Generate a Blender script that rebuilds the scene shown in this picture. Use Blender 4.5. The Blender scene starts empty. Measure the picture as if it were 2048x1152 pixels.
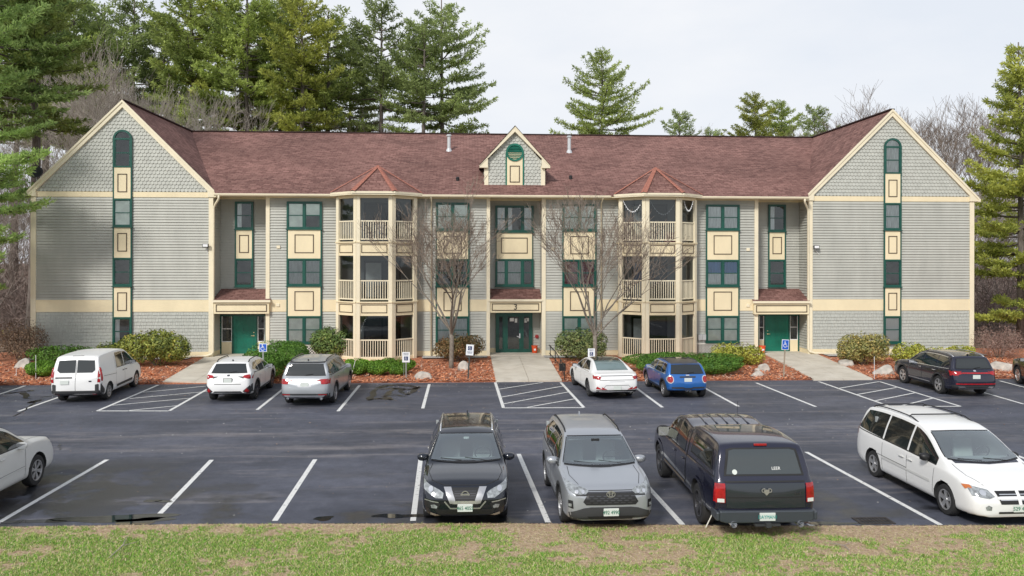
import bpy, bmesh, math, random
import numpy as np
from mathutils import Vector, Matrix, Quaternion
from mathutils.bvhtree import BVHTree
R = math.radians
scene = bpy.context.scene
col = scene.collection
# ------------------------------------------------------------------ camera
HCAM = 5.3; FPX = 1600.0; YAW = math.atan(86/1600); HOR = 515.0; ROLL = 0.0018
cam_d = bpy.data.cameras.new('camera'); cam = bpy.data.objects.new('camera', cam_d); col.objects.link(cam)
cam_d.sensor_width = 36; cam_d.lens = FPX/2048*36; cam_d.clip_start = 0.1; cam_d.clip_end = 2000
cam_d.shift_y = -(576-HOR)/2048
cam.location = (0, 0, HCAM)
cam.rotation_euler = (Matrix.Rotation(-YAW, 3, 'Z') @ Matrix.Rotation(R(90), 3, 'X') @ Matrix.Rotation(-ROLL*-1, 3, 'Z')).to_euler()
scene.camera = cam
# ------------------------------------------------------------------ sky, sun, exposure
SUNV = Vector((-0.46, -0.74, 0.66)).normalized()
world = bpy.data.worlds.new('World'); scene.world = world; world.use_nodes = True
nt = world.node_tree; nt.nodes.clear()
def nn(nt, t, **kw):
    n = nt.nodes.new(t)
    for k, v in kw.items():
        if k in n.inputs: n.inputs[k].default_value = v
        else: setattr(n, k, v)
    return n
sky = nn(nt, 'ShaderNodeTexSky', sky_type='NISHITA', sun_disc=False)
sky.sun_elevation = math.asin(SUNV.z); sky.sun_rotation = R(212)
tc = nn(nt, 'ShaderNodeTexCoord'); mp = nn(nt, 'ShaderNodeMapping'); mp.inputs['Scale'].default_value = (1.0, 1.0, 2.6)
nz = nn(nt, 'ShaderNodeTexNoise', Scale=2.2, Detail=6.0, Roughness=0.55)
cr = nn(nt, 'ShaderNodeValToRGB'); cr.color_ramp.elements[0].position = 0.36; cr.color_ramp.elements[1].position = 0.62
cr.color_ramp.elements[0].color = (7.1, 7.5, 8.15, 1); cr.color_ramp.elements[1].color = (8.1, 8.25, 8.55, 1)
mx = nn(nt, 'ShaderNodeMixRGB')
sx = nn(nt, 'ShaderNodeSeparateXYZ'); nt.links.new(tc.outputs['Generated'], sx.inputs[0]); cvr = nn(nt, 'ShaderNodeMapRange'); cvr.inputs['From Min'].default_value = .35; cvr.inputs['From Max'].default_value = .85; cvr.inputs['To Min'].default_value = .96; cvr.inputs['To Max'].default_value = .5
nt.links.new(sx.outputs['Z'], cvr.inputs[0]); nt.links.new(cvr.outputs[0], mx.inputs[0])
bg = nn(nt, 'ShaderNodeBackground'); bg.inputs['Strength'].default_value = 0.1
wo = nn(nt, 'ShaderNodeOutputWorld')
L = nt.links.new
L(tc.outputs['Generated'], mp.inputs[0]); L(mp.outputs[0], nz.inputs['Vector']); L(nz.outputs['Fac'], cr.inputs[0])
L(sky.outputs[0], mx.inputs[1]); L(cr.outputs[0], mx.inputs[2]); L(mx.outputs[0], bg.inputs['Color']); L(bg.outputs[0], wo.inputs[0])
sd = bpy.data.lights.new('sun', 'SUN'); sd.energy = 2.6; sd.angle = R(11); sd.color = (1.0, 0.965, 0.91)
so = bpy.data.objects.new('sun', sd); col.objects.link(so); so.location = (-30, -30, 60)
so.rotation_euler = SUNV.to_track_quat('Z', 'Y').to_euler()
scene.view_settings.view_transform = 'Standard'; scene.view_settings.look = 'None'
scene.view_settings.exposure = 0.2; scene.view_settings.gamma = 1.0
try: scene.cycles.max_bounces = 6; scene.cycles.transparent_max_bounces = 16; scene.cycles.use_denoising = True
except Exception: pass
# ------------------------------------------------------------------ pixel helpers (photo pixels -> points of known planes)
def ray(px, py):
    a, b = px-1024, py-HOR
    u = (a)/FPX; v = -(b - ROLL*a)/FPX
    s, c = math.sin(YAW), math.cos(YAW)
    return Vector((u*c+s, c-u*s, v))
def P(px, py, Y):            # on the plane Y = const -> X, Z
    d = ray(px, py); t = Y/d.y
    return d.x*t, HCAM+d.z*t
def G(px, py, z=0.0):        # on the plane Z = z -> X, Y
    d = ray(px, py); t = (z-HCAM)/d.z
    return d.x*t, d.y*t
# ------------------------------------------------------------------ mesh builder
class MB:
    def __init__(s): s.v = []; s.f = []; s.m = []; s.uv = None
    def add(s, vs, fs, m=0):
        o = len(s.v); s.v += [tuple(p) for p in vs]; s.f += [tuple(i+o for i in f) for f in fs]; s.m += [m]*len(fs); return s
    def box(s, x0, x1, y0, y1, z0, z1, m=0):
        v = [(x, y, z) for z in (z0, z1) for y in (y0, y1) for x in (x0, x1)]
        return s.add(v, [(0, 2, 3, 1), (4, 5, 7, 6), (0, 1, 5, 4), (2, 6, 7, 3), (0, 4, 6, 2), (1, 3, 7, 5)], m)
    def obox(s, c, ax, ay, az, m=0):     # oriented box: centre and three half axes
        c, ax, ay, az = map(Vector, (c, ax, ay, az))
        v = [c+ax*i+ay*j+az*k for k in (-1, 1) for j in (-1, 1) for i in (-1, 1)]
        return s.add(v, [(0, 2, 3, 1), (4, 5, 7, 6), (0, 1, 5, 4), (2, 6, 7, 3), (0, 4, 6, 2), (1, 3, 7, 5)], m)
    def bar(s, p, q, w, h, m=0, up=(0, 0, 1)):
        p, q = Vector(p), Vector(q); d = (q-p); l = d.length
        if l < 1e-6: return s
        d /= l; up = Vector(up)
        if abs(d.dot(up)) > .98: up = Vector((0, 1, 0))
        sd = d.cross(up).normalized(); u2 = sd.cross(d).normalized()
        return s.obox((p+q)/2, d*l/2, sd*w/2, u2*h/2, m)
    def prism(s, pts, off, m=0):         # polygon (3D points) extruded by vector off
        n = len(pts); off = Vector(off); a = [Vector(p) for p in pts]; b = [p+off for p in a]
        fs = [tuple(range(n))[::-1], tuple(range(n, 2*n))] + [(i, (i+1) % n, n+(i+1) % n, n+i) for i in range(n)]
        return s.add(a+b, fs, m)
    def tube(s, path, rad, seg=6, m=0, cap=True):
        path = [Vector(p) for p in path]; n = len(path)
        if not hasattr(rad, '__len__'): rad = [rad]*n
        vs = []; prev = None
        for i, p in enumerate(path):
            d = (path[min(i+1, n-1)]-path[max(i-1, 0)]).normalized()
            if prev is None:
                a = d.orthogonal().normalized()
            else:
                a = (prev - d*prev.dot(d))
                a = a.normalized() if a.length > 1e-5 else d.orthogonal().normalized()
            prev = a; b = d.cross(a)
            for k in range(seg):
                t = 2*math.pi*k/seg; vs.append(p+(a*math.cos(t)+b*math.sin(t))*rad[i])
        fs = [(i*seg+k, i*seg+(k+1) % seg, (i+1)*seg+(k+1) % seg, (i+1)*seg+k) for i in range(n-1) for k in range(seg)]
        if cap: fs += [tuple(range(seg))[::-1], tuple((n-1)*seg+k for k in range(seg))]
        return s.add(vs, fs, m)
    def disc(s, c, n, r, th, seg=20, m=0, r2=None):
        c, n = Vector(c), Vector(n).normalized()
        return s.tube([c, c+n*th], [r, r if r2 is None else r2], seg, m)
    def ring(s, c, n, r0, r1, th, seg=24, m=0, a0=0, a1=2*math.pi, ref=None):
        c, n = Vector(c), Vector(n).normalized(); a = Vector(ref).normalized() if ref else n.orthogonal().normalized(); b = n.cross(a)
        vs = []; full = abs(a1-a0-2*math.pi) < 1e-6; N = seg if full else seg+1
        for i in range(N):
            t = a0+(a1-a0)*i/seg; d = a*math.cos(t)+b*math.sin(t)
            vs += [c+d*r0, c+d*r1, c+d*r1+n*th, c+d*r0+n*th]
        fs = []
        for i in range(seg):
            p, q = i*4, ((i+1) % N)*4
            for k in range(4): fs.append((p+k, q+k, q+(k+1) % 4, p+(k+1) % 4))
        if not full: fs += [(0, 1, 2, 3), tuple((N-1)*4+k for k in (3, 2, 1, 0))]
        return s.add(vs, fs, m)
    def build(s, name, mats, parent=None, org=(0, 0, 0), smooth=False, bevel=0):
        me = bpy.data.meshes.new(name); ox, oy, oz = org
        me.from_pydata([(x-ox, y-oy, z-oz) for x, y, z in s.v], [], s.f)
        if not isinstance(mats, (list, tuple)): mats = [mats]
        for m in mats: me.materials.append(m)
        if len(mats) > 1: me.polygons.foreach_set('material_index', s.m)
        if smooth: me.polygons.foreach_set('use_smooth', [True]*len(me.polygons))
        if s.uv:
            ul = me.uv_layers.new(name='uv'); ul.data.foreach_set('uv', [c for f in s.uv for p in f for c in p])
        me.update()
        o = bpy.data.objects.new(name, me); col.objects.link(o)
        if parent: o.parent = parent
        if bevel:
            b = o.modifiers.new('bevel', 'BEVEL'); b.width = bevel; b.segments = 2; b.limit_method = 'ANGLE'
        return o
def tag(o, label=None, cat=None, group=None, kind=None):
    if label: o['label'] = label
    if cat: o['category'] = cat
    if group: o['group'] = group
    if kind: o['kind'] = kind
    return o
def empty(name, loc, rz=0):
    o = bpy.data.objects.new(name, None); o.empty_display_size = .3; o.location = loc; o.rotation_euler = (0, 0, rz); col.objects.link(o); return o
def dup(o, parent=None):
    c = o.copy(); col.objects.link(c)
    if parent: c.parent = parent
    for ch in list(o.children): dup(ch, c)
    return c
# ------------------------------------------------------------------ materials
def mat(name, c, rough=.6, metal=0., spec=.5, var=0., vs=3., bump=0., bs=30., coat=0., c2=None, noise_scale=None, stretch=None, rv=0.):
    m = bpy.data.materials.new(name); m.use_nodes = True; nt = m.node_tree; b = nt.nodes['Principled BSDF']
    b.inputs['Base Color'].default_value = (*c, 1); b.inputs['Roughness'].default_value = rough
    b.inputs['Metallic'].default_value = metal; b.inputs['Specular IOR Level'].default_value = spec
    if coat: b.inputs['Coat Weight'].default_value = coat; b.inputs['Coat Roughness'].default_value = .04
    L = nt.links.new
    if var or c2 or bump or rv:
        tc = nn(nt, 'ShaderNodeTexCoord'); mp = nn(nt, 'ShaderNodeMapping'); L(tc.outputs['Object'], mp.inputs[0])
        if stretch: mp.inputs['Scale'].default_value = stretch
    if var or c2:
        nz = nn(nt, 'ShaderNodeTexNoise', Scale=vs, Detail=5.0, Roughness=.6); L(mp.outputs[0], nz.inputs['Vector'])
        cr = nn(nt, 'ShaderNodeValToRGB'); cr.color_ramp.elements[0].position = .32; cr.color_ramp.elements[1].position = .68
        a = tuple(max(0, x*(1-var)) for x in c); d = c2 if c2 else tuple(min(1, x*(1+var)) for x in c)
        cr.color_ramp.elements[0].color = (*a, 1); cr.color_ramp.elements[1].color = (*d, 1)
        L(nz.outputs['Fac'], cr.inputs[0]); L(cr.outputs[0], b.inputs['Base Color'])
        if rv:
            mr = nn(nt, 'ShaderNodeMapRange'); mr.inputs['To Min'].default_value = rough-rv; mr.inputs['To Max'].default_value = rough+rv
            L(nz.outputs['Fac'], mr.inputs[0]); L(mr.outputs[0], b.inputs['Roughness'])
    if bump:
        n2 = nn(nt, 'ShaderNodeTexNoise', Scale=bs, Detail=4.0); L(mp.outputs[0], n2.inputs['Vector'])
        bp = nn(nt, 'ShaderNodeBump', Strength=bump, Distance=.02); L(n2.outputs['Fac'], bp.inputs['Height']); L(bp.outputs[0], b.inputs['Normal'])
    return m
M = {}
M['siding'] = mat('siding', (.43, .43, .385), .6, var=.09, vs=1.3, bump=.15, bs=60, stretch=(1, 1, .3))
M['shake'] = mat('shake', (.42, .43, .39), .7, var=.10, vs=7., bump=.1)
M['scallop'] = mat('scallop', (.455, .46, .415), .65, var=.1, vs=3.)
M['cream'] = mat('cream', (.78, .67, .45), .55, var=.06, vs=1.2, stretch=(1, 1, .4))
M['cream_lt'] = mat('cream_light', (.78, .70, .52), .5, var=.05, vs=1.2)
M['green'] = mat('green_trim', (.006, .075, .055), .35, var=.18, vs=4)
M['greendoor'] = mat('green_door', (.004, .13, .085), .35, var=.2, vs=1.5)
M['brown'] = mat('brown_moulding', (.075, .05, .03), .5)
M['black'] = mat('black', (.012, .012, .013), .5)
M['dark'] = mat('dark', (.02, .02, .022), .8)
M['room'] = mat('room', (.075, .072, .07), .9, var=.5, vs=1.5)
M['white'] = mat('white_paint', (.78, .78, .77), .4)
M['vent'] = mat('vent_metal', (.6, .62, .63), .35, metal=.3)
M['blind'] = mat('blind', (.80, .84, .78), .6, var=.12, vs=3)
M['curtain'] = mat('curtain', (.62, .64, .64), .8, var=.25, vs=6, stretch=(6, 1, .5))
M['redcurtain'] = mat('red_curtain', (.24, .06, .07), .8, var=.35, vs=6, stretch=(6, 1, .5))
M['bluecurtain'] = mat('blue_curtain', (.10, .22, .42), .8, var=.25, vs=6, stretch=(6, 1, .5))
M['orange'] = mat('orange_bucket', (.75, .09, .02), .45)
M['lattice'] = mat('lattice', (.75, .73, .66), .6)
def roofmat(name, c1, c2, c3, sc=1.0, mort=(.09, .03, .03)):
    m = bpy.data.materials.new(name); m.use_nodes = True; nt = m.node_tree; b = nt.nodes['Principled BSDF']; L = nt.links.new
    b.inputs['Roughness'].default_value = .85; b.inputs['Specular IOR Level'].default_value = .25
    uv = nn(nt, 'ShaderNodeUVMap'); uv.uv_map = 'uv'
    br = nn(nt, 'ShaderNodeTexBrick', Scale=1.0); br.offset = .5; br.squash = 1
    br.inputs['Brick Width'].default_value = .36*sc; br.inputs['Row Height'].default_value = .20*sc; br.inputs['Mortar Size'].default_value = .016*sc
    br.inputs['Mortar Smooth'].default_value = .4; br.inputs['Bias'].default_value = 0
    br.inputs['Color1'].default_value = (*c1, 1); br.inputs['Color2'].default_value = (*c2, 1); br.inputs['Mortar'].default_value = (*mort, 1)
    L(uv.outputs[0], br.inputs['Vector'])
    nz = nn(nt, 'ShaderNodeTexNoise', Scale=5.5, Detail=6.0, Roughness=.8); L(uv.outputs[0], nz.inputs['Vector'])
    cr = nn(nt, 'ShaderNodeValToRGB'); cr.color_ramp.elements[0].position = .42; cr.color_ramp.elements[1].position = .66
    L(nz.outputs['Fac'], cr.inputs[0])
    mx = nn(nt, 'ShaderNodeMixRGB'); mx.inputs[2].default_value = (*c3, 1); 
    ml = nn(nt, 'ShaderNodeMath', operation='MULTIPLY'); ml.inputs[1].default_value = .5; L(cr.outputs[0], ml.inputs[0]); L(ml.outputs[0], mx.inputs[0])
    L(br.outputs['Color'], mx.inputs[1])
    n3 = nn(nt, 'ShaderNodeTexNoise', Scale=.25, Detail=3.0); L(uv.outputs[0], n3.inputs['Vector'])
    mr = nn(nt, 'ShaderNodeMapRange'); mr.inputs['From Min'].default_value = .3; mr.inputs['From Max'].default_value = .7; mr.inputs['To Min'].default_value = .8; mr.inputs['To Max'].default_value = 1.18
    L(n3.outputs['Fac'], mr.inputs[0])
    m2 = nn(nt, 'ShaderNodeMixRGB', blend_type='MULTIPLY'); m2.inputs[0].default_value = 1; L(mx.outputs[0], m2.inputs[1]); L(mr.outputs[0], m2.inputs[2])
    L(m2.outputs[0], b.inputs['Base Color'])
    bp = nn(nt, 'ShaderNodeBump', Strength=.6, Distance=.03); L(br.outputs['Fac'], bp.inputs['Height']); bp.invert = True; L(bp.outputs[0], b.inputs['Normal'])
    return m
M['roof'] = roofmat('roof_shingle', (.105, .049, .042), (.245, .130, .110), (.35, .21, .175))
M['roofhip'] = roofmat('hip_cap_shingle', (.36, .14, .10), (.42, .18, .13), (.34, .15, .11), .8, (.26, .10, .08))
def glassmat(name, tint=(.55, .62, .6), refl=1.0, base=.06):
    m = bpy.data.materials.new(name); m.use_nodes = True; nt = m.node_tree; nt.nodes.clear(); L = nt.links.new
    out = nn(nt, 'ShaderNodeOutputMaterial'); tr = nn(nt, 'ShaderNodeBsdfTransparent'); tr.inputs[0].default_value = (*tint, 1)
    gl = nn(nt, 'ShaderNodeBsdfGlossy', Roughness=.03); gl.inputs[0].default_value = (.95, 1, 1, 1)
    lw = nn(nt, 'ShaderNodeFresnel', IOR=1.5); ad = nn(nt, 'ShaderNodeMath', operation='MULTIPLY_ADD'); ad.inputs[1].default_value = refl; ad.inputs[2].default_value = base
    L(lw.outputs[0], ad.inputs[0])
    mx = nn(nt, 'ShaderNodeMixShader'); L(ad.outputs[0], mx.inputs[0]); L(tr.outputs[0], mx.inputs[1]); L(gl.outputs[0], mx.inputs[2]); L(mx.outputs[0], out.inputs[0])
    return m
M['glass'] = glassmat('window_glass', (.95, .97, .96), 1.2, .03)
M['screen'] = glassmat('insect_screen', (.42, .44, .46), .6, .045)

def text(body, size, m, parent, loc, rot, ext=.004, name='lettering', sx=1.0):
    cu = bpy.data.curves.new(name, 'FONT'); cu.body = body; cu.size = size; cu.extrude = ext; cu.align_x = 'CENTER'; cu.align_y = 'CENTER'
    t = bpy.data.objects.new(name, cu); col.objects.link(t)
    me = bpy.data.meshes.new_from_object(t.evaluated_get(bpy.context.evaluated_depsgraph_get())); me.name = name
    bpy.data.objects.remove(t); bpy.data.curves.remove(cu)
    o = bpy.data.objects.new(name, me); col.objects.link(o); me.materials.clear(); me.materials.append(m); o.parent = parent; o.location = loc; o.rotation_euler = rot; o.scale = (sx, 1, 1)
    return o
# ================================================================== the building
YF = 42.0; YN = 43.2; Z0 = .12; ZB0, ZB1 = 2.48, 3.10; ZE = 8.53; YE = 41.45; ZR = 13.3; YR = 52.0; YBK = 62.0
BO = (1.0, YF, Z0)
bld = empty('apartment_building', BO)
tag(bld, 'three storey apartment building with grey lap siding, cream trim and brown shingle roof', 'building')
def part(mb, name, m, par=None, **k): return mb.build(name, m, par or bld, BO, **k)
XWL = (P(64, 600, YF)[0], P(426, 600, YF)[0]); XWR = (P(1617, 600, YF)[0], P(1945.5, 600, YF)[0])
XP1 = P(536, 600, YF)[0]; XC0 = P(978.5, 600, YF)[0]; XC1 = P(1085, 600, YF)[0]; XP2 = P(1512, 600, YF)[0]
def laps(mb, p, q, z0, z1, e=.142, lip=.052):          # slanted boards along p->q (x, y), outward to the right of p->q
    p, q = Vector((*p, 0)), Vector((*q, 0)); d = (q-p).normalized(); n = Vector((d.y, -d.x, 0))
    k = max(1, round((z1-z0)/e)); h = (z1-z0)/k
    for i in range(k):
        a, b = z0+i*h, z0+(i+1)*h; u0, u1 = Vector((0, 0, a)), Vector((0, 0, b))
        l2 = lip*random.uniform(.85, 1.1)
        mb.add([p+u0, q+u0, q+u0+n*l2, p+u0+n*l2, q+u1+n*.002, p+u1+n*.002], [(0, 1, 2, 3)[::-1], (3, 2, 4, 5)])
def shakes(mb, p, q, z0, z1, e=.175, w=.15):
    p, q = Vector((*p, 0)), Vector((*q, 0)); ln = (q-p).length; d = (q-p)/ln; n = Vector((d.y, -d.x, 0))
    k = round((z1-z0)/e); h = (z1-z0)/k
    for i in range(k):
        x = 0
        while x < ln-.01:
            ww = min(w*random.uniform(.55, 1.35), ln-x); dz = random.uniform(-.004, .004); l2 = random.uniform(.028, .036)
            a, b = z0+i*h+dz, z0+(i+1)*h; g = .005
            A, B = p+d*(x+g), p+d*(x+ww-g*.3)
            zz = lambda v, z, o: v+Vector((0, 0, z))+n*o
            mb.add([zz(A, a, 0), zz(B, a, 0), zz(B, a, l2), zz(A, a, l2), zz(B, b, .004), zz(A, b, .004)], [(3, 2, 1, 0), (3, 2, 4, 5), (0, 3, 5), (1, 4, 2)])
            x += ww
def scallops(mb, inside, xa, xb, z0, z1, Y, w=.19, e=.18):
    k = int((z1-z0)/e)+1
    for i in range(k):
        zz = z0+i*e; x = xa-(w/2 if i % 2 else 0)
        while x < xb:
            cx = x+w/2
            if inside(cx, zz+e*.5):
                r = w*.47; pts = []
                for t in range(7):
                    an = math.pi+math.pi*t/6; pts.append((cx+r*math.cos(an), zz+r*.62+r*.62*math.sin(an)))
                top = [(cx+r, zz+e*1.25), (cx-r, zz+e*1.25)]
                allp = pts+top; ztop = zz+e*1.25
                f = [(px_, Y-.006-.042*(1-(pz-zz)/(ztop-zz)), pz) for px_, pz in allp]
                bk = [(px_, Y, pz) for px_, pz in pts]
                n0 = len(allp)
                mb.add(f+bk, [tuple(range(n0))]+[(j, n0+j, n0+j+1, j+1) for j in range(6)])
            x += w
def seg_wall(p, q, name='siding_wall', bottom='lap', top=8.36, frieze=True, band=True, zb=.42):
    mb = MB(); laps(mb, p, q, ZB1 if band else zb, top)
    d = (Vector(q)-Vector(p)).normalized(); n = Vector((d.y, -d.x)); 
    if band and bottom == 'lap': laps(mb, p, q, zb, ZB0)
    w = part(mb, name, M['siding'])
    P3, Q3 = Vector((*p, 0)), Vector((*q, 0)); n3 = Vector((*n, 0))
    b = MB(); b.prism([P3-n3*.002, Q3-n3*.002, Q3-n3*.16, P3-n3*.16], (0, 0, top+.3)); 
    part(b, 'sheathing', M['siding'], w)
    if band and bottom == 'shake':
        s = MB(); shakes(s, p, q, zb, ZB0); part(s, 'shake_siding', M['shake'])
    def board(nm, z0, z1, o=.04): part(MB().prism([P3+Vector((0, 0, z0)), Q3+Vector((0, 0, z0)), Q3+n3*o+Vector((0, 0, z0)), P3+n3*o+Vector((0, 0, z0))], (0, 0, z1-z0)), nm, M['cream'])
    if band: board('belly_band', ZB0, ZB1)
    board('base_board', .14, zb, .035)
    if frieze: board('frieze_board', top, top+.27, .045)
# wings
for (xa, xb) in (XWL, XWR):
    seg_wall((xa, YF), (xb, YF), bottom='shake')
seg_wall((XWL[0], YBK), (XWL[0], YF), frieze=False, top=8.5); seg_wall((XWR[1], YF), (XWR[1], YBK), frieze=False, top=8.5)
seg_wall((XWR[1], YBK), (XWL[0], YBK), frieze=False, top=8.5)
# front wall pieces and the three recessed entries
seg_wall((XP1, YF), (XC0, YF)); seg_wall((XC1, YF), (XP2, YF))
for (xa, xb) in ((XWL[1], XP1), (XC0, XC1), (XP2, XWR[0])):
    seg_wall((xa, YF), (xa, YN), band=False, name='recess_wall'); seg_wall((xb, YN), (xb, YF), band=False, name='recess_wall')
    seg_wall((xa, YN), (xb, YN), band=False, name='recess_wall')
    part(MB().box(xa, xb, YF, YN+.1, 8.46, 8.60), 'soffit', M['cream'])
# corner boards and pilasters
cb = [(XWL[0]-.04, XWL[0]+.22), (XWL[1]-.2, XWL[1]+.03), (XWR[0]-.03, XWR[0]+.2), (XWR[1]-.2, XWR[1]+.04),
      (XP1-.1, XP1+.1), (XC0-.14, XC0+.04), (XC1-.04, XC1+.17), (XP2-.1, XP2+.1)]
for a, b in cb:
    part(MB().box(a, b, YF-.075, YF+.12, .13, 8.5), 'corner_board', M['cream_lt'], bevel=.008)
# gables
def gable_half():
    return None
GL = P(244.5, 198, YE+.05); GR = P(1784.5, 219, YE+.05)
XGL, XGR = (XWL[0]+XWL[1])/2, (XWR[0]+XWR[1])/2
for (xa, xb), xc in ((XWL, XGL), (XWR, XGR)):
    hw = (xb-xa)/2; zt = 8.62
    rise = (ZR-.28-zt)
    core = MB().prism([(xa, YF+.002, 8.4), (xb, YF+.002, 8.4), (xb, YF+.002, zt), (xc, YF+.002, zt+rise), (xa, YF+.002, zt)], (0, .15, 0))
    g = part(core, 'gable_wall', M['scallop'])
    sc = MB()
    inside = lambda x, z: abs(x-xc) < (hw-.05)*(1-(z-zt)/rise)+.02 and z > zt-.02
    scallops(sc, inside, xa, xb, zt+.02, ZR-.3, YF); part(sc, 'scalloped_shingles', M['scallop'], g)
# roof
def uvquad(mb, pts, m=0):
    p = [Vector(a) for a in pts]; n = (p[1]-p[0]).cross(p[-1]-p[0]).normalized()
    if n.z < 0: n = -n
    h = Vector((0, 0, 1)).cross(n); h = h.normalized() if h.length > 1e-4 else Vector((1, 0, 0)); s = n.cross(h)
    mb.add(p, [tuple(range(len(p)))], m)
    if mb.uv is None: mb.uv = []
    mb.uv.append([(a.dot(h), a.dot(s)) for a in p])
WO = .27  # eave overhang of the wings, sideways
roof = MB()
eL = (XWL[0]-WO, XWL[1]+WO); eR = (XWR[0]-WO, XWR[1]+WO)
YG = YE-.02; YB = YBK+.4
YGW = 41.86
for (a, b), c, s in ((eL, XGL, 1), (eR, XGR, -1)):
    outer, inner = (a, b) if s == 1 else (b, a)
    uvquad(roof, [(outer, YGW, ZE), (c, YGW, ZR), (c, YB, ZR), (outer, YB, ZE)])
    uvquad(roof, [(inner, YGW, ZE), (c, YGW, ZR), (c, YR, ZR)])
    uvquad(roof, [(inner, YB, ZE), (c, YB, ZR), (c, YR, ZR)])
uvquad(roof, [(eL[1], YG, ZE), (eR[0], YG, ZE), (XGR, YR, ZR), (XGL, YR, ZR)])
uvquad(roof, [(eL[1], YB, ZE), (eR[0], YB, ZE), (XGR, YR, ZR), (XGL, YR, ZR)])
rf = part(roof, 'roof', M['roof'])
rc = MB()
rc.bar((XGL, YR, ZR+.02), (XGR, YR, ZR+.02), .3, .05)
for c in (XGL, XGR): rc.bar((c, YGW, ZR+.02), (c, YB, ZR+.02), .24, .06)
part(rc, 'ridge_cap', mat('ridge_cap', (.05, .028, .026), .9), rf)
for (a, b), c in ((eL, XGL), (eR, XGR)):
    for e in (a, b):
        fs = MB(); d = Vector((c-e, 0, ZR-ZE)); 
        # rake board: face board, inner thin board, soffit
        sg = 1 if e < c else -1
        nrm = Vector((-d.z, 0, d.x)).normalized(); nrm = nrm if nrm.z < 0 else -nrm
        for (o0, o1, y0, y1) in ((-.02, .075, YGW-.03, YGW+.04), (.075, .25, YGW+.01, YF-.0)):
            p0 = Vector((e, 0, ZE)); p1 = Vector((c, 0, ZR))
            f = lambda v, o, y: Vector((v.x+nrm.x*o if v is not p1 else c, y, v.z+nrm.z*o if v is not p1 else v.z+o/ nrm.z*-0 - o/abs(nrm.z)*1))
            A, B, C_, D = f(p0, o0, y0), f(p1, o0, y0), f(p1, o1, y0), f(p0, o1, y0)
            fs.prism([A, B, C_, D], (0, y1-y0, 0))
        # eave return
        wx = (XWL if c == XGL else XWR)[0 if e < c else 1]
        fs.prism([(e+sg*.02, YGW+.005, ZE-.02), (e+sg*.02, YGW+.005, ZE-.15), (wx+sg*.24, YGW+.005, ZE-.15), (wx+sg*.24, YGW+.005, ZE+.48)], (0, .3, 0))
        part(fs, 'rake_board', M['cream_lt'])
        if (c == XGL) == (e < c): part(MB().box(e-.06, e+.06, YG+.4, YB, ZE-.17, ZE-.02), 'eave_fascia', M['cream_lt'])
# main eave: fascia, soffit, gutter
BAYL = (P(668, 387, 41.2)[0], P(848, 387, 41.2)[0]); BAYR = (P(1219, 395, 41.2)[0], P(1408, 395, 41.2)[0])
ev = MB(); ev.box(eL[1]-.1, eR[0]+.1, YG+.06, YF+.1, ZE-.1, ZE-.03); part(ev, 'eave_soffit', M['cream'])
bounds = [(eL[1]-.02, BAYL[0]+.1), (BAYL[1]-.1, BAYR[0]+.1), (BAYR[1]-.1, eR[0]+.02)]
for a, b in bounds:
    g = MB()
    prof = [(0, .0), (-.12, 0), (-.135, -.02), (-.12, -.08), (-.08, -.125), (0, -.125)]
    g.prism([(a, YG+y, ZE+.0+z) for y, z in prof], (b-a, 0, 0)); part(g, 'gutter', M['cream_lt'])
def pipe(pts, r=.045, name='downspout', m='cream_lt'):
    return part(MB().tube(pts, r, 8), name, M[m], smooth=True)
for x, s in ((XWL[1]+.06, 1), (XWR[0]-.06, -1)):
    pipe([(x+s*.42, YG-.07, ZE-.1), (x+s*.40, YG-.02, ZE-.28), (x+s*.12, YF-.2, ZE-.52), (x+s*.02, YF-.13, ZE-.7), (x+s*.0, YF-.13, .42), (x-s*.08, YF-.14, .3), (x-s*.35, YF-.18, .22), (x-s*2.2, YF-.25, .16)], .055)
for px in (863, 1202):
    x = P(px, 500, YF)[0]; pipe([(x, YG-.06, ZE-.1), (x, YF-.1, ZE-.35), (x, YF-.1, .2)])
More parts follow.
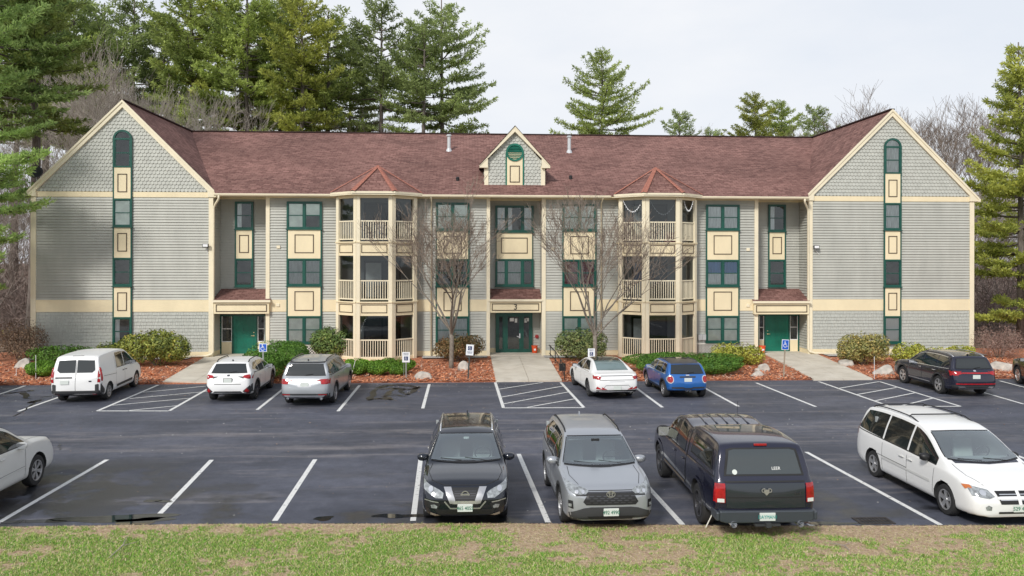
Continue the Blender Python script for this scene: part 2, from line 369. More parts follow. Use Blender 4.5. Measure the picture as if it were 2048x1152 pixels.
# windows
def window(x0, x1, z0, z1, Y, n=1, kind='dark', arch=False, widths=None, name='window', lower=None, meet=True):
    fw = .085; f = MB(); d = .07
    w = part_frame = None
    f.box(x0, x0+fw, Y-d, Y+.01, z0, z1); f.box(x1-fw, x1, Y-d, Y+.01, z0, z1)
    f.box(x0+fw, x1-fw, Y-d, Y+.01, z0, z0+fw*.8); f.box(x0+fw, x1-fw, Y-d-.01, Y+.01, z1-fw, z1) 
    f.box(x0-.03, x1+.03, Y-d-.05, Y-.002, z0-.05, z0-.001)
    ix0, ix1 = x0+fw, x1-fw; iz0, iz1 = z0+fw*.8, z1-fw
    ws = widths or [1/n]*n; xs = [ix0]
    for q in ws: xs.append(xs[-1]+(ix1-ix0)*q)
    for q in xs[1:-1]: f.box(q-.055, q+.055, Y-d+.005, Y+.01, iz0, iz1)
    o = part(f, name, M['green'])
    sa, pn = MB(), MB(); kinds = kind if isinstance(kind, (list, tuple)) else [kind]*n
    zm = (iz0+iz1)/2
    for i in range(n):
        a, b = xs[i]+(.055 if i else 0), xs[i+1]-(.055 if i < n-1 else 0); sw = .035
        sa.box(a, a+sw, Y-.045, Y, iz0, iz1); sa.box(b-sw, b, Y-.045, Y, iz0, iz1)
        sa.box(a+sw, b-sw, Y-.045, Y, iz0, iz0+sw); sa.box(a+sw, b-sw, Y-.045, Y, iz1-sw, iz1)
        if meet: sa.box(a+sw, b-sw, Y-.052, Y, zm-.022, zm+.022)
        pn.add([(a+sw, Y-.03, iz0+sw), (b-sw, Y-.03, iz0+sw), (b-sw, Y-.03, iz1-sw), (a+sw, Y-.03, iz1-sw)], [(0, 1, 2, 3)])
        k = kinds[i]
        # what stands behind the pane
        bk = MB(); yb = Y-.008
        def sheet(za, zb, m, xa=a, xb=b):
            r = MB(); r.add([(xa, Y-.012, za), (xb, Y-.012, za), (xb, Y-.012, zb), (xa, Y-.012, zb)], [(0, 1, 2, 3)]); part(r, 'curtain' if 'urtain' in m else 'blind', M[m], o)
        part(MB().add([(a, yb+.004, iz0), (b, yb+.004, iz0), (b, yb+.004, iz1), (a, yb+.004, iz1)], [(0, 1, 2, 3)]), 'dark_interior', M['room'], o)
        if k == 'blind': sheet(iz0+.03, iz1, 'blind')
        elif k == 'halfblind': sheet(zm, iz1, 'blind')
        elif k == 'white': sheet(iz0, iz1, 'white')
        elif k == 'curtain': sheet(iz0, iz1, 'curtain')
        elif k == 'cafe': sheet(zm, iz1, 'bluecurtain'); sheet(iz0, zm, 'curtain')
        elif k == 'red': sheet(iz0, iz1, 'redcurtain')
        elif k == 'side': sheet(iz0, iz1, 'curtain', a, a+(b-a)*.33)
        elif k == 'slat':
            sl = MB(); z = iz0+.03
            while z < iz1: sl.box(a+.02, b-.02, Y-.02, Y-.013, z, z+.03); z += .05
            part(sl, 'blind', M['curtain'], o)
    part(sa, 'sash', M['green'], o); part(pn, 'pane', M['glass'], o)
    return o
def wpx(x0, x1, y0, y1, Y, **k):
    X0, Z1 = P(x0, y0, Y); X1, Z2 = P(x1, y1, Y); return window(X0, X1, Z2, Z1, Y, **k)
def panel(x0, x1, y0, y1, Y, inset=(.28, .24), strips=True, sp=.07):
    X0, Z1 = P(x0, y0, Y); X1, Z0_ = P(x1, y1, Y)
    s = sp if strips else 0
    o = part(MB().box(X0+s, X1-s, Y-.05, Y+.005, Z0_, Z1), 'cream_panel', M['cream'])
    if strips:
        g = MB(); g.box(X0, X0+s, Y-.055, Y+.005, Z0_, Z1); g.box(X1-s, X1, Y-.055, Y+.005, Z0_, Z1); part(g, 'side_strip', M['green'], o)
    moulding(X0+s+inset[0], X1-s-inset[0], Z0_+inset[1], Z1-inset[1], Y-.05, o)
    return o
def moulding(x0, x1, z0, z1, Y, par, t=.042):
    m = MB(); y0, y1 = Y-.022, Y+.0
    m.box(x0, x1, y0, y1, z0, z0+t); m.box(x0, x1, y0, y1, z1-t, z1); m.box(x0, x0+t, y0, y1, z0+t, z1-t); m.box(x1-t, x1, y0, y1, z0+t, z1-t)
    part(m, 'moulding', M['brown'], par)
# wing strips
for side, (x0, x1), ys, kinds in ((0, (226, 264.5), (335, 397, 453.5, 515.5, 572, 634, 691), ('blind', 'dark', 'side')), (1, (1767, 1802), (347.5, 406, 460, 519, 573.5, 632, 686), ('curtain', 'dark', 'white'))):
    y = ys
    panel(x0, x1, y[0], y[1], YF-.065, (.17, .32)); wpx(x0, x1, y[1], y[2], YF-.065, kind=kinds[0])
    panel(x0, x1, y[2], y[3], YF-.065, (.17, .32)); wpx(x0, x1, y[3], y[4], YF-.065, kind=kinds[1])
    panel(x0, x1, y[4], y[5], YF-.065, (.17, .32)); wpx(x0, x1, y[5], y[6], YF-.065, kind=kinds[2])
    # arched attic window
    Y = YF-.065; X0, Zb = P(x0, y[0], Y); X1, _ = P(x1, y[0], Y); zt = P((x0+x1)/2, 259.5 if side == 0 else 276.5, Y)[1]
    r = (X1-X0)/2; xc = (X0+X1)/2; zs = zt-r
    f = MB(); f.box(X0, X0+.1, Y-.07, Y+.01, Zb, zs); f.box(X1-.1, X1, Y-.07, Y+.01, Zb, zs); f.box(X0+.1, X1-.1, Y-.07, Y+.01, Zb, Zb+.08)
    f.ring((xc, Y+.01, zs), (0, -1, 0), r-.1, r, .08, 20, a0=0, a1=math.pi, ref=(-1, 0, 0)) if False else None
    N = 18; ar = []
    for i in range(N):
        a, b = math.pi*i/N, math.pi*(i+1)/N; q = lambda rr, t: (xc+rr*math.cos(t), Y-.07, zs+rr*math.sin(t))
        f.prism([q(r, a), q(r, b), q(r-.1, b), q(r-.1, a)], (0, .08, 0))
    f.box(X0+.1, X1-.1, Y-.07, Y+.01, zs-.04, zs+.05)
    o = part(f, 'arched_window', M['green'])
    s = MB(); a, b = X0+.1, X1-.1; s.box(a, a+.04, Y-.045, Y, Zb+.08, zs-.04); s.box(b-.04, b, Y-.045, Y, Zb+.08, zs-.04); zm = (Zb+.08+zs-.04)/2; s.box(a+.04, b-.04, Y-.05, Y, zm-.025, zm+.025)
    part(s, 'sash', M['green'], o)
    g = MB(); rr = r-.1
    poly = [(a, Y-.03, Zb+.08), (b, Y-.03, Zb+.08)]+[(xc+rr*math.cos(math.pi*i/N), Y-.03, zs+rr*math.sin(math.pi*i/N)) for i in range(N+1)]
    g.add(poly, [tuple(range(len(poly)))]); part(g, 'pane', M['glass'], o)
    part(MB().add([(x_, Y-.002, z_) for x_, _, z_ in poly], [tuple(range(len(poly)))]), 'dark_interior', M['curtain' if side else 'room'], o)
# main wall double windows
DW = [(573.5, 644, (403, 458, 517, 571.5, 632, 686.5), (('blind', 'halfblind'), 'slat', 'blind')),
      (871.5, 939, (405, 461, 518, 573, 632.5, 687), ('blind', 'dark', 'curtain')),
      (1124.5, 1192.5, (408, 461.5, 519, 572, 632, 686), ('blind', 'red', 'blind')),
      (1411.5, 1478.5, (409, 460, 519.5, 572.5, 631.5, 684.5), ('curtain', 'cafe', 'blind'))]
for x0, x1, y, kd in DW:
    Y = YF-.065
    for i, j in ((0, 1), (2, 3), (4, 5)): wpx(x0, x1, y[i], y[j], Y, n=2, kind=kd[i//2])
    panel(x0, x1, y[1], y[2], Y, (.34, .28)); panel(x0, x1, y[3], y[4], Y, (.34, .28))
# entry recess windows
Y = YN-.065
for x0, x1, y in ((470, 507, (403, 458.5, 517, 573)), (1536, 1571, (409, 463, 519, 573))):
    wpx(x0, x1, y[0], y[1], Y, kind='side'); panel(x0, x1, y[1], y[2], Y, (.16, .3)); wpx(x0, x1, y[2], y[3], Y, kind='dark')
wpx(990.5, 1067, 411, 464, Y, n=3, widths=[.27, .46, .27], kind=('curtain', 'side', 'curtain')); panel(992, 1065, 464, 518, Y, (.24, .3), sp=.03); wpx(990.5, 1067, 518, 572, Y, n=3, widths=[.27, .46, .27], kind=('slat', 'slat', 'dark'))
# entry canopies and doors
def canopy(x0, x1, zt, ze, num=False, ytop=YN, yf=YF-.28, zfb=None, hipl=0, hipr=0):
    r = MB(); uvquad(r, [(x0, yf, ze), (x1, yf, ze), (x1-hipr, ytop, zt), (x0+hipl, ytop, zt)])
    if hipl: uvquad(r, [(x0, yf, ze), (x0+hipl, ytop, zt), (x0, ytop, ze)])
    if hipr: uvquad(r, [(x1, yf, ze), (x1-hipr, ytop, zt), (x1, ytop, ze)])
    o = part(r, 'canopy_roof', M['roof'])
    zfb = zfb or ze-.68
    part(MB().box(x0-.03, x1+.03, yf-.06, yf+.04, ze-.09, ze+.02), 'canopy_gutter', M['cream_lt'], o)
    f = part(MB().box(x0+.06, x1-.06, yf+.04, YN, zfb, ze-.09), 'canopy_fascia', M['cream'])
    moulding(x0+.16, x1-.16, zfb+.1, ze-.2, yf+.04, f, .04)
    if num:
        text('3', .42, M['black'], f, ((x0+x1)/2-BO[0], yf+.03-BO[1], (zfb+ze-.1)/2-BO[2]), (R(90), 0, 0), .015, 'house_number')
    return o
zc = P(1030, 577, YN)[1]
canopy(P(425, 600, YF-.28)[0], P(540, 600, YF-.28)[0], zc, P(480, 601, YF-.28)[1], hipl=.0)
canopy(P(977, 600, YF+.0)[0]+.02, P(1085, 600, YF)[0]-.02, zc, P(1030, 600, YF)[1]+.02, num=True, yf=YF-.05)
canopy(P(1507, 600, YF-.28)[0], P(1621, 600, YF-.28)[0], zc, P(1560, 603, YF-.28)[1])
def entry(x0, x1, d0, d1, y0, y1, ls, rs, hand=1):
    Y = YN-.065; X0, Z1 = P(x0, y0, Y); X1, _ = P(x1, y0, Y); D0 = P(d0, y0, Y)[0]; D1 = P(d1, y0, Y)[0]; zb = Z0+.06
    e = MB(); e.box(X0, X1, Y-.06, Y, Z1-.08, Z1); 
    for x in (X0, D0-.04, D1-.04, X1-.08): e.box(x, x+.08, Y-.06, Y, zb, Z1-.08)
    fr = part(e, 'door_frame', M['green'])
    d = part(MB().box(D0+.04, D1-.04, Y-.035, Y, zb, Z1-.08), 'door', M['greendoor'])
    m = MB()
    for a, b, c, g in ((.12, .46, .15, .45), (.54, .88, .15, .45), (.12, .46, .52, .9), (.54, .88, .52, .9)):
        w = D1-D0-.08; h = Z1-.08-zb; x_ = D0+.04
        m.ring
        for (p0, p1, q0, q1) in ((x_+a*w, x_+b*w, zb+c*h, zb+c*h+.025), (x_+a*w, x_+b*w, zb+g*h-.025, zb+g*h), (x_+a*w, x_+a*w+.025, zb+c*h, zb+g*h), (x_+b*w-.025, x_+b*w, zb+c*h, zb+g*h)): m.box(p0, p1, Y-.045, Y-.03, q0, q1)
    part(m, 'door_panel_moulding', M['greendoor'], d)
    hx = D1-.16 if hand > 0 else D0+.16
    h = MB(); h.disc((hx, Y-.035, 1.13), (0, -1, 0), .035, .03, 10); h.bar((hx, Y-.08, 1.13), (hx-hand*.13, Y-.08, 1.13), .02, .03); h.disc((hx, Y-.035, 1.3), (0, -1, 0), .03, .02, 10)
    part(h, 'door_handle', mat('brass', (.8, .68, .4), .3, metal=.8), d)
    for a, b in ((X0+.08, D0-.04), (D1+.04, X1-.08)):
        if b-a < .1: continue
        s = part(MB().box(a, b, Y-.05, Y, zb, zb+.62), 'sidelight_panel', M['cream'])
        s = MB(); s.box(a, a+.03, Y-.045, Y, zb+.62, Z1-.08); s.box(b-.03, b, Y-.045, Y, zb+.62, Z1-.08); s.box(a, b, Y-.046, Y, zb+.62, zb+.66); s.box(a, b, Y-.046, Y, zb+1.3, zb+1.335)
        so_ = part(s, 'sidelight', M['white']); 
        part(MB().add([(a, Y-.02, zb+.62), (b, Y-.02, zb+.62), (b, Y-.02, Z1-.08), (a, Y-.02, Z1-.08)], [(0, 1, 2, 3)]), 'pane', M['glass'], so_)
        part(MB().add([(a, Y-.004, zb+.62), (b, Y-.004, zb+.62), (b, Y-.004, Z1-.08), (a, Y-.004, Z1-.08)], [(0, 1, 2, 3)]), 'dark_interior', M['room'], so_)
entry(441, 533, 466, 514.5, 629.5, 706, 1, 1, 1); entry(1515, 1598, 1529, 1578, 628.5, 702, 1, 1, -1)
# glazed main entrance
Y = YN-.065; X0, Z1 = P(991.5, 626, Y); X1 = P(1065, 626, Y)[0]; zb = Z0+.06
xs = [X0, P(1010.5, 650, Y)[0], P(1043, 650, Y)[0], X1]
e = MB(); e.box(X0, X1, Y-.07, Y, Z1-.1, Z1); e.box(X0, X0+.1, Y-.07, Y, zb, Z1-.1); e.box(X1-.1, X1, Y-.07, Y, zb, Z1-.1)
e.box(xs[1]-.05, xs[1]+.05, Y-.07, Y, zb, Z1-.1); e.box(xs[2]-.03, xs[2]+.03, Y-.07, Y, zb, Z1-.1)
part(e, 'entrance_frame', M['green'])
for i in range(3):
    a = xs[i]+(.1 if i == 0 else .05 if i == 1 else .03); b = xs[i+1]-(.1 if i == 2 else .05 if i == 0 else .03); w = .09; hb = .18
    d = MB(); d.box(a, a+w, Y-.05, Y, zb, Z1-.1); d.box(b-w, b, Y-.05, Y, zb, Z1-.1); d.box(a+w, b-w, Y-.05, Y, zb, zb+hb); d.box(a+w, b-w, Y-.05, Y, Z1-.2, Z1-.1)
    o = part(d, 'glazed_sidelight' if i == 0 else 'glazed_door', M['green'])
    part(MB().add([(a+w, Y-.025, zb+hb), (b-w, Y-.025, zb+hb), (b-w, Y-.025, Z1-.2), (a+w, Y-.025, Z1-.2)], [(0, 1, 2, 3)]), 'pane', M['glass'], o)
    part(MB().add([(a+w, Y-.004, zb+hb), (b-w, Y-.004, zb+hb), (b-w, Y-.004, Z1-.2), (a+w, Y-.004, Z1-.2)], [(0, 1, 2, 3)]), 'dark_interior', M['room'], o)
    nt_ = MB()
    if i: nt_.box(a+.2, a+.42, Y-.035, Y-.026, Z1-.45, Z1-.27); nt_.box(b-.33, b-.2, Y-.035, Y-.026, Z1-.52, Z1-.3); part(nt_, 'paper_notice', M['white'], o)
    if i == 1: part(MB().bar((b-.06, Y-.09, 1.0), (b-.22, Y-.09, 1.06), .03, .04).bar((b-.06, Y-.09, .95), (b-.06, Y-.04, 1.2), .05, .03), 'door_handle', M['vent'], o)
# bays: screened porches in three storeys
FL = (Z0+.02, 3.06, 6.08); TOP = (2.36, 5.38, 8.28); RT = (1.14, 4.12, 7.12)
def bay(pf0, pf1, pb0, pb1, apex):
    yf, yb = 40.42, 41.42
    pts = [(P(pb0, 600, yb)[0], yb), (P(pf0, 600, yf)[0], yf), (P(pf1, 600, yf)[0], yf), (P(pb1, 600, yb)[0], yb)]
    cx = (pts[1][0]+pts[2][0])/2; hw = (pts[2][0]-pts[1][0])/2; bw = ((pts[3][0]-pts[0][0]))/2
    pts = [(cx-bw, yb), (cx-hw, yf), (cx+hw, yf), (cx+bw, yb)]
    pl = [(cx-bw, YF-.05)]+pts+[(cx+bw, YF-.05)]
    V = lambda p, z: Vector((p[0], p[1], z))
    # posts
    for k, p in enumerate(pl[1:-1]):
        prv, nx = Vector(pl[k]), Vector(pl[k+2]); pv = Vector(p); m = MB()
        for q in (prv, nx):
            d = (q-pv).normalized(); n = Vector((d.y, -d.x)); 
            if n.dot(Vector((cx, YF))-pv) > 0: n = -n
            w = .19; a = pv+n*.03; 
            m.prism([(pv.x, pv.y, Z0), (a.x, a.y, Z0), (a.x+d.x*w, a.y+d.y*w, Z0), (a.x+d.x*w-n.x*.12, a.y+d.y*w-n.y*.12, Z0)], (0, 0, 8.35-Z0))
        part(m, 'bay_post', M['cream_lt'])
    for z0, z1 in ((Z0, Z0+.12), (TOP[0], FL[1]), (TOP[1], FL[2]), (TOP[2], 8.46)):
        band = MB(); floor = MB()
        for a, b in zip(pl[:-1], pl[1:]):
            d = (Vector(b)-Vector(a)).normalized(); n = Vector((d.y, -d.x)); i_ = n*-.14
            band.prism([V(a, z0), V(b, z0), (b[0]+i_.x, b[1]+i_.y, z0), (a[0]+i_.x, a[1]+i_.y, z0)], (0, 0, z1-z0))
            if z1 in FL:
                o_ = n*.07
                band.prism([(a[0]+o_.x, a[1]+o_.y, z1-.05), (b[0]+o_.x, b[1]+o_.y, z1-.05), (b[0], b[1], z1-.05), (a[0], a[1], z1-.05)], (0, 0, .06))
        if 0 < z1 < 8: floor.prism([(p[0], p[1], z1-.06) for p in [(cx-bw+.12, YF-.05), (cx-bw+.12, yb), (cx-hw+.05, yf+.13), (cx+hw-.05, yf+.13), (cx+bw-.12, yb), (cx+bw-.12, YF-.05)]], (0, 0, .03)); part(floor, 'porch_floor', M['cream_lt'])
        bo = part(band, 'bay_band', M['cream'])
    mo = MB()
    for a, b in zip(pts[:-1], pts[1:]):
        A, B = Vector((*a, 0)), Vector((*b, 0)); d = (B-A).normalized(); n = Vector((d.y, -d.x, 0)); ln = (B-A).length
        for z0, z1 in ((TOP[0], FL[1]), (TOP[1], FL[2])):
            s, e, t = .25, ln-.25, .036; lo, hi = z0+.14, z1-.13
            for (p, q, za, zb_) in ((s, e, lo, lo+t), (s, e, hi-t, hi), (s, s+t, lo+t, hi-t), (e-t, e, lo+t, hi-t)):
                mo.prism([A+d*p+Vector((0, 0, za)), A+d*q+Vector((0, 0, za)), A+d*q+n*.02+Vector((0, 0, za)), A+d*p+n*.02+Vector((0, 0, za))], (0, 0, zb_-za))
    part(mo, 'moulding', M['brown'], bo)
    # railings and screens
    for a, b in zip(pl[:-1], pl[1:]):
        A, B = Vector((*a, 0)), Vector((*b, 0)); ln = (B-A).length; d = (B-A)/ln; n = Vector((d.y, -d.x, 0))
        for zf, zr, zt in zip(FL, RT, TOP):
            off = n*-.045; s0, s1 = (.17, ln-.17) if ln > .8 else (.05, ln-.15)
            if ln < .8:
                part(MB().prism([A+off+Vector((0, 0, zf)), B+off+Vector((0, 0, zf)), B+off-n*.05+Vector((0, 0, zf)), A+off-n*.05+Vector((0, 0, zf))], (0, 0, zr-zf)), 'porch_side', M['cream']); 
            else:
                r = MB(); p0, p1 = A+d*s0+off, A+d*s1+off
                r.bar(p0+Vector((0, 0, zr)), p1+Vector((0, 0, zr)), .07, .06); r.bar(p0+Vector((0, 0, zf+.13)), p1+Vector((0, 0, zf+.13)), .05, .06)
                k = int((s1-s0)/.118)
                for i in range(k):
                    c = p0+(p1-p0)*((i+.5)/k); r.bar(c+Vector((0, 0, zf+.14)), c+Vector((0, 0, zr-.02)), .036, .036)
                part(r, 'railing', M['cream_lt'])
            sc = MB(); p0, p1 = A+d*s0*.5-n*.1, B-d*s0*.5-n*.1
            sc.add([p0+Vector((0, 0, zf+.05)), p1+Vector((0, 0, zf+.05)), p1+Vector((0, 0, zt)), p0+Vector((0, 0, zt))], [(0, 1, 2, 3)]); part(sc, 'insect_screen', M['screen'])
    # porch back: dark wall with a sliding glass door
    for j, (zf, zt) in enumerate(zip(FL, TOP)):
        part(MB().box(cx-bw+.1, cx+bw-.1, YF-.12, YF-.06, zf, zt+.05), 'porch_wall', mat('porch_wall', (.30, .31, .29), .8))
        g = MB(); sx = cx+(.25 if apex[0] < 1000 else -.35)
        g.box(sx-.95, sx+.95, YF-.17, YF-.12, zf+.08, zf+2.05); o = part(g, 'sliding_door', M['dark'])
        part(MB().box(sx-.85, sx-.05, YF-.19, YF-.17, zf+.16, zf+1.95), 'pane', M['bluecurtain'] if (j == 1 and apex[0] > 1000) else M['blind'] if (j+(apex[0] > 1000)) % 2 else M['room'], o)
        part(MB().box(sx+.05, sx+.85, YF-.19, YF-.17, zf+.16, zf+1.95), 'pane', M['room'], o)
    # roof
    ez = P(apex[0], 385, 40.1)[1] if False else 8.47
    ov = .30; ep = [(cx-bw-ov*1.1, YG+.03), (cx-bw-ov, yb-.1), (cx-hw-ov*.55, yf-ov), (cx+hw+ov*.55, yf-ov), (cx+bw+ov, yb-.1), (cx+bw+ov*1.1, YG+.03)]
    ya = 42.0; za = P(apex[0], apex[1], ya)[1]; zE = 8.58
    ymain = YG+(za-ZE)/((ZR-ZE)/(YR-YG)); r = MB()
    ep = [ep[1], ep[2], ep[3], ep[4]]
    lw, rw = (cx-bw-ov, 42.8), (cx+bw+ov, 42.8)
    A = (cx, ya, za)
    for a, b in zip(ep[:-1], ep[1:]): uvquad(r, [(a[0], a[1], zE), (b[0], b[1], zE), A])
    # side slopes running back into the main roof
    for e, s in ((ep[0], -1), (ep[3], 1)):
        uvquad(r, [(e[0], e[1], zE), A, (cx, ymain+.1, za), (e[0], YG+.2, zE)])
    ro = part(r, 'bay_roof', M['roof'])
    h = MB()
    h.uv = []
    for e in ep:
        a, b = Vector((e[0], e[1], zE+.015)), Vector(A)+Vector((0, 0, .03)); d = (b-a).normalized(); sd_ = d.cross(Vector((0, 0, 1))).normalized()
        w = .17 if e in (ep[1], ep[2]) else .1
        q = [a-sd_*w, a+sd_*w, b+sd_*w*.6, b-sd_*w*.6]; mid = [a+Vector((0, 0, .05)), b+Vector((0, 0, .05))]
        for f4 in ([q[0], mid[0], mid[1], q[3]], [mid[0], q[1], q[2], mid[1]]):
            h.add(f4, [(0, 1, 2, 3)]); h.uv.append([(0, 0), (.17, 0), (.17, (b-a).length), (0, (b-a).length)])
    part(h, 'hip_cap', M['roofhip'], ro)
    fa = MB(); allp = [(ep[0][0], YG+.3)]+ep+[(ep[3][0], YG+.3)]
    for a, b in zip(allp[:-1], allp[1:]):
        d = (Vector(b)-Vector(a)).normalized(); n = Vector((d.y, -d.x))*.05
        fa.prism([(a[0], a[1], zE-.16), (b[0], b[1], zE-.16), (b[0]-n.x, b[1]-n.y, zE-.16), (a[0]-n.x, a[1]-n.y, zE-.16)], (0, 0, .17))
    fa.prism([(p[0], p[1], zE-.12) for p in allp], (0, 0, .03))
    part(fa, 'bay_fascia', M['cream_lt'], ro)
    return cx, bw, pts
bl = bay(712.5, 784.5, 673, 833, (755, 333)); brt = bay(1291, 1359, 1237, 1391, (1307, 337))
# dormer
YD = 42.95; dx0, dz0 = P(969, 371, YD); dx1, _ = P(1089, 371, YD); dxc = (dx0+dx1)/2; hw = (dx1-dx0)/2
zpk = P(1030, 252, YD-.25)[1]; zev = P(1030, 331, YD-.25)[1]; ex = hw+.28
sl = (ZR-ZE)/(YR-YG); yroof = lambda z: YG+(z-ZE)/sl
zw = zev+.1
core = MB().prism([(dx0, YD, dz0-.1), (dx1, YD, dz0-.1), (dx1, YD, zw), (dxc, YD, zpk-.25), (dx0, YD, zw)], (0, .1, 0))
for x in (dx0, dx1): core.prism([(x, YD, dz0-.1), (x, YD, zw+.1), (x, yroof(zw+.1)+.1, zw+.1)], (.02 if x == dx0 else -.02, 0, 0))
dm = part(core, 'dormer', M['scallop'])
sc = MB(); pkk = (zpk-.3-zw)
ins = lambda x, z: dz0-.05 < z-.08 and abs(x-dxc) < (hw-.05 if z < zw else (hw-.05)*(1-(z-zw)/pkk)) and not (abs(x-dxc) < .36 and z < P(1030, 300, YD)[1]+.3)
scallops(sc, ins, dx0+.05, dx1, dz0, zpk, YD, w=.2, e=.17); part(sc, 'scalloped_shingles', M['scallop'], dm)
t = MB(); t.box(dx0-.02, dx0+.2, YD-.06, YD+.02, dz0-.02, zw-.1); t.box(dx1-.2, dx1+.02, YD-.06, YD+.02, dz0-.02, zw-.1)
for s in (-1, 1):
    e = dxc+s*ex; 
    t.prism([(e, YD-.25, zev), (dxc, YD-.25, zpk), (dxc, YD-.25, zpk-.3), (e, YD-.25, zev-.06), ], (0, .25, 0))
    t.prism([(e, YD-.23, zev-.03), (e, YD-.23, zev-.12), (e-s*.45, YD-.23, zev-.12), (e-s*.45, YD-.23, zev+.38)], (0, .3, 0))
part(t, 'dormer_trim', M['cream_lt'], dm)
r = MB()
for s in (-1, 1):
    e = dxc+s*ex; uvquad(r, [(e, YD-.3, zev+.03), (dxc, YD-.3, zpk+.03), (dxc, yroof(zpk)+.1, zpk+.03), (e, yroof(zev)+.1, zev+.03)])
part(r, 'dormer_roof', M['roof'], dm)
z1 = P(1030, 305, YD)[1]; o = MB().box(dxc-.42, dxc+.42, YD-.05, YD+.0, dz0+.01, z1); po = part(o, 'dormer_panel', M['cream'], dm)
g = MB(); g.box(dxc-.5, dxc-.42, YD-.06, YD, dz0+.01, z1); g.box(dxc+.42, dxc+.5, YD-.06, YD, dz0+.01, z1); g.ring((dxc, YD-.0, z1), (0, -1, 0), .38, .48, .1, 28)
k = 9
for i in range(k):
    zz = -.36+i*.08+.04; hwid = math.sqrt(max(0.01, .39**2-zz**2)); g.obox((dxc, YD-.055, z1+zz), (hwid, 0, 0), (0, .025, -.02), (0, .006, .012))
g.disc((dxc, YD-.04, z1), (0, -1, 0), .39, .004, 24)
part(g, 'round_louvre', M['greendoor'], dm)
moulding(dxc-.27, dxc+.27, P(1030, 365, YD)[1], P(1030, 331.5, YD)[1], YD-.05, dm, .045)
for s in (-1, 1): part(MB().box(dxc+s*1.02-.06, dxc+s*1.02+.06, YD-.05, YD-.02, dz0+.5, dz0+.68), 'dormer_vent', M['scallop'], dm)
# roof pipes and small vents
for px, yt, yb in ((897.5, 269, 301), (1138, 271.5, 304)):
    yy = 50.0
    for _ in range(20):
        x, z = P(px, yb, yy); yy = yroof(z)
    x, z = P(px, yb, yy); zt = P(px, yt, yy)[1]
    m = MB(); m.tube([(x, yy, z-.15), (x, yy, zt-.1)], .105, 14); m.tube([(x, yy, zt-.12), (x, yy, zt-.05), (x, yy, zt)], [.16, .17, .1], 14); m.tube([(x, yy, z-.1), (x, yy, z+.12)], [.22, .12], 14)
    part(m, 'flue_pipe', M['vent'], smooth=False)
for px, yb in ((915, 361), (1141, 358)):
    yy = 45.0
    for _ in range(20):
        x, z = P(px, yb, yy); yy = yroof(z)
    part(MB().tube([(x, yy, z-.1), (x, yy, z+.16)], [.09, .09], 10).tube([(x, yy, z+.12), (x, yy, z+.2)], [.12, .06], 10), 'roof_vent', M['black'])
# small wall vents and meters
for px, py in ((557, 494), (556, 610), (1106, 498), (1496, 499), (1496, 611)):
    x, z = P(px, py, YF-.04); part(MB().box(x-.09, x+.09, YF-.08, YF-.02, z-.08, z+.08), 'wall_vent', M['cream_lt'], bevel=.01)
for px in (1400, 1408): 
    x, z = P(px, 674, YF-.1); part(MB().box(x-.1, x+.1, YF-.16, YF-.02, z-.16, z+.14).tube([(x, YF-.09, z-.16), (x, YF-.09, .3)], .02, 6), 'meter_box', M['vent'])
# lattice skirts beside the bays
for xa, xb in ((P(1392, 700, YF-.1)[0], P(1440, 700, YF-.1)[0]), (P(604, 700, YF-.1)[0], P(668, 700, YF-.1)[0])):
    m = MB(); n = int((xb-xa)/.15); z0, z1 = Z0, .72
    for i in range(-5, n+1):
        for s in (1, -1):
            a = xa+i*.15; p = [a, a+.6] if s == 1 else [a+.6, a]
            q0, q1 = max(xa, min(xb, p[0])), max(xa, min(xb, p[1]))
            if abs(q1-q0) < .02: continue
            f0, f1 = (q0-p[0])/(p[1]-p[0]), (q1-p[0])/(p[1]-p[0])
            m.bar((q0, YF-.12-.008*s, z0+.6*f0), (q1, YF-.12-.008*s, z0+.6*f1), .008, .035, up=(0, -1, 0)) if False else m.bar((q0, YF-.12-.008*s, z0+.6*f0), (q1, YF-.12-.008*s, z0+.6*f1), .01, .03)
    m.box(xa, xb, YF-.14, YF-.1, z1, z1+.06)
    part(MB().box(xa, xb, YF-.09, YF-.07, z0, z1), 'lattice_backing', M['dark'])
    part(m, 'lattice', M['lattice'])
# ================================================================== ground
def flat(pts, z, name, m, label, kind='structure', th=0.0, zs=None):
    mb = MB(); mb.add([(x, y, (zs[i] if zs else z)) for i, (x, y) in enumerate(pts)], [tuple(range(len(pts)))])
    return tag(mb.build(name, m), label, None, kind=kind)
M['soil'] = mat('soil', (.11, .075, .05), .95, vs=1.3, c2=(.24, .17, .12), bump=.5, bs=8)
flat([(-400, -80), (400, -80), (400, 600), (-400, 600)], -.06, 'ground', M['soil'], 'brown leaf littered ground around the building')
# asphalt
m = bpy.data.materials.new('asphalt'); m.use_nodes = True; nt = m.node_tree; b = nt.nodes['Principled BSDF']; L = nt.links.new
tc = nn(nt, 'ShaderNodeTexCoord')
def noise(scale, stretch, detail=6., rough=.6, loc=(0, 0, 0)):
    mp = nn(nt, 'ShaderNodeMapping'); mp.inputs['Scale'].default_value = stretch; mp.inputs['Location'].default_value = loc; L(tc.outputs['Object'], mp.inputs[0])
    n = nn(nt, 'ShaderNodeTexNoise', Scale=scale, Detail=detail, Roughness=rough); L(mp.outputs[0], n.inputs['Vector']); return n.outputs['Fac']
def ramp(src, p0, p1, c0, c1):
    r = nn(nt, 'ShaderNodeValToRGB'); r.color_ramp.elements[0].position = p0; r.color_ramp.elements[1].position = p1
    r.color_ramp.elements[0].color = (*c0, 1); r.color_ramp.elements[1].color = (*c1, 1); L(src, r.inputs[0]); return r.outputs[0]
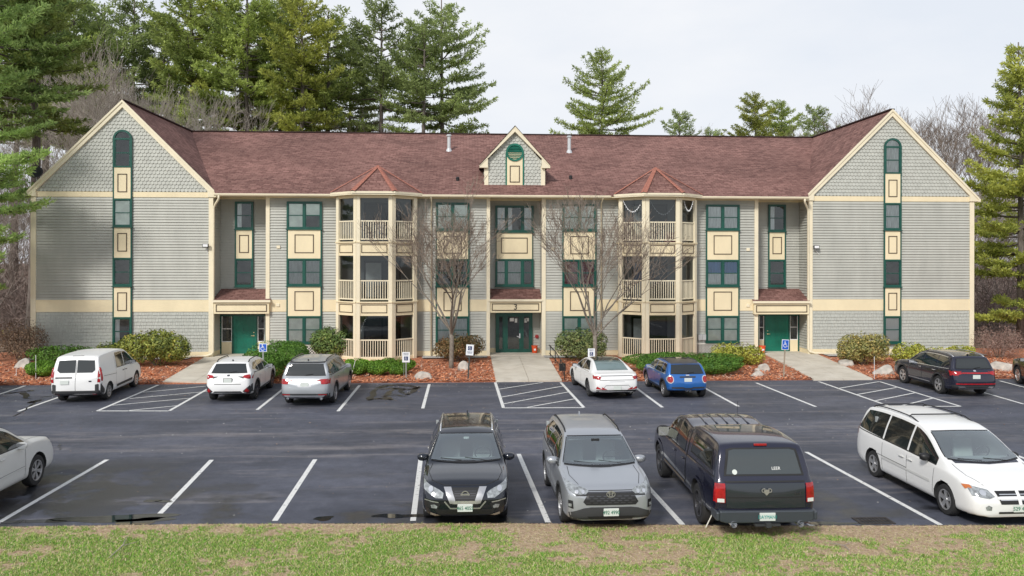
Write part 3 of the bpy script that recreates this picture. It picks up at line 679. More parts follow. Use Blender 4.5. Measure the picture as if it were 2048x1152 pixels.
def mix(f, a, bb, mode='MIX'):
    x = nn(nt, 'ShaderNodeMixRGB', blend_type=mode)
    for i, v in ((0, f), (1, a), (2, bb)):
        if hasattr(v, 'links'): L(v, x.inputs[i])
        else: x.inputs[i].default_value = v if i == 0 else (*v, 1)
    return x.outputs[0]
base = ramp(noise(.35, (.5, 1, 1), 7., .65), .38, .64, (.044, .049, .068), (.090, .097, .128))
streak = ramp(noise(1.0, (.12, 1.1, 1), 9., .72, (3, 7, 0)), .53, .70, (0, 0, 0), (1, 1, 1))
c = mix(streak, base, (.19, .178, .185))
sp = nn(nt, 'ShaderNodeSeparateXYZ'); L(tc.outputs['Object'], sp.inputs[0])
def band(y0, hw):
    a = nn(nt, 'ShaderNodeMath', operation='SUBTRACT'); L(sp.outputs['Y'], a.inputs[0]); a.inputs[1].default_value = y0
    b2 = nn(nt, 'ShaderNodeMath', operation='ABSOLUTE'); L(a.outputs[0], b2.inputs[0]); r = nn(nt, 'ShaderNodeMapRange'); r.inputs['From Min'].default_value = hw; r.inputs['From Max'].default_value = 0; L(b2.outputs[0], r.inputs[0]); return r.outputs[0]
def mul(a, b2, k=1.):
    x = nn(nt, 'ShaderNodeMath', operation='MULTIPLY'); L(a, x.inputs[0]); L(b2, x.inputs[1]) if hasattr(b2, 'links') else setattr(x.inputs[1], 'default_value', b2)
    y = nn(nt, 'ShaderNodeMath', operation='MULTIPLY'); L(x.outputs[0], y.inputs[0]); y.inputs[1].default_value = k; return y.outputs[0]
fr = ramp(noise(2.2, (.22, 1.5, 1), 10., .8, (1, 5, 0)), .47, .62, (0, 0, 0), (1, 1, 1))
c = mix(mul(band(24.4, .8), fr, .8), c, (.21, .195, .195)); c = mix(mul(band(22.7, .9), fr, .7), c, (.20, .185, .185)); c = mix(mul(band(28.5, 1.2), fr, .4), c, (.19, .18, .185))
grain = ramp(noise(34., (1, 1, 1), 6., .8), .3, .7, (.72, .72, .72), (1.32, 1.32, 1.32)); c = mix(1.0, c, grain, 'MULTIPLY')
patchy = ramp(noise(2.6, (1, 1, 1), 8., .75, (2, 9, 0)), .40, .60, (.84, .84, .85), (1.14, 1.13, 1.12)); c = mix(1.0, c, patchy, 'MULTIPLY')
wet = ramp(noise(.42, (.8, 1, 1), 5., .55, (9.3, 2.2, 0)), .52, .60, (0, 0, 0), (1, 1, 1))
mr = nn(nt, 'ShaderNodeMapRange'); mr.inputs['From Min'].default_value = 20.5; mr.inputs['From Max'].default_value = 17.5; L(sp.outputs['Y'], mr.inputs[0])
vl = nn(nt, 'ShaderNodeVectorMath', operation='DISTANCE'); L(tc.outputs['Object'], vl.inputs[0]); vl.inputs[1].default_value = (-9.6, 18.2, 0)
mr2 = nn(nt, 'ShaderNodeMapRange'); mr2.inputs['From Min'].default_value = 4.2; mr2.inputs['From Max'].default_value = 1.5; L(vl.outputs['Value'], mr2.inputs[0])
wl = mul(ramp(noise(.9, (1, 1, 1), 7., .65, (4, 4, 0)), .42, .50, (0, 0, 0), (1, 1, 1)), mr2.outputs[0])
m0 = nn(nt, 'ShaderNodeMath', operation='MULTIPLY'); L(wet, m0.inputs[0]); L(mr.outputs[0], m0.inputs[1]); mu = nn(nt, 'ShaderNodeMath', operation='MAXIMUM'); L(m0.outputs[0], mu.inputs[0]); L(wl, mu.inputs[1])
c = mix(mu.outputs[0], c, (.018, .019, .023))
speck = ramp(noise(160., (1, 1, 1), 2.), .60, .75, (0, 0, 0), (1, 1, 1))
sm = nn(nt, 'ShaderNodeMath', operation='MULTIPLY'); L(speck, sm.inputs[0]); sm.inputs[1].default_value = .5
c = mix(sm.outputs[0], c, (.2, .2, .2)); L(c, b.inputs['Base Color'])
rr = nn(nt, 'ShaderNodeMapRange'); rr.inputs['To Min'].default_value = .62; rr.inputs['To Max'].default_value = .3; L(mu.outputs[0], rr.inputs[0]); L(rr.outputs[0], b.inputs['Roughness'])
bp = nn(nt, 'ShaderNodeBump', Strength=.25, Distance=.01); L(noise(90., (1, 1, 1), 3.), bp.inputs['Height']); L(bp.outputs[0], b.inputs['Normal'])
M['asphalt'] = m
EDGE = [G(-500, 1057), G(0, 1053.5), G(400, 1047.5), G(1024, 1046), G(1500, 1051), G(2048, 1050), G(2500, 1052)]
YL = 34.0
flat([G(-500, 1057)]+EDGE[1:]+[(60, YL), (-60, YL)], 0, 'parking_lot', M['asphalt'], 'dark grey worn asphalt of the parking lot')
# stall lines
M['line'] = mat('road_paint', (.20, .20, .21), .6, vs=11, c2=(.72, .72, .70))
for _n in M['line'].node_tree.nodes:
    if _n.type == 'VALTORGB': _n.color_ramp.elements[0].position = .30; _n.color_ramp.elements[1].position = .43
LN = [((214.8, 919.5), (-20, 1056)), ((424, 920), (302, 1047)), ((631, 919), (550.5, 1042)), ((843, 910), (827, 1042)), ((1038, 908), (1097, 1045)),
      ((1235, 906), (1366, 1049.6)), ((1420, 905), (1630, 1055)), ((1613, 904), (1882, 1050)), ((1816, 902), (2140, 1049)), ((2026, 908), (2400, 1049)),
      ((50.8, 771.6), (-60, 808)), ((185, 771), (37, 823)), ((317, 770), (195, 822)), ((430, 770), (338.6, 822)), ((195, 822), (338.6, 822)),
      ((577, 770), (514.8, 819.7)), ((719.5, 770.8), (676.6, 822.7)), ((859, 768.7), (846, 817)), ((991, 765), (1007.5, 816)), ((1122, 765), (1168, 815)), ((1007.5, 816), (1168, 815.4)),
      ((1262, 768), (1325.4, 814.8)), ((1395, 768), (1477.5, 813)), ((1513, 765.8), (1632, 813.5)), ((1638.4, 763.4), (1780, 812.7)), ((1759.8, 763.4), (1921.5, 812.8)), ((1780, 813), (1921, 812.8)),
      ((1885, 761), (2048, 808.3)), ((1999.9, 761.8), (2160, 803))]
TH = [((286.7, 785), (412, 772.7)), ((259.6, 797.5), (418, 783)), ((225.7, 811), (383.7, 796.4)), ((259.6, 821.2), (355.5, 811.7)),
      ((996, 779), (1087, 765)), ((1001, 795), (1129, 772)), ((1005, 808.5), (1139, 784)), ((1055, 815), (1150, 798)),
      ((1678, 777), (1759, 763.4)), ((1714.5, 789.4), (1793.6, 775.3)), ((1751.5, 801.7), (1830, 786)), ((1804, 811.6), (1865.4, 796.8))]
mb = MB(); random.seed(3)
for li, (a, bb) in enumerate(LN+TH):
    w = .115 if li < len(LN) else .085
    p, q = Vector(G(*a)), Vector(G(*bb)); n = max(4, int((q-p).length/.5)); d = (q-p).normalized(); s = Vector((-d.y, d.x)); z = .004 if li < len(LN) else .008
    for i in range(n):
        u, v = p+(q-p)*i/n, p+(q-p)*(i+1)/n; w0 = w*.5; mb.add([(u.x-s.x*w0, u.y-s.y*w0, z), (u.x+s.x*w0, u.y+s.y*w0, z), (v.x+s.x*w0, v.y+s.y*w0, z), (v.x-s.x*w0, v.y-s.y*w0, z)], [(0, 1, 2, 3)])
tag(mb.build('parking_lines', M['line']), 'white painted stall lines and hatched bays', kind='structure')
# dark sealed cracks and a puddle
M['seal'] = mat('crack_sealant', (.012, .012, .014), .35)
mb = MB()
def crack(pts, w):
    pts = [Vector((*G(*p), .006)) for p in pts]
    fine = []
    for a, b_ in zip(pts[:-1], pts[1:]):
        for k in range(4): fine.append(a.lerp(b_, k/4)+Vector((random.uniform(-.05, .05), random.uniform(-.08, .08), 0)))
    fine.append(pts[-1]); wl = [w*random.uniform(.35, 1.4) for _ in fine]
    for i in range(len(fine)-1):
        a, b_ = fine[i], fine[i+1]; d = (b_-a).normalized(); s = Vector((-d.y, d.x, 0))
        mb.add([a-s*wl[i], a+s*wl[i], b_+s*wl[i+1], b_-s*wl[i+1]], [(0, 1, 2, 3)])
for pts, w in (([(756, 777), (775, 771), (800, 770), (838, 774), (820, 780), (790, 776), (760, 779)], .14), ([(752, 779), (745, 790), (742, 799), (736, 801)], .12), ([(790, 777), (778, 786), (770, 793), (785, 800), (760, 797), (742, 799)], .12),
               ([(838, 774), (826, 784), (813, 790), (800, 783), (812, 778)], .1), ([(770, 792), (790, 790), (815, 794)], .07), ([(20, 787), (45, 783), (68, 781)], .14), ([(45, 785), (55, 793), (48, 797), (62, 797)], .1),
               ([(84, 800), (66, 803), (60, 806), (72, 803)], .16), ([(70, 805), (60, 812), (40, 828), (26, 833)], .04), ([(80, 794), (112, 792)], .04), ([(118, 890), (120, 900)], .02)): crack(pts, w)
tag(mb.build('crack_sealant', M['seal']), 'black sealant lines over asphalt cracks', kind='structure')
M['water'] = mat('puddle_water', (.012, .014, .016), .03, spec=.6)
mb = MB()
def blob(cx, cy, rx, ry, n=26, z=.005, seed=0):
    random.seed(seed); X, Y_ = G(cx, cy); ph = [random.uniform(0, 6.28) for _ in range(4)]
    pts = []
    for i in range(n):
        t = 2*math.pi*i/n; r = 1+.22*math.sin(2*t+ph[0])+.14*math.sin(3*t+ph[1])+.1*math.sin(5*t+ph[2])
        pts.append((X+rx*r*math.cos(t), Y_+ry*r*math.sin(t), z))
    mb.add(pts, [tuple(range(n))])
blob(236, 1037, 1.0, .28, seed=1); blob(285, 1042, .55, .2, seed=2); blob(70, 1043, .5, .12, seed=3); blob(305, 1002, .16, .12, seed=4); blob(330, 1003, .2, .07, seed=5); blob(648, 1037, .22, .12, seed=6); blob(800, 1032, .5, .14, seed=7); blob(1660, 1047, .5, .1, seed=9)
tag(mb.build('puddles', M['water']), 'shallow dark rain puddles at the lot edge', kind='structure')
# fallen leaves and grit on the asphalt
rng = np.random.default_rng(21); N = 1500; X = rng.uniform(-22, 26, N); Y_ = np.where(rng.random(N) < .45, YL-rng.random(N)**2*3, rng.uniform(16.3, 33.8, N)); s_ = rng.uniform(.012, .035, N)*np.where(Y_ < 22, .6, 1); t = rng.uniform(0, 6.28, N)
V = np.stack([np.stack([X+s_*np.cos(t+a)*k_, Y_+s_*np.sin(t+a)*k_, np.full(N, .012)+.006*(a > 2)], 1) for a, k_ in ((0, 1.3), (1.57, .6), (3.14, 1.2), (4.71, .7))], 1).reshape(-1, 3); LV = (V, np.arange(N*4).reshape(-1, 4), rng.choice([0, 1, 2, 2], N))
# planting bed, gravel, walks
def bedz(y): return .02+.1*min(1, max(0, (y-YL)/(YF-YL)))
M['mulch'] = mat('bark_mulch', (.17, .052, .03), .95, vs=14., c2=(.66, .26, .13), bump=1., bs=25)
random.seed(5); mb = MB(); nx, ny = 150, 14; xs = np.linspace(-45, 55, nx); ys = np.concatenate([[YL], np.linspace(YL+.12, 44.6, ny-1)])
vs = []
for j, y in enumerate(ys):
    for i, x in enumerate(xs):
        vs.append((x, y+(random.uniform(-.04, .04) if j == 0 else 0), -.01 if j == 0 else bedz(y)+.05*math.sin(x*1.3)*math.sin(y*1.1+x*.4)*(0 if y > 41 else 1)*.6+random.uniform(-.012, .012)))
mb.add(vs, [(j*nx+i, j*nx+i+1, (j+1)*nx+i+1, (j+1)*nx+i) for j in range(ny-1) for i in range(nx-1)])
tag(mb.build('planting_bed', M['mulch'], smooth=True), 'red bark mulch bed in front of the building', kind='structure')
def edges(a, d, b_, c_):
    a, d, b_, c_ = G(*a), G(*d), G(*b_), G(*c_)
    f = lambda p, q, y: p[0]+(q[0]-p[0])*(y-p[1])/(q[1]-p[1])
    return lambda y: (f(a, d, y), f(b_, c_, y))
WK = [edges((325, 766.5), (425, 712), (455, 766), (541, 707)), edges((992, 764.5), (977.5, 700), (1124, 763), (1085, 699)), edges((1628, 761.5), (1514, 706), (1746, 760), (1612, 704.5))]
mb = MB()
for i in range(26000):
    y = YL+.05+random.random()**1.4*6.2; x = random.uniform(-26, 32); z = bedz(y)+.035+random.uniform(0, .03)
    if any(min(f(y)) < x < max(f(y)) for f in WK): continue
    l, w, t = random.uniform(.04, .11), random.uniform(.012, .03), random.uniform(0, math.pi); tz = random.uniform(-.03, .03)
    c_, s_ = math.cos(t), math.sin(t)
    mb.add([(x-c_*l-s_*w, y-s_*l+c_*w, z-tz), (x+c_*l-s_*w, y+s_*l+c_*w, z+tz), (x+c_*l+s_*w, y+s_*l-c_*w, z+tz), (x-c_*l+s_*w, y-s_*l-c_*w, z-tz)], [(0, 1, 2, 3)], random.choice((0, 0, 1, 1, 2, 3)))
tag(mb.build('mulch_chips', [mat('chip_red', (.62, .20, .085), .9), mat('chip_orange', (.74, .32, .16), .9), mat('chip_dark', (.13, .05, .035), .9), mat('chip_pale', (.6, .42, .32), .9)]), 'loose red and orange bark chips on the bed', kind='stuff')
M['gravel'] = mat('gravel', (.2, .19, .18), .9, vs=22., c2=(.62, .6, .58), bump=1., bs=40)
for a, bb in ((-22.4, -14.2), (-11.2, -8.2), (-2.4, .95), (3.9, 7.1), (12.4, 14.6), (18.9, 27.6)):
    flat([(a, 41.0), (bb, 41.15), (bb, 41.96), (a, 41.96)], .16, 'gravel_strip', M['gravel'], 'pale gravel drip strip along the wall')
M['concrete'] = mat('concrete', (.50, .45, .37), .8, vs=1.1, c2=(.66, .61, .52), bump=.15, bs=50)
def walk(q, joints, name='walkway', label=''):
    p = [Vector((*G(*a), 0)) for a in q]; z = [.075, .075, .185, .185]; mb = MB()
    for v, zz in zip(p, z): v.z = zz
    n = joints
    for i in range(n):
        f0, f1 = i/n+.0015, (i+1)/n-.0015
        a, b_, c_, d_ = p[0].lerp(p[3], f0), p[1].lerp(p[2], f0), p[1].lerp(p[2], f1), p[0].lerp(p[3], f1)
        for u0, u1 in ((0, .497), (.503, 1)):
            mb.prism([a.lerp(b_, u0), a.lerp(b_, u1), d_.lerp(c_, u1), d_.lerp(c_, u0)], (0, 0, -.12))
    return tag(mb.build(name, M['concrete']), label, kind='structure')
walk([(325, 766.5), (455, 766), (541, 707), (425, 712)], 6, label='concrete walk to the west side door')
walk([(992, 764.5), (1124, 763), (1085, 699), (977.5, 700)], 3, label='stained concrete walk to the main entrance')
walk([(1628, 761.5), (1746, 760), (1612, 704.5), (1514, 706)], 6, label='pale concrete walk to the east side door')
for (xa, xb) in ((XWL[1], XP1), (XC0, XC1), (XP2, XWR[0])):
    tag(MB().box(xa+.04, xb-.04, YF-.02, YN+.02, .0, .18).build('entry_slab', M['concrete']), 'concrete slab inside a recessed entry', kind='structure')
# lawn: bank with grass blades
def vnoise(x, y, seed=0):
    x, y = np.asarray(x, float), np.asarray(y, float); rng = np.random.default_rng(seed); T = rng.random((256, 256)); xi, yi = np.floor(x).astype(int), np.floor(y).astype(int); fx, fy = x-xi, y-yi
    fx, fy = fx*fx*(3-2*fx), fy*fy*(3-2*fy); t = lambda a, c: T[a % 256, c % 256]
    return (t(xi, yi)*(1-fx)+t(xi+1, yi)*fx)*(1-fy)+(t(xi, yi+1)*(1-fx)+t(xi+1, yi+1)*fx)*fy
def greenness(x, y):
    x, y = np.asarray(x, float), np.asarray(y, float); ye = np.interp(x, EX, EY); d = ye-y
    v = .34*vnoise(x*.9, y*1.5, 1)+.26*vnoise(x*2.6, y*4.2, 2)+.26*vnoise(x*7, y*10, 3)+.26*vnoise(x*19, y*24, 4)-.625
    v += np.clip((d-.75)*.42, -.32, .10)-.3*(d < .2)+.10*np.clip(-x/8, -.2, 1)-.04*np.exp(-((x-3.5)/4.5)**2)+.02
    return v
EX = [e[0] for e in EDGE]; EY = [e[1] for e in EDGE]
M['lawn'] = bpy.data.materials.new('lawn'); m = M['lawn']; m.use_nodes = True; nt = m.node_tree; b = nt.nodes['Principled BSDF']; L = nt.links.new; tc = nn(nt, 'ShaderNodeTexCoord')
at_ = nn(nt, 'ShaderNodeAttribute'); at_.attribute_name = 'greenness'
gc = ramp(noise(30., (1, 1, 1), 4.), .3, .7, (.11, .18, .03), (.26, .32, .07)); sc_ = ramp(noise(22., (1, 1, 1), 6., .75), .32, .68, (.27, .17, .10), (.64, .49, .34))
L(mix(at_.outputs['Fac'], sc_, gc), b.inputs['Base Color']); b.inputs['Roughness'].default_value = .95
bp = nn(nt, 'ShaderNodeBump', Strength=1., Distance=.03); L(noise(45., (1, 1, 1), 4.), bp.inputs['Height']); L(bp.outputs[0], b.inputs['Normal'])
xs = np.concatenate([np.linspace(-60, -14.1, 40), np.linspace(-14, 16, 900), np.linspace(16.1, 60, 40)]); ds = np.concatenate([[0], np.linspace(.06, 4.2, 110), [8, 16, 40]]); nx, ny = len(xs), len(ds)
rng = np.random.default_rng(8); XX, DD = np.meshgrid(xs, ds); YE = np.interp(XX, EX, EY)-.10; YY = YE-DD; YY[0] += .07*vnoise(XX[0]*2.3, XX[0]*0, 5)+.06*vnoise(XX[0]*8, XX[0]*0, 6)-.05
ZZ = .05+.02*rng.random(XX.shape)+.03*vnoise(XX*1.2, YY*1.2, 7)*(DD > .3); ZZ[0] = .004; ZZ[1] = .02+.03*rng.random(nx); GG = np.clip(greenness(XX, YY)*9+.5, 0, 1)
I = np.arange(nx*ny).reshape(ny, nx); F = np.stack([I[:-1, :-1], I[1:, :-1], I[1:, 1:], I[:-1, 1:]], -1).reshape(-1, 4)
me = bpy.data.meshes.new('lawn'); me.from_pydata(np.stack([XX, YY, ZZ], -1).reshape(-1, 3).tolist(), [], F.tolist()); me.materials.append(m); me.polygons.foreach_set('use_smooth', [True]*len(F))
ga = me.attributes.new('greenness', 'FLOAT', 'POINT'); ga.data.foreach_set('value', GG.ravel().astype(np.float32)); o = bpy.data.objects.new('lawn', me); col.objects.link(o); tag(o, 'patchy green and straw lawn bank in front of the lot', kind='structure')
N = 330000; X = rng.uniform(-11.5, 13.5, N); YE = np.interp(X, EX, EY); D_ = .12+rng.random(N)*3.4; Y_ = YE-D_; v = greenness(X, Y_)+rng.normal(0, .05, N); gr = v > 0
keep = gr | (rng.random(N) < .5); X, Y_, v, gr, D_ = X[keep], Y_[keep], v[keep], gr[keep], D_[keep]; N = len(X)
h = np.where(gr, rng.uniform(.015, .045, N), rng.uniform(.006, .02, N)); w = np.where(gr, rng.uniform(.004, .009, N), rng.uniform(.003, .008, N)); t = rng.uniform(0, 6.28, N); ln = np.where(gr, .025, .05); lx, ly = rng.normal(0, 1, N)*ln, rng.normal(0, 1, N)*ln
z = np.where(D_ > .25, .06, .03)+.03*vnoise(X*1.2, Y_*1.2, 7)*(D_ > .3); c_, s_ = np.cos(t)*w, np.sin(t)*w
V = np.stack([np.stack([X-c_, Y_-s_, z], 1), np.stack([X+c_, Y_+s_, z], 1), np.stack([X+lx, Y_+ly, z+h], 1)], 1).reshape(-1, 3)
k = np.where(gr, rng.choice([0, 0, 1, 2, 2, 3], N), rng.choice([3, 3, 4, 4, 2], N))
def fastmesh(name, V, F, mats, parent=None, mi=None):
    me = bpy.data.meshes.new(name); V = np.asarray(V, dtype=np.float32); F = np.asarray(F, dtype=np.int32)
    me.vertices.add(len(V)); me.vertices.foreach_set('co', V.ravel()); k = F.shape[1]
    me.loops.add(F.size); me.loops.foreach_set('vertex_index', F.ravel()); me.polygons.add(len(F))
    me.polygons.foreach_set('loop_start', np.arange(0, F.size, k, dtype=np.int32)); me.polygons.foreach_set('loop_total', np.full(len(F), k, dtype=np.int32))
    for m in (mats if isinstance(mats, (list, tuple)) else [mats]): me.materials.append(m)
    if mi is not None: me.polygons.foreach_set('material_index', np.asarray(mi, dtype=np.int32))
    me.update(calc_edges=True)
    o = bpy.data.objects.new(name, me); col.objects.link(o)
    if parent: o.parent = parent
    return o
tag(fastmesh('leaf_litter', LV[0], LV[1], [mat('leaf_tan', (.42, .30, .2), .9), mat('leaf_brown', (.22, .13, .08), .9), mat('grit_pale', (.5, .49, .47), .9)], None, LV[2]), 'scattered leaf bits and grit on the asphalt', kind='stuff')
tag(fastmesh('grass', V, np.arange(N*3).reshape(-1, 3), [mat('grass_mid', (.20, .42, .04), .8), mat('grass_dark', (.11, .27, .035), .8), mat('grass_yellow', (.46, .48, .16), .85), mat('grass_straw', (.66, .54, .36), .9), mat('grass_dead', (.42, .28, .18), .9)], None, k), 'short grass blades and dead thatch on the lawn', kind='stuff')
# storm drain
gx, gy = G(1748, 1042); dr = empty('storm_drain', (gx, gy, 0)); tag(dr, 'rusty slotted storm drain grate at the lawn edge', 'drain grate')
m1 = mat('cast_iron', (.06, .05, .045), .6, metal=.5, var=.3, vs=8)
f = MB(); f.box(-.36, .36, -.2, -.16, 0, .014); f.box(-.36, .36, .16, .2, 0, .014); f.box(-.36, -.32, -.16, .16, 0, .014); f.box(.32, .36, -.16, .16, 0, .014); f.build('frame', m1, dr)
f = MB()
for i in range(9): f.box(-.3+i*.075-.012, -.3+i*.075+.012, -.16, .16, .001, .012)
f.box(-.32, .32, -.012, .012, .002, .016); f.build('grate_bars', m1, dr); MB().box(-.32, .32, -.16, .16, .0005, .004).build('opening', M['black'], dr)
# ================================================================== vegetation
def leafmat(name, c1, c2, c3=None, trans=.25, nscale=.5, rough=.6):
    m = bpy.data.materials.new(name); m.use_nodes = True; nt = m.node_tree; b = nt.nodes['Principled BSDF']; L = nt.links.new
    ge = nn(nt, 'ShaderNodeNewGeometry'); oi = nn(nt, 'ShaderNodeObjectInfo'); tc = nn(nt, 'ShaderNodeTexCoord')
    nz = nn(nt, 'ShaderNodeTexNoise', Scale=nscale, Detail=3.0); L(tc.outputs['Object'], nz.inputs['Vector'])
    a = nn(nt, 'ShaderNodeMath', operation='MULTIPLY_ADD'); a.inputs[1].default_value = .55; L(ge.outputs['Random Per Island'], a.inputs[0])
    s = nn(nt, 'ShaderNodeMapRange'); s.inputs['From Min'].default_value = .35; s.inputs['From Max'].default_value = .65; s.inputs['To Max'].default_value = .45; L(nz.outputs['Fac'], s.inputs[0]); L(s.outputs[0], a.inputs[2])
    cr = nn(nt, 'ShaderNodeValToRGB'); cr.color_ramp.elements[0].color = (*c1, 1); cr.color_ramp.elements[1].color = (*c2, 1)
    if c3: e = cr.color_ramp.elements.new(.86); e.color = (*c2, 1); cr.color_ramp.elements[2].color = (*c3, 1); cr.color_ramp.elements[1].position = .82
    L(a.outputs[0], cr.inputs[0])
    hs = nn(nt, 'ShaderNodeHueSaturation'); mv = nn(nt, 'ShaderNodeMapRange'); mv.inputs['To Min'].default_value = .78; mv.inputs['To Max'].default_value = 1.22
    L(oi.outputs['Random'], mv.inputs[0]); L(mv.outputs[0], hs.inputs['Value']); L(cr.outputs[0], hs.inputs['Color'])
    L(hs.outputs[0], b.inputs['Base Color']); b.inputs['Roughness'].default_value = rough; b.inputs['Specular IOR Level'].default_value = .3
    if trans:
        t = nn(nt, 'ShaderNodeBsdfTranslucent'); L(hs.outputs[0], t.inputs[0]); mx = nn(nt, 'ShaderNodeMixShader'); mx.inputs[0].default_value = trans
        out = nt.nodes['Material Output']; L(b.outputs[0], mx.inputs[1]); L(t.outputs[0], mx.inputs[2]); L(mx.outputs[0], out.inputs[0])
    return m
M['bark'] = mat('pine_bark', (.085, .07, .06), .95, vs=3., c2=(.20, .17, .15), stretch=(4, 4, 1))
M['greybark'] = mat('grey_bark', (.12, .10, .08), .9, vs=9., c2=(.27, .24, .20), stretch=(3, 3, 1))
M['twig'] = mat('twig_bark', (.13, .10, .08), .9, vs=3., c2=(.30, .24, .19))
M['paletwig'] = mat('pale_twig', (.20, .17, .15), .9, vs=1., c2=(.38, .33, .29))
M['brush'] = mat('brush_twig', (.13, .10, .09), .95, vs=.4, c2=(.33, .25, .22))
M['pine_n'] = leafmat('near_pine_needles', (.11, .18, .06), (.60, .78, .26), trans=.5, nscale=.5)
M['pine_a'] = leafmat('pine_needles', (.09, .14, .04), (.60, .70, .20), trans=.5, nscale=.35)
M['pine_b'] = leafmat('pine_needles_dark', (.085, .13, .05), (.52, .62, .22), trans=.5, nscale=.35)
M['pine_y'] = leafmat('pine_needles_yellow', (.10, .15, .03), (.70, .72, .17), trans=.5, nscale=.35)
def tufts(C, D, rng, n=6, ln=.34, w=.05, spread=.9):
    """needle tufts: n slim rhombs at every centre C around direction D"""
    C = np.repeat(C, n, 0); D = np.repeat(D, n, 0); N = len(C)
    d = D+rng.normal(0, spread, (N, 3)); d /= np.linalg.norm(d, axis=1)[:, None]+1e-9
    s = np.cross(d, rng.normal(0, 1, (N, 3))); s /= np.linalg.norm(s, axis=1)[:, None]+1e-9
    l = ln*rng.uniform(.6, 1.3, (N, 1)); ww = w*rng.uniform(.6, 1.4, (N, 1)); c = C+rng.normal(0, ln*.18, (N, 3))
    V = np.stack([c, c+d*l*.5+s*ww, c+d*l, c+d*l*.5-s*ww], 1).reshape(-1, 3)
    return V, np.arange(N*4).reshape(-1, 4)
def pine_mesh(H, rmax, base, seed, whorl=.62, shape=.75, gap=.12, dens=1., needle=.34, lean=.0, low_len=.6, w=.05, flat=.5):
    rng = np.random.default_rng(seed); tr = MB(); C, D = [], []
    pts = []; px_, py_ = 0, 0
    for i in range(9):
        pts.append(Vector((px_, py_, H*i/8))); px_ += rng.normal(0, .07)*H/25+lean*H/8; py_ += rng.normal(0, .07)*H/25
    def tp(z):
        f = min(.9999, z/H)*8; i = int(f); return pts[i].lerp(pts[i+1], f-i)
    r0 = H*.0115+.04; tr.tube(pts, [r0*(1-i/8.6)+.02 for i in range(9)], 8)
    z = base
    while z < H*.985:
        t = (z-base)/(H-base); nb = rng.integers(4, 7); a0 = rng.uniform(0, 6.28)
        prof = (low_len+(1-low_len)*min(1, t/.25)) * (1-t)**shape
        for k in range(nb):
            if rng.random() < gap: continue
            az = a0+6.283*k/nb+rng.normal(0, .25); Lb = rmax*prof*rng.uniform(.6, 1.18)+.25
            el = (-.10+.75*t**1.3)+rng.normal(0, .09); o = tp(z+rng.normal(0, .12)); hx, hy = math.cos(az), math.sin(az)
            br = []; nseg = 6
            for j in range(nseg+1):
                f = j/nseg; zz = math.sin(el)*Lb*f+(.16*Lb*f*f)*(1 if t < .7 else .3)-.05*Lb*math.sin(f*3)
                br.append(Vector((o.x+hx*Lb*math.cos(el)*f, o.y+hy*Lb*math.cos(el)*f, o.z+zz)))
            tr.tube(br, [max(.012, (.022+.016*Lb)*(1-f/7.)) for f in range(nseg+1)], 3, cap=False)
            nt_ = max(3, int(Lb*5.2*dens))
            for q in range(nt_):
                f = .22+.78*(q+rng.random())/nt_; i = min(nseg-1, int(f*nseg)); p = br[i].lerp(br[i+1], f*nseg-i)
                side = 1 if q % 2 else -1; sl = (Lb*.34*(1.08-f)+.22)*rng.uniform(.5, 1.1); a2 = az+side*(.85+rng.normal(0, .2))
                tx, ty = math.cos(a2), math.sin(a2); e = p+Vector((tx*sl, ty*sl, sl*rng.uniform(.0, .28)))
                if sl > .5 and q % 2 == 0: tr.tube([p, e], [.014, .006], 3, cap=False)
                m_ = max(2, int(sl/.17*dens))
                for u in range(m_):
                    g_ = (u+.6)/m_; c = p.lerp(e, g_); C.append((c.x, c.y, c.z)); D.append((tx*.8, ty*.8, flat))
            e = br[-1]; C.append((e.x, e.y, e.z)); D.append((hx, hy, .4))
        z += whorl*rng.uniform(.75, 1.3)*(1-.45*t)
    V, F = tufts(np.array(C), np.array(D), rng, 6, needle, w)
    return tr, V, F
def make_pine(name, loc, spec, m, label, group=None, rz=0, sc=1.0):
    r = empty(name, loc, rz); tag(r, label, 'tree', group)
    tr, V, F = spec; t = tr.build('trunk', M['bark'], r, smooth=True); c = fastmesh('crown', V, F, m, r)
    r.scale = (sc, sc, sc); return r
def clone(proto, loc, rz, sc, label, m=None):
    c = empty(proto.name.split('.')[0], loc, rz); c.scale = (sc if isinstance(sc, tuple) else (sc, sc, sc)); tag(c, label, 'tree', proto.get('group'))
    for ch in proto.children:
        d = ch.copy(); col.objects.link(d); d.parent = c
        if m and ch.name.startswith('crown'): d.material_slots[0].link = 'OBJECT'; d.material_slots[0].material = m
    return c
PA = pine_mesh(30, 6.8, 15.5, 1, dens=.9, shape=.62, gap=.32, whorl=1.0)
PB = pine_mesh(28, 5.6, 15.5, 2, dens=.9, shape=.6, gap=.3, whorl=.95)
PC = pine_mesh(29, 5.4, 14.5, 3, dens=1.0, shape=.55, gap=.22, whorl=.85)
PD = pine_mesh(26, 6.9, 15.6, 4, dens=.95, shape=.72, gap=.05, whorl=.92, low_len=.95, needle=.30, w=.042)
def at(px, Y): return P(px, 500, Y)[0]
def ztop(px, py, Y): return P(px, py, Y)[1]
gname = 'tall pines behind the building'
def place(px, Y, topy, H): return (at(px, Y), Y, -.05), (ztop(px, topy, Y))/H
pines = []
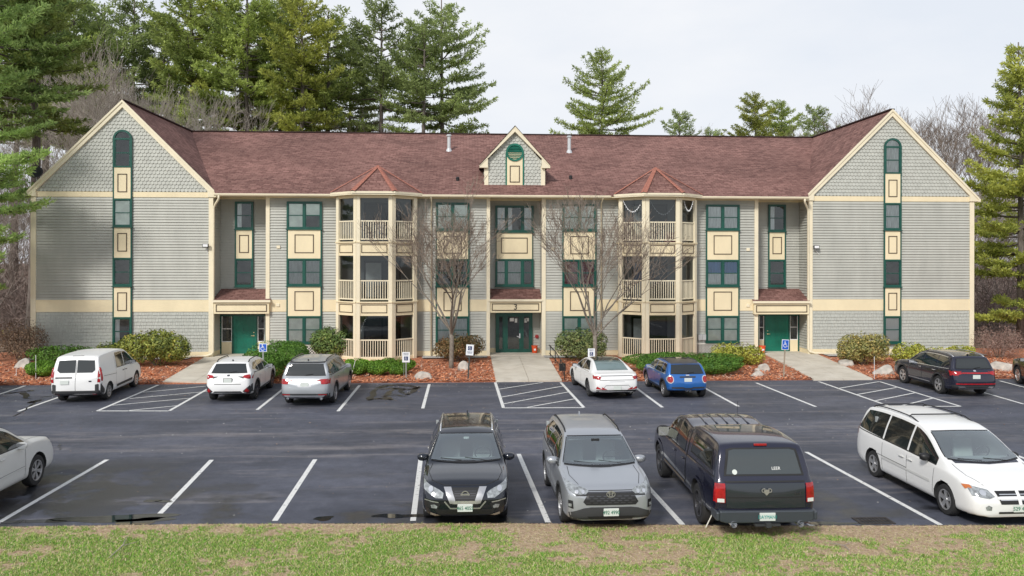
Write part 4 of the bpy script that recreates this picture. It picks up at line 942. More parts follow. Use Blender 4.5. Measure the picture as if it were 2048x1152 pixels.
spots = [  # px, Y, top y, variant, material, label
 (885, 76, -8, 'PA', 'pine_b', 'tallest open pine, rightmost of the group left of the dormer'),
 (762, 77, -2, 'PB', 'pine_b', 'narrow dark pine second from the right of the tall group'),
 (843, 73, 40, 'PB', 'pine_b', 'pine squeezed between the two tallest ones near the flue pipe'),
 (655, 78, 20, 'PB', 'pine_a', 'thin topped pine above the left bay roof'),
 (605, 74, -25, 'PC', 'pine_y', 'yellow green pine just left of the left bay roof tip'),
 (560, 80, -20, 'PC', 'pine_a', 'dense pine behind the roof above the left double windows'),
 (493, 75, -60, 'PC', 'pine_a', 'broad pine over the left third of the main roof'),
 (437, 79, -30, 'PA', 'pine_y', 'pine above the left recessed entry'),
 (385, 76, -40, 'PC', 'pine_a', 'big yellow green pine right of the left gable'),
 (330, 84, 30, 'PC', 'pine_b', 'pine behind the bare trees right of the left gable peak'),
 (262, 88, -5, 'PB', 'pine_b', 'pine straight behind the left gable peak'),
 (205, 82, 5, 'PA', 'pine_b', 'dark pine left of the left gable peak'),
 (150, 90, -30, 'PC', 'pine_b', 'dark pine further left behind the left gable'),
 (95, 78, -60, 'PC', 'pine_a', 'bright pine near the left picture edge behind the wing'),
 (30, 84, -50, 'PC', 'pine_b', 'far dark pine at the left picture edge'),
 (-60, 75, -80, 'PC', 'pine_a', 'pine just outside the left picture edge'),
 (1206, 78, 103, 'PD', 'pine_a', 'lone cone shaped pine behind the right half of the roof'),
 (1362, 112, 222, 'PB', 'pine_b', 'small distant pine top right of the lone pine'),
 (1512, 98, 190, 'PC', 'pine_y', 'bushy distant pine top left of the right gable roof'),
 (1565, 105, 205, 'PC', 'pine_a', 'distant pine top behind the bushy one'),
 (1632, 108, 212, 'PB', 'pine_b', 'dark distant pine top nearest the right gable roof'),
 (1425, 118, 258, 'PB', 'pine_b', 'tiny distant pine top above the right bay roof'),
 (700, 92, 70, 'PC', 'pine_b', 'dark pine further back above the left bay'),
 (530, 95, 10, 'PB', 'pine_b', 'dark pine further back over the main roof'),
]
HT = {'PA': 30, 'PB': 28, 'PC': 29, 'PD': 26}; protos = {}
rnd = random.Random(4)
for px, Y, ty, v, m, lab in spots:
    loc, s = place(px, Y, ty, HT[v]); k = rnd.uniform(0, 6.28); wide = {1206: 1.0}.get(px, rnd.uniform(.95, 1.2))
    if v not in protos: protos[v] = make_pine('pine_tree', loc, {'PA': PA, 'PB': PB, 'PC': PC, 'PD': PD}[v], M[m], lab, gname, k, s)
    else: clone(protos[v], loc, k, (s*wide, s*wide, s), lab, M[m])
clone(protos['PC'], (at(62, 50), 50., 0), 2.2, (.98, .98, .90), 'pine over the left wing roof, between the near pine and the bare trees', M['pine_a'])
clone(protos['PC'], (at(-20, 46), 46., 0), 4.2, (.9, .9, .84), 'pine behind the near pine at the left picture edge', M['pine_n'])
# the two near pines at the picture edges
PE = pine_mesh(24, 5.5, 3.6, 7, dens=1.6, shape=.5, gap=.14, whorl=.72, needle=.25, low_len=.40, w=.03, flat=.8)
PF = pine_mesh(17.6, 4.6, 2.0, 9, dens=1.5, shape=.8, gap=.12, whorl=.72, needle=.25, low_len=.8, w=.033)
make_pine('pine_tree', (at(-112, 39.), 39., 0), PE, M['pine_n'], 'large near pine at the left picture edge reaching over the left wing corner', None, .4)
Yn = 45.; make_pine('pine_tree', (at(2042, Yn), Yn, 0), PF, M['pine_y'], 'near yellow green pine right of the right wing', None, 1.3, ztop(2030, 85, Yn)/17.6)
# ---- bare trees
def bare_tree(H, seed, spread=.55, trunk=.16, forks=3, depth=6, r0=.12, rmin=.007, up=.25, first=None, nstem=5, shrink=.72, seglen=1., tilt=1.):
    rng = random.Random(seed); tr, tw = MB(), MB()
    def grow(p, d, ln, r, dep):
        pts = [p]; q = p; dd = d
        for i in range(3):
            dd = (dd+Vector((rng.gauss(0, .1), rng.gauss(0, .1), rng.gauss(.03, .05)))).normalized(); q = q+dd*ln/3; pts.append(q)
        r1 = max(rmin, r*.62)
        (tr if r > .022 else tw).tube(pts, [r, r*.87+r1*.13, r*.4+r1*.6, r1], 6 if r > .05 else 4 if r > .02 else 3, cap=False)
        if dep == 0: return
        n = forks if dep > 1 else forks+1
        for k in range(n):
            f = rng.uniform(.45, 1.) if k else 1.; o = pts[0].lerp(pts[-1], f) if f < 1 else pts[-1]
            if f < 1: i = min(2, int(f*3)); o = pts[i].lerp(pts[i+1], f*3-i)
            nd = (dd+Vector((rng.gauss(0, spread), rng.gauss(0, spread), rng.gauss(up, spread*.5)))).normalized()
            grow(o, nd, ln*rng.uniform(shrink-.14, shrink+.1), max(rmin, r1*rng.uniform(.7, .98)), dep-1)
    th = trunk*H; tr.tube([Vector((0, 0, -.05)), Vector((0, 0, .25)), Vector((.02, .01, th*.6)), Vector((.0, .03, th))], [r0*1.35, r0*1.05, r0, r0*.95], 10)
    for k in range(nstem):
        a = 6.28*k/nstem+rng.gauss(0, .3); t = rng.uniform(.35, .9)*tilt*(0 if (k == 0 and nstem > 3) else 1)
        d = Vector((math.cos(a)*math.sin(t), math.sin(a)*math.sin(t), math.cos(t))); grow(Vector((0, 0, th*(1-.12*k/nstem*2))), d, (H-th)*.34*seglen, r0*rng.uniform(.42, .6), depth)
    return tr, tw
def make_bare(name, loc, spec, mt, mw, label, group=None, rz=0, sc=1.):
    r = empty(name, loc, rz); tag(r, label, 'tree', group); spec[0].build('trunk', mt, r, smooth=True); spec[1].build('twigs', mw, r); r.scale = (sc,)*3 if not hasattr(sc, '__len__') else sc; return r
x, y = G(903, 737, .05); B1 = bare_tree(8.3, 21, spread=.42, trunk=.235, forks=3, depth=5, r0=.105, nstem=7, shrink=.72, rmin=.006, up=.12, tilt=1.12, seglen=1.1)
make_bare('bare_tree', (x, y, .05), B1, M['greybark'], M['twig'], 'bare vase shaped tree in the mulch left of the main entrance', 'ornamental trees in the planting bed')
x, y = G(1190, 741, .05); B2 = bare_tree(8.5, 33, spread=.42, trunk=.22, forks=3, depth=5, r0=.10, nstem=7, shrink=.72, rmin=.006, up=.14, tilt=1.12, seglen=1.1)
make_bare('bare_tree', (x, y, .05), B2, M['greybark'], M['twig'], 'bare vase shaped tree behind the white sedan', 'ornamental trees in the planting bed')
M['palebark'] = mat('pale_bark', (.30, .26, .22), .9, vs=1., c2=(.50, .45, .39))
B3 = bare_tree(13.6, 41, spread=.40, trunk=.2, forks=3, depth=6, r0=.12, nstem=5, rmin=.0055, shrink=.72, up=.2)
HB = max(v[2] for v in B3[1].v)
p3 = make_bare('bare_tree', (at(205, 65), 65., 0), B3, M['palebark'], M['palebark'], 'pale bare tree behind the left gable', 'bare trees at the wood edge', 0, ztop(205, 95, 65)/HB)
def clone_b(px, Y, ty, rz, lab, wide=1., m=None):
    s = ztop(px, ty, Y)/HB; c = clone(p3, (at(px, Y), Y, 0), rz, (s*wide, s*wide, s), lab)
    if m:
        for ch in c.children: ch.material_slots[0].link = 'OBJECT'; ch.material_slots[0].material = m
    return c
clone_b(320, 65, 140, 2., 'pale bare tree over the right slope of the left gable'); clone_b(145, 66, 150, 4., 'pale bare tree left of the left gable')
clone_b(1850, 62, 168, 1., 'bare tree with fine twigs behind the right gable slope', 1.2, M['twig']); clone_b(1935, 66, 190, 3.3, 'bare tree between the right gable and the near right pine', 1., M['twig'])
for i, (px, Y, ty) in enumerate(((28, 58, 330), (62, 64, 300), (-10, 52, 380), (1975, 60, 380), (2010, 54, 420), (1990, 70, 330), (2060, 58, 350), (780, 84, 215), (1480, 96, 250))):
    clone_b(px, Y, ty, i*1.7, m=M['paletwig'], lab=('leafless tree in the left thicket, %s', 'leafless tree in the right thicket, %s', 'leafless tree behind the main roof, %s')[0 if px < 500 else 1 if px > 1900 else 2] % ('nearest its picture edge' if px in (28, 2010) else 'against the wing corner' if px in (62, 1975) else 'rising behind the gable' if px == 100 else 'just outside the picture' if px in (-10, 2060) else 'furthest back by the wing' if px == 1990 else 'low between two tall pines' if px == 780 else 'left of the distant pines'))
# thicket of brush at both sides, and far woods
def thicket(name, x0, x1, y0, y1, h, n, label, seed, m):
    rng = np.random.default_rng(seed); N = n; X = rng.uniform(x0, x1, N); Y = rng.uniform(y0, y1, N); Z = rng.uniform(0, h, N)*rng.uniform(.3, 1, N)
    c = np.stack([X, Y, Z], 1); d = np.stack([rng.normal(0, .55, N), rng.normal(0, .4, N), rng.normal(.5, .6, N)], 1); d /= np.linalg.norm(d, axis=1)[:, None]
    l = rng.uniform(.5, 2.0, (N, 1)); s = np.cross(d, rng.normal(0, 1, (N, 3))); s /= np.linalg.norm(s, axis=1)[:, None]; w = rng.uniform(.006, .022, (N, 1))
    b = rng.normal(0, .12, (N, 3))
    V = np.stack([c-s*w, c+s*w, c+d*l*.5+b+s*w*.8, c+d*l*.5+b-s*w*.8, c+d*l+s*w*.3, c+d*l-s*w*.3], 1).reshape(-1, 3); I = np.arange(N)*6
    F = np.concatenate([np.stack([I, I+1, I+2, I+3], 1), np.stack([I+3, I+2, I+4, I+5], 1)]); return tag(fastmesh(name, V, F, m), label, None, kind='stuff')
thicket('brush_thicket', -34, -23.2, 50, 66, 6.5, 11000, 'tangled brown brush left of the building', 1, M['brush'])
thicket('brush_thicket', 29.2, 44, 50, 68, 6., 12000, 'tangled grey brown brush right of the building', 2, M['brush'])
thicket('distant_woods', -110, -28, 80, 130, 15, 30000, 'far leafless woods at the left', 3, M['brush'])
thicket('distant_woods', 38, 130, 80, 130, 13, 30000, 'far leafless woods at the right', 4, M['brush'])
thicket('distant_woods', -30, 60, 110, 150, 12, 12000, 'far leafless woods behind the building', 5, M['brush'])
# ---- shrubs
def shrub(name, px0, px1, pyt, pyb, m, label, cat='shrub', leaf=.13, n=2600, depth=None, bumps=7, seed=0, group=None, flat=0, stems=True, asp=.42, upl=.2, z0=.06, hollow=.55, Ybase=None, par=None):
    rng = np.random.default_rng(seed*7+int(px0)+500); cxp = (px0+px1)/2; X0, Y0 = G(cxp, pyb, z0) if Ybase is None else (at(cxp, Ybase), Ybase)
    wd = (P(px1, pyb, Y0)[0]-P(px0, pyb, Y0)[0])/2; dp = depth or wd*.8; cy = Y0+dp*.8; X0 = at(cxp, cy); wd = (P(px1, pyb, cy)[0]-P(px0, pyb, cy)[0])/2*1.1
    H = P(cxp, pyt, cy)[1]-z0
    r = empty(name, (X0, cy, z0)); tag(r, label, cat, group)
    # lumps: union of ellipsoids
    L_ = [(0, 0, H*.5, wd*.86, dp*.86, H*.5)]
    for i in range(bumps):
        a = 6.283*i/bumps+rng.normal(0, .3); L_.append((math.cos(a)*wd*.52, math.sin(a)*dp*.52, H*rng.uniform(.36, .62), wd*.46, dp*.46, H*rng.uniform(.30, .38)))
    C, D = [], []; k = 0
    while k < n:
        e = L_[rng.integers(0, len(L_))]; d = rng.normal(0, 1, 3); d /= np.linalg.norm(d)
        rad = rng.uniform(hollow, 1)**.5; p = np.array([e[0]+d[0]*e[3]*rad, e[1]+d[1]*e[4]*rad, e[2]+d[2]*e[5]*rad])
        if p[2] < .02: p[2] = abs(p[2])+.02
        C.append(p); nrm = np.array([d[0]/e[3], d[1]/e[4], d[2]/e[5]])*max(e[3:]); D.append(nrm/np.linalg.norm(nrm)+np.array([0, 0, upl])); k += 1
    C, D = np.array(C), np.array(D); N = len(C)
    V, F = leaves(C, D, rng, leaf, asp)
    if par: V = V
    fastmesh('foliage', V, F, m, r)
    if stems:
        s = MB(); 
        for i in range(9):
            a = rng.uniform(0, 6.28); t = rng.uniform(.3, .8); s.tube([(0+math.cos(a)*.06, math.sin(a)*.06, -.05), (math.cos(a)*wd*t*.4, math.sin(a)*dp*t*.4, H*.35), (math.cos(a)*wd*t, math.sin(a)*dp*t, H*.72)], [.03, .02, .008], 4)
        s.build('stems', M['twig'], r)
    return r
def leaves(C, D, rng, leaf, asp):
    N = len(C); D = D/np.linalg.norm(D, axis=1)[:, None]
    nn_ = D+rng.normal(0, .55, (N, 3)); nn_ /= np.linalg.norm(nn_, axis=1)[:, None]
    a = np.cross(nn_, rng.normal(0, 1, (N, 3))); a /= np.linalg.norm(a, axis=1)[:, None]; b = np.cross(nn_, a)
    l = leaf*rng.uniform(.6, 1.3, (N, 1))*.5; w = l*asp
    dr = nn_*l*.35
    V = np.stack([C-a*l-dr, C+b*w, C+a*l-dr, C-b*w], 1).reshape(-1, 3); return V, np.arange(N*4).reshape(-1, 4)
M['rhodo'] = leafmat('rhododendron_leaf', (.05, .10, .04), (.46, .50, .10), (.85, .58, .14), .15, 1.6)
M['rhodo_o'] = leafmat('rhododendron_orange', (.10, .15, .05), (.46, .38, .13), (.62, .36, .13), .15, 1.4)
M['rhodo_g'] = leafmat('rhododendron_green', (.06, .13, .05), (.30, .42, .11), (.55, .50, .15), .15, 1.6)
M['rhodo_d'] = leafmat('dark_rhododendron', (.05, .09, .04), (.24, .28, .10), (.40, .30, .16), .15, 1.6)
M['brownbush'] = leafmat('brown_green_leaf', (.07, .11, .04), (.36, .20, .09), (.52, .26, .13), .15, 1.2)
M['yellowbush'] = leafmat('yellow_green_leaf', (.16, .21, .04), (.58, .58, .10), (.80, .68, .14), .2, 1.6)
M['yew'] = leafmat('yew_needles', (.05, .14, .02), (.26, .46, .05), None, .15, 2.)
M['yewdark'] = leafmat('juniper_needles', (.035, .10, .02), (.17, .33, .045), None, .15, 2.)
M['drybush'] = leafmat('dry_brown_leaf', (.09, .065, .045), (.30, .20, .13), (.34, .30, .11), .1, 1.2)
M['pinkbush'] = leafmat('pinkish_twigs', (.20, .12, .10), (.50, .34, .28), (.50, .42, .28), .1, 1.)
SH = [('rhododendron_bush', 240, 385, 655, 738, 'rhodo', 'large rhododendron with yellow and orange tips right of the white van', .17, 3800, 9),
 ('rhododendron_bush', 188, 250, 681, 722, 'rhodo', 'small yellow tipped bush between the van roof and the left wing window', .14, 1100, 5),
 ('laurel_bush', 58, 190, 688, 735, 'yewdark', 'low spreading dark green bush behind the box hedge by the van', .12, 2600, 7),
 ('laurel_bush', 620, 713, 647, 722, 'rhodo_g', 'round light green bush left of the left bay', .15, 3000, 8),
 ('laurel_bush', 867, 968, 664, 729, 'brownbush', 'rust brown and green bush behind the left bare tree', .13, 3200, 8),
 ('rhododendron_bush', 1112, 1213, 654, 728, 'rhodo_d', 'drooping dark rhododendron behind the white sedan', .15, 2800, 7),
 ('laurel_bush', 1423, 1527, 683, 735, 'yellowbush', 'yellow green bush left of the east side door', .13, 2400, 7),
 ('rhododendron_bush', 1672, 1776, 662, 734, 'rhodo_o', 'rounded orange brown rhododendron left of the dark blue SUV', .14, 3200, 8),
 ('laurel_bush', 1784, 1852, 682, 728, 'yellowbush', 'yellow bush behind the bonnet of the dark blue SUV', .12, 1700, 6),
 ('laurel_bush', 1846, 1896, 690, 722, 'yellowbush', 'low yellow bush behind the roof of the dark blue SUV', .12, 900, 5),
 ('laurel_bush', 1890, 1948, 689, 722, 'yellowbush', 'yellow bush at the right wing corner', .12, 1100, 5)]
for nm, a, b_, t, bt, mm, lab, lf, n, bp_ in SH: shrub(nm, a, b_, t, bt, M[mm], lab, leaf=lf*.95, n=int(n*1.5), bumps=bp_, seed=3)
# clipped yews: tight small needles
def yew(px0, px1, t, b_, lab, group=None, depth=None, seed=1, m='yew', n=6500, name='yew_bush'): return shrub(name, px0, px1, t, b_, M[m], lab, leaf=.078, n=int(n*1.7), depth=depth, bumps=8, seed=seed, group=group, stems=False, asp=.45, upl=.1, hollow=.72)
yew(484, 616, 679, 763, 'big clipped green yew dome left of the silver SUV', depth=1.5, n=14000, m='yewdark')
yew(1252, 1492, 705, 752, 'wide flat spreading juniper behind the blue hatchback', depth=1.7, n=17000, m='yewdark', name='juniper_bush')
yew(56, 118, 720, 757, 'boxy bright green hedge left of the white van', depth=.8, n=6000)
hg = 'clipped hedge balls below the left bay'
for i, (a, b_, t, bt) in enumerate(((690, 742, 716, 745), (728, 775, 719, 742), (760, 832, 714, 744), (698, 737, 725, 752), (735, 778, 724, 752), (775, 822, 723, 751))):
    yew(a, b_, t, bt, ('back row hedge ball beside the silver SUV', 'middle hedge ball of the back row under the bay', 'right hedge ball of the back row under the bay', 'front hedge ball nearest the silver SUV', 'middle hedge ball of the front row', 'front hedge ball behind the small white sign')[i], hg, .55, i, n=2600)
shrub('bare_bush', -12, 98, 630, 732, M['drybush'], 'big brown twiggy bush at the left picture edge', leaf=.09, n=5200, bumps=8, upl=.6, hollow=.3, seed=6)
shrub('bare_bush', 1948, 2050, 640, 722, M['pinkbush'], 'pinkish twiggy bush right of the right wing', leaf=.13, n=5200, bumps=7, upl=1., hollow=.1, seed=8, asp=.16)
shrub('bare_bush', 75, 112, 655, 700, M['drybush'], 'small bare brown bush against the left wing corner', leaf=.07, n=1200, bumps=6, upl=.6, hollow=.2, seed=9)
# rocks
M['rock'] = mat('granite', (.33, .31, .28), .85, vs=2.5, c2=(.62, .57, .50), bump=.8, bs=8)
def rock(px0, px1, pyt, pyb, lab, seed):
    rng = random.Random(seed); X0, Y0 = G((px0+px1)/2, pyb, .05); w = (P(px1, pyb, Y0)[0]-P(px0, pyb, Y0)[0])/2; cy = Y0+w*.5; h = P((px0+px1)/2, pyt, cy)[1]-.05
    bm = bmesh.new(); bmesh.ops.create_icosphere(bm, subdivisions=3, radius=1); pl = [(Vector([rng.gauss(0, 1) for _ in range(3)]).normalized(), rng.uniform(.62, .9)) for _ in range(11)]
    for v in bm.verts:
        for n, d in pl:
            e = v.co.dot(n)-d
            if e > 0: v.co -= n*e
        v.co *= 1+rng.uniform(-.015, .015); v.co = Vector((v.co.x*w*1.08, v.co.y*w*.8, v.co.z*h*1.05))
    me = bpy.data.meshes.new('boulder'); bm.to_mesh(me); bm.free(); me.materials.append(M['rock']); o = bpy.data.objects.new('boulder', me); col.objects.link(o); o.location = (X0, cy, .04); tag(o, lab, 'rock')
for i, a in enumerate([(829, 866, 742, 757, 'pale rounded boulder right of the hedge balls'), (915, 940, 722, 741, 'pointed grey boulder beside the tree and the black post sign'), (1518, 1542, 726, 742, 'angular pale boulder nearer the east walk'), (1503, 1530, 741, 753, 'low flat boulder in front of the angular one'),
      (1680, 1716, 716, 733, 'tan boulder at the foot of the orange brown rhododendron'), (1752, 1800, 729, 750, 'white grey boulder in front of the dark blue SUV'), (22, 62, 716, 738, 'mossy low boulder behind the hedge at the left'), (1990, 2046, 720, 741, 'flat tan ledge rock under the pinkish bush'), (1935, 1960, 722, 736, 'small tan rock behind the dark blue SUV'), (1510, 1522, 736, 742, 'small loose stone beside the angular boulder')]): rock(*a, i+1)
# fallen twigs on the lawn
for a, bb, lab in (((255, 1072), (220, 1115), 'pale forked fallen twig on the left lawn'), ((1660, 1085), (1700, 1100), 'small fallen twig on the right lawn')):
    p, q = Vector((*G(*a, .12), .12)), Vector((*G(*bb, .12), .12)); m_ = p.lerp(q, .5)+Vector((.08, -.02, .02))
    tag(MB().tube([p, m_, q], [.006, .01, .006], 4).tube([m_, m_+Vector((.2, .12, .02))], [.007, .004], 4).build('fallen_twig', M['paletwig']), lab, 'twig')
# ================================================================== vehicles
from mathutils.geometry import delaunay_2d_cdt
def pch(keys):
    xs = np.array([k[0] for k in keys], float); ys = np.array([k[1] for k in keys], float)
    h = np.diff(xs); d = np.diff(ys)/h; m = np.zeros(len(xs)); m[0], m[-1] = d[0], d[-1]
    for i in range(1, len(xs)-1):
        m[i] = 0 if d[i-1]*d[i] <= 0 else 2*d[i-1]*d[i]/(d[i-1]+d[i]) if False else (3*(h[i-1]+h[i]))/((2*h[i]+h[i-1])/d[i-1]+(h[i]+2*h[i-1])/d[i])
    def f(x):
        x = min(max(x, xs[0]), xs[-1]); i = min(len(xs)-2, int(np.searchsorted(xs, x, 'right'))-1); i = max(i, 0); t = (x-xs[i])/h[i]
        return float((2*t**3-3*t**2+1)*ys[i]+(t**3-2*t**2+t)*h[i]*m[i]+(-2*t**3+3*t**2)*ys[i+1]+(t**3-t**2)*h[i]*m[i+1])
    return f
def paint(name, c, metal=.0, rough=.35):
    m = mat(name, c, rough, metal=metal, coat=.35 if c[0] > .3 else .9); return m
M['w_paint'] = paint('white_car_paint', (.78, .78, .77)); M['w2_paint'] = paint('pearl_white_paint', (.70, .70, .68), .1); M['silver'] = paint('silver_paint', (.42, .44, .47), .55, .32)
M['grey_paint'] = paint('silver_grey_paint', (.40, .42, .44), .5, .32); M['blackp'] = paint('black_blue_paint', (.010, .013, .022), .35, .16); M['navy'] = paint('navy_black_paint', (.012, .013, .03), .25, .25)
M['blue'] = paint('bright_blue_paint', (.02, .13, .42), .3, .3); M['blackp2'] = paint('black_paint', (.01, .01, .011)); M['darkblue'] = paint('dark_blue_paint', (.012, .013, .032), .25, .25)
M['cladding'] = mat('black_plastic', (.035, .036, .038), .6); M['tyre'] = mat('tyre_rubber', (.022, .022, .023), .8, bump=.3, bs=40)
M['alloy'] = mat('alloy_rim', (.55, .55, .56), .3, metal=.8); M['alloydark'] = mat('dark_alloy_rim', (.10, .10, .11), .3, metal=.7); M['chrome'] = mat('chrome', (.74, .75, .77), .16, metal=.75)
M['autoglass'] = mat('car_side_glass', (.010, .014, .014), .03, spec=.9, coat=.4); M['windshield'] = mat('car_windshield', (.13, .19, .19), .05, spec=.8, coat=.6, var=.10, vs=1.2)
M['lens'] = mat('head_lamp_lens', (.36, .38, .39), .12, metal=.4, var=.45, vs=14); M['redlens'] = mat('tail_lamp_lens', (.34, .006, .010), .15, coat=.6, var=.35, vs=12); M['amber'] = mat('amber_lens', (.50, .14, .03), .2, coat=.5)
M['plate'] = mat('licence_plate', (.62, .66, .62), .5); M['plateink'] = mat('plate_green_ink', (.01, .16, .09), .5); M['seam'] = mat('door_seam', (.012, .012, .013), .7)
M['dash'] = mat('dashboard_grey', (.34, .36, .36), .7); M['seatfab'] = mat('seat_fabric', (.60, .62, .60), .8); M['clearscreen'] = glassmat('clear_windshield', (.82, .95, .94), 2.0, .24)
def wheel_mesh(Rw, width, style, name='wheel'):
    t = MB(); seg = 28; prof = [(Rw*.62, -width*.46), (Rw*.80, -width*.5), (Rw*.95, -width*.46), (Rw, -width*.34), (Rw, width*.34), (Rw*.95, width*.46), (Rw*.80, width*.5), (Rw*.62, width*.46)]
    def lathe(prof, m=0):
        n = len(prof); vs = []
        for i in range(seg):
            a = 2*math.pi*i/seg
            for r, y in prof: vs.append((r*math.cos(a), y, r*math.sin(a)))
        t.add(vs, [(i*n+k, ((i+1) % seg)*n+k, ((i+1) % seg)*n+k+1, i*n+k+1) for i in range(seg) for k in range(n-1)], m)
    lathe(prof); rim = MB(); t2 = t; t = rim
    lathe([(Rw*.66, width*.47), (Rw*.63, width*.45), (Rw*.60, width*.2), (Rw*.3, width*.1), (.0, width*.1)], 1); lathe([(Rw*.67, width*.44), (Rw*.665, width*.49), (Rw*.60, width*.47), (Rw*.59, width*.35)], 0)
    n, w0, w1, double = style
    for i in range(n):
        a = 2*math.pi*i/n+.3
        for da in ((-.13, .13) if double else (0,)):
            c0 = Vector((math.cos(a+da*.4), 0, math.sin(a+da*.4))); c1 = Vector((math.cos(a+da), 0, math.sin(a+da))); p, q = c0*Rw*.08+Vector((0, width*.36, 0)), c1*Rw*.62+Vector((0, width*.43, 0))
            tt = (q-p).normalized(); s = Vector((0, 1, 0)).cross(tt).normalized(); k0, k1 = w0*Rw*(.5 if double else 1), w1*Rw*(.5 if double else 1); dn = Vector((0, -.03, 0))
            rim.prism([p-s*k0, p+s*k0, q+s*k1, q-s*k1], dn, 0)
    rim.disc((0, width*.30, 0), (0, 1, 0), Rw*.13, width*.10, 12)
    return t2, rim
SC = .95
class Car:
    def __init__(s, name, label, A, B, side, L, W, H, wb, fo, roof, belt, paint_, Rw=.345, cat='car', zb=.26, wtop=.74, plan=None, nose=None, tail=None, style=(5, .10, .16, True), rim='alloy', clad=True, arch=.055, faceaway=None, crown=.055, wwidth=.225, shoulder=.0, tw=None, hipw=None, gap=None, pos=None):
        s.L, s.W, s.H, s.belt, s.roof, s.paint, s.Rw = L, W, H, pch(belt), pch(roof), paint_, Rw; s.wb, s.fo = wb, fo
        hw = W/2; s.hw = hw
        s.plan = pch(plan or [(0, hw*.78), (.07, hw*.89), (.25, hw*.96), (.6, hw*.99), (1.2, hw), (L-1.0, hw), (L-.45, hw*.975), (L-.15, hw*.92), (L-.03, hw*.84), (L, hw*.76)])
        s.wtop = wtop*hw; s.zb = pch([(0, zb+.05), (.5, zb), (L-.6, zb), (L, zb+.12)]); s.crown = crown
        nose = pch(nose or [(0, -.10), (.35, -.0), (.6, -.0), (.85, -.10), (1.1, -.25)]); tail = pch(tail or [(0, -.12), (.35, -.01), (.6, 0), (.85, -.03), (1.1, -.06), (1.9, -.1)])
        s.nose, s.tail = nose, tail
        rings = []; S = [0, .02, .06, .12, .2, .3]; x = .42
        while x < L-.35: S.append(x); x += .085
        S += [L-.3, L-.2, L-.12, L-.06, L-.02, L]
        for q in S: rings.append(s.ring(q))
        V = [p for r in rings for p in r]; n = len(rings[0]); F = []
        for i in range(len(rings)-1):
            for k in range(n): F.append((i*n+k, i*n+(k+1) % n, (i+1)*n+(k+1) % n, (i+1)*n+k))
        for end, sg in ((0, 1), (len(rings)-1, -1)):        # rounded end caps
            r = rings[end]; cz = (max(p[2] for p in r)+min(p[2] for p in r))/2; prev = end*n; 
            for f, bx in ((.88, .018), (.68, .035), (.42, .046), (.18, .05)):
                o = len(V)
                for p in r: 
                    y, z = p[1]*f, cz+(p[2]-cz)*f; V.append((p[0]+sg*bx+ s.xo(z, sg)-s.xo(p[2], sg), y, z))
                for k in range(n):
                    q = (prev+k, o+k, o+(k+1) % n, prev+(k+1) % n); F.append(q if sg > 0 else q[::-1])
                prev = o
            c = len(V); V.append((r[0][0]+sg*.052+s.xo(cz, sg)-s.xo(r[0][2], sg), 0, cz))
            for k in range(n): F.append((prev+k, c, prev+(k+1) % n) if sg > 0 else (prev+(k+1) % n, c, prev+k))
        me = bpy.data.meshes.new('body'); me.from_pydata(V, [], F)
        bm = bmesh.new(); bm.from_mesh(me); bmesh.ops.recalc_face_normals(bm, faces=bm.faces); 
        s.bvh = BVHTree.FromBMesh(bm); bm.to_mesh(me); bm.free()
        me.materials.append(paint_); me.materials.append(M['cladding'])
        # position
        if pos is None:
            a, b = Vector((*G(*A), 0)), Vector((*G(*B), 0)); d = (b-a).normalized(); perp = Vector((-d.y, d.x, 0))*(1 if side == 'right' else -1)
            mid = (a+b)/2+perp*(hw-.13)*SC; off = (L/2-fo-wb/2)*SC
            ctr = mid-d*off if True else mid
            print('CAR', name, 'wb px-est %.2f real %.2f heading %.1f ctr %.2f %.2f' % ((b-a).length, wb, math.degrees(math.atan2(d.y, d.x)), ctr.x, ctr.y))
        else: ctr, d = Vector((*pos[0], 0)), Vector((math.cos(R(pos[1])), math.sin(R(pos[1])), 0))
        r = empty(name, (ctr.x, ctr.y, 0), math.atan2(d.y, d.x)); tag(r, label, cat); s.root = r; r.scale = (SC, SC, SC)
        s.axles = (L/2-fo, L/2-fo-wb)
        # wheel arches
        cut = MB(); Ra = Rw+arch
        for ax in s.axles:
            for sy in (-1, 1): cut.tube([(ax, sy*(hw-.30), Rw+.01), (ax, sy*(hw+.25), Rw+.01)], Ra, 40)
        co = cut.build('cutter', M['cladding']); bo = bpy.data.objects.new('body', me); col.objects.link(bo)
        md = bo.modifiers.new('b', 'BOOLEAN'); md.operation = 'DIFFERENCE'; md.object = co; md.solver = 'EXACT'
        dg = bpy.context.evaluated_depsgraph_get(); dg.update(); m2 = bpy.data.meshes.new_from_object(bo.evaluated_get(dg)); bo.modifiers.clear(); old = bo.data; bo.data = m2; m2.name = 'body'
        bpy.data.meshes.remove(old); cm = co.data; bpy.data.objects.remove(co); bpy.data.meshes.remove(cm)
        mi = np.zeros(len(m2.polygons), dtype=np.int32)
        for i, p in enumerate(m2.polygons):
            c = p.center
            for ax in s.axles:
                if math.hypot(c.x-ax, c.z-Rw-.01) < Ra+.004 and abs(c.y) > hw-.31: mi[i] = 1
            if c.z < .2+zb*.3: mi[i] = 1
        while len(m2.materials) < 2: m2.materials.append(M['cladding'])
        m2.materials[1] = M['cladding']
        m2.polygons.foreach_set('material_index', mi); m2.polygons.foreach_set('use_smooth', [True]*len(m2.polygons)); m2.set_sharp_from_angle(angle=R(38)); bo.parent = r; s.body = bo
        wm, rm = wheel_mesh(Rw, wwidth, style); w0 = None
